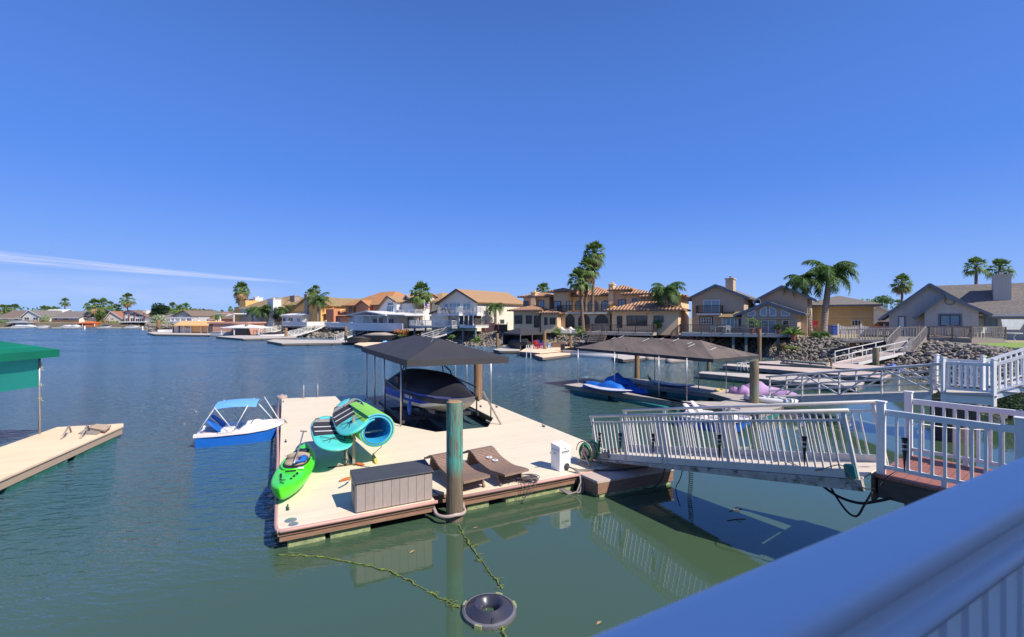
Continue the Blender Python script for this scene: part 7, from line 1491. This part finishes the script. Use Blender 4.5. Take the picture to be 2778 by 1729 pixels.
# flag
q=DP(1144,877,84); r=E('flag_pole','flag pole with stars and stripes flag beside the tall fan palm','flag',(q.x+.5,q.y,2.3)); hz_=ZD(822,84)-2.3; MB().tube([(0,0,0),(0,0,hz_+.6)],.04,6).build('pole',M['trim_white'],r)
for k in range(7): MB().loft([[Vector((.05+.11*i,.10*math.sin(i*.9),hz_-.13*k-.05*i*.4)),Vector((.05+.11*i,.10*math.sin(i*.9),hz_-.13*k-.13-.05*i*.4))] for i in range(9)],cap=False,closed=False).build('stripe',M['banner_red' if k%2==0 else 'trim_white'],r)
MB().loft([[Vector((.05+.11*i,.10*math.sin(i*.9)-.012,hz_-.02*i+.0)),Vector((.05+.11*i,.10*math.sin(i*.9)-.012,hz_-.52-.02*i))] for i in range(4)],cap=False,closed=False).build('canton',M['bin_blue'],r)
# ================================================================ vegetation
def fp(px,ytop,Y,cr,label,seed,base=2.0,**k): x=WD(px,Y); fan_palm((x,Y,base),ZD(ytop,Y)-base,cr,label,seed,**k)
def fe(px,ytop,Y,cr,label,seed,base=2.0,**k): x=WD(px,Y); feather_palm((x,Y,base),ZD(ytop,Y)-base,cr,label,seed,**k)
fp(1582,758,63,1.75,'left and lowest palm of the tall trio by the villa',11,lean=(-.5,0),dead=.3,tr=.26,nf=38); fp(1587,728,63.6,1.75,'middle palm of the tall trio by the villa',12,lean=(.35,0),dead=.9,tr=.26,nf=40,base=2); fp(1606,686,64.2,1.8,'tallest palm of the trio by the villa with brown fronds',13,lean=(.35,0),dead=1.1,tr=.24,nf=40)
fp(1141,797,86,2.35,'full fan palm in front of the white flag house',14,tr=.42,dead=.35,nf=46); fp(655,786,130,2.4,'shaggy fan palm with a long brown skirt by the ochre tower house',15,dead=2.2,nf=44,tr=.5)
fp(655,806,130.8,2.0,'lower brown skirted fan palm right under the shaggy one',151,dead=2.4,nf=26,tr=.4)
fp(843,797,132,1.7,'left fan palm of the two above the ochre gable roof',16); fp(856,787,133,1.6,'right fan palm of the two above the ochre gable roof',17)
fp(1473,789,82,1.6,'fan palm top showing over the villa roof',18)
fp(2447,768,82,1.8,'fan palm with brown skirt left of the grey house',19,dead=.8,tr=.22); fp(2648,724,76,1.8,'slender fan palm above the grey roof',20,dead=0,tr=.26,nf=28); fp(2713,730,78,1.9,'fan palm right behind the grey chimney',21,dead=0,tr=.3,nf=32)
fp(2437,828,95,1.4,'small palm top beside the grey gable',22,nf=20)
for i,(px,yt,cr,Y) in enumerate(((8,838,3,262),(22,839,3,265),(40,838,3.4,255),(120,842,3.2,270),(131,844,3,268),(146,844,2.8,262),(176,820,2.5,240),(236,832,2.2,262),(302,828,2.2,255),(256,829,3.4,202),(280,828,3.4,204),(346,812,3.4,218),(316,840,3,220),(469,834,2.8,225),(488,842,3,215),(505,835,2.6,220),(602,847,1.4,260),(625,838,1.6,260),(626,846,1.4,262))):
    lb=['leftmost tiny fan palm on the far skyline','second tiny fan palm from the left edge','third tiny fan palm from the left edge','left palm of the small skyline pair by the pale bush','right palm of the small skyline pair by the pale bush','small skyline palm right of the pale bush','tall slim palm above the grey side roof','thin skyline palm left of the leafy pair','thin skyline palm right of the leafy pair','left palm of the leafy pair on the far bank','right palm of the leafy pair on the far bank','tall brown skirted palm left of the glazed gable house','low leafy palm between the leafy pair and glazed gable','pale trunk palm above the white pergola','squat palm above the dark gable house','slim palm right of the dark gable house','tiny palm above the red roof','tiny slim palm left of the ochre tower','tiny palm just below the slim one by the ochre tower'][i]
    fp(px,yt,Y,cr,lb,30+i,dead=.8 if i in(9,10,11) else .2,tr=.3,nf=24)
fe(1344,834,72.5,2.1,'queen palm in front of the beige house side wall',60,nf=18,tr=.22); fe(862,815,102,3.4,'wind swept feather palm beside the brown trussed gable',61,nf=15,tr=.18,wild=.8); fe(924,829,128,2.2,'small feather palm left of the orange hip roof',62,nf=12)
fe(1807,790,56,2.7,'feather palm with pale straight trunk in front of the villa wing',63,nf=22,tr=.2,nl=34); fe(2198,762,53.5,2.9,'left feather palm of the big pair by the brown house',64,nf=18,tr=.30,nl=34,lean=(-.8,0)); fe(2234,746,53,3.6,'right feather palm of the big pair by the brown house',65,nf=20,tr=.34,nl=36,lean=(.7,0),up=80)
fe(685,842,114,2.6,'left feather palm in front of the mossy roofed house',66,nf=14); fe(710,843,112,3.2,'middle feather palm in front of the mossy roofed house',67,nf=18); fe(770,843,111,2.8,'feather palm before the yellow gable wall',68,nf=16)
fe(1766,850,57,.9,'small thin palm by the villa sliding doors',69,nf=9,tr=.05); fe(1792,828,58.5,1.2,'slim young palm left of the pale trunk palm',70,nf=10,tr=.06)
def bu(px,py,Y,w,h,label,mk,n=500,leaf=.16,seed=1,base=None,**k):
    clump((WD(px,Y),Y,ZD(py,Y) if base is None else base),w,h,label,mk,n,leaf,seed,**k)
bu(428,873,188,9,7.6,'large dark round tree behind the pale flowering bush','leaf_dark',2600,.42,1,name='round_tree',cat='tree',trunk=1.6,trunk_r=.4,lobes=12)
bu(438,889,152,5.8,4.4,'pale flowering oleander bush by the dock of the orange boathouse','leaf_pale',1500,.24,2,flowers='cushion_white')
bu(122,880,200,4.5,5,'pale oleander in front of the far white bungalows','leaf_pale',900,.3,3)
bu(972,866,98,3.4,3.6,'bright light green tree beside the white porch','leaf_light',1100,.18,4,name='garden_tree',cat='tree',trunk=1,lobes=9)
bu(395,858,215,6,3,'olive bush behind the glazed gable house chimney','leaf_olive',500,.35,5)
bu(281,888,197,6,4,'reddish dark bush below the leafy palm pair','leaf_olive',600,.3,6); bu(310,888,196,4.5,2.8,'green bush left of the glazed gable house','leaf_light',500,.28,7); bu(5,887,196,6,3.2,'green shrub at the far left bank','leaf_light',500,.3,8)
bu(155,886,199,14,2.2,'long dry yellow shrub bed on the far bank','leaf_olive',900,.3,9); bu(120,880,202,16,1.6,'low reddish hedge on the far bank','fan_dead',700,.3,10)
bu(272,872,201,5,5,'dense green fan foliage between the leafy palm pair','fan_green',900,.35,11)
bu(590,873,140,4.2,3.0,'green bush right of the red shingled roof','leaf_light',500,.22,12); bu(535,862,200,16,4,'row of green trees behind the dark gable house','leaf_olive',900,.4,13); bu(500,862,205,12,4,'green trees left behind the dark gable house','leaf_light',800,.4,131)
bu(725,874,112,4,4.2,'dark ivy covered shrub beside the feather palms','leaf_dark',900,.2,14); bu(748,874,111,3,4,'dark shrub under the mossy roof eave','leaf_dark',600,.2,141)
bu(1783,915,56.5,1.6,2.3,'banana like leafy shrub left of the pale palm trunk','leaf_light',700,.17,15); bu(1578,914,58,1.5,1.0,'bright yellow green shrub at the foot of the trio palms','leaf_light',350,.12,16)
bu(1519,905,59,1.3,.9,'small yellow green bush by the villa bay','leaf_light',260,.1,17); bu(1568,903,59,1.2,1.1,'grey green bush beside the lounge chairs','leaf_green',260,.1,18); bu(1503,904,59,1.4,.5,'low bluish hedge below the villa bay window','leaf_pale',220,.1,19)
bu(1290,930,66,1.8,1.1,'green weeds growing in the rocks left of the piling','leaf_light',400,.12,20); bu(1227,922,68,1.4,.8,'green weeds by the cream stair foot','leaf_light',260,.12,21)
bu(1090,915,77,3.2,1.5,'dry orange shrub on the slope behind the black canopy','orange_flower',700,.13,22); bu(1088,918,75,1.2,.7,'small green tuft below the orange shrub','leaf_light',200,.1,23)
bu(2118,950,47.5,1.4,.7,'dry orange tuft on the rocks below the deck','fan_dead',260,.09,24); bu(2148,950,46.5,1.6,.5,'yellow green ground cover on the rocks below the deck','leaf_light',240,.09,25)
r=feather_palm((WD(2224,49),49,1.95),.35,1.35,'low wide cycad growing above the rocks by the palm trunks',71,nf=26,tr=.2,nl=24,up=70); r.name='cycad'; r['category']='plant'
bu(2352,845,110,9,4,'round green trees behind the small cream house','leaf_light',900,.3,26); bu(2400,845,112,7,4,'feathery treetops behind the small cream gable','leaf_green',700,.3,27)
bu(2690,1000,31,3.5,.7,'yellow dry weeds on the rocks under the lawn','leaf_olive',500,.08,28); bu(2640,995,32,2.2,.6,'olive weeds in the rocks right of the stair','leaf_olive',300,.08,281)
bu(2745,1130,18.5,2.6,1.2,'dark bushy weeds on the bank below the white stairs','leaf_dark',1600,.06,29); bu(2680,1010,27,1.0,1.0,'bright green weed stalks behind the white landing','leaf_light',400,.06,30)
rg=random.Random(77); mb=MB()
for k in range(5200):
    x=rg.uniform(-520,-60); Y=rg.uniform(300,330); hh=6.5+2.0*math.sin(x*.13)+1.6*math.sin(x*.31+1)+rg.uniform(-1,.6); z=2+hh*rg.random()**.6; s_=1.1; a=Vector((rg.uniform(-1,1),rg.uniform(-1,1),rg.uniform(-1,1))).normalized(); b=a.cross(Vector((rg.uniform(-1,1),rg.uniform(-1,1),rg.uniform(-1,1)))).normalized(); p=Vector((x,Y,z)); mb.add([p-a*s_,p+b*s_*.6,p+a*s_,p-b*s_*.6],[(0,1,2,3)])
kind(mb.build('treeline',M['leaf_green'],None),'stuff','distant band of trees along the far left skyline')

# small things afloat
for k,(x,y,a,L_,lb) in enumerate(((1995,1384,20,.35,'brown stick floating in front of the gangway shadow, upper one'),(1998,1410,10,.42,'forked brown stick floating just below the other stick'),(1625,1690,40,.06,'tiny tan leaf floating left of the handrail'),(1118,1497,60,.07,'orange leaf floating in the reflection of the storage box'),(1290,1432,30,.06,'small tan leaf floating right of the foreground piling'))):
    c=W(x,y,.008); d=Vector((math.cos(R(a)),math.sin(R(a)),0)); 
    if L_>.1: o=MB().tube([c-d*L_/2,c+Vector((0,.03,0)),c+d*L_/2],.007,5).tube([c,c+Vector((.05,-.10,0))],.005,5).build('floating_stick',M['pile_wood'])
    else: o=MB().add([c-d*L_,c+Vector((d.y,-d.x,0))*L_*.4+Vector((0,0,.006)),c+d*L_,c-Vector((d.y,-d.x,0))*L_*.4+Vector((0,0,.006))],[(0,1,2,3)]).build('floating_leaf',M['fan_dead'])
    tag(o,lb,'stick' if L_>.1 else 'leaf')

# more of the crowded far bank
for k,(px,w,h,mk,lb) in enumerate(((20,7,1.6,'leaf_olive','dry shrub strip below the leftmost bungalow'),(100,5,2.2,'leaf_green','dark green shrub below the two white gables'),(205,6,1.8,'leaf_olive','dry bush left of the bright orange canopy'),(232,3,2.4,'leaf_pale','pale green bush above the bright orange canopy'),(262,4,3.2,'leaf_dark','dark shrub at the foot of the left leafy palm'),(333,3.5,3.6,'leaf_green','tall green bush beside the glazed gable house deck'),(420,4,2.6,'leaf_light','light green bush right of the dark round tree'),(455,5,2.0,'leaf_green','low green shrub left of the white pergola'))):
    bu(px,888.4,197 if px<400 else 165,w,h,lb,mk,500,.26,300+k)
far('bungalow','low cream roofed house between the glazed gable house and the round tree',398,426,212,864,853,410,'stucco_white','roof_grey',style='gs')
far('bungalow','tan gabled cottage right of the broad grey side roof',208,232,214,862,852,220,'stucco_cream','roof_tan')
far('bungalow','salmon roofed cottage behind the dark gable house',515,548,190,863,852,530,'stucco_salmon','roof_orange',rot=-15)
far('bungalow','white walled house beside the tall brown skirted palm',318,342,212,864,853,330,'stucco_white','roof_brown')
for a,b,lb in ((104,132,'short far dock below the pale bush'),(140,166,'short far dock left of the open water boats'),(402,424,'short dock by the small orange canopy')):
    dock('floating_dock',lb,PL([(a,890),(b,890),(b,888.8),(a,888.8)]) if a<400 else PL([(a,894),(b,894),(b,892),(a,892)]),'deck_white','deck_white',group='docks along the far bank')
k_=0
for a,b,L_,rz_,hm,lb in ((118,889.6,4.5,8,'boat_white','small white boat below the pale bush on the far bank'),(290,889.4,4.5,-6,'boat_white','small white boat below the cream gable house'),(362,889.6,5,3,'boat_white','white boat under the raised deck of the glazed gable house'),(414,893,5,10,'boat_blue','blue hulled boat by the small orange canopy'),(600,912,6,-10,'boat_white','white boat under the cream canopy of the pink boathouse'),(745,916,5,12,'boat_white','white boat between the two leftmost truss gangways')):
    simple_boat(lb,W(a,b,0),rz_,L_,.9,.55,hm,'cover_navy' if k_%2 else 'cover_trim',z=.1,motor=False); k_+=1
h=House('waterfront_deck','brown railed deck along the far bank below the grey side roof',140,200,-3,'deck'); h.deck(0,h.X(210),0,3,h.Z(140,874),'wood_brown',.3,'wood_brown',.95,bal=0,posts=[h.X(150),h.X(175),h.X(200)],panel=1,name='platform',pm='wood_brown')
h=House('waterfront_deck','dark railed deck below the two white gables on the far bank',60,200,-3,'deck'); h.deck(0,h.X(112),0,3,h.Z(60,874),'wood_brown',.3,'trim_dark',.95,bal=.4,posts=[h.X(70),h.X(90),h.X(108)],name='platform',pm='wood_brown')
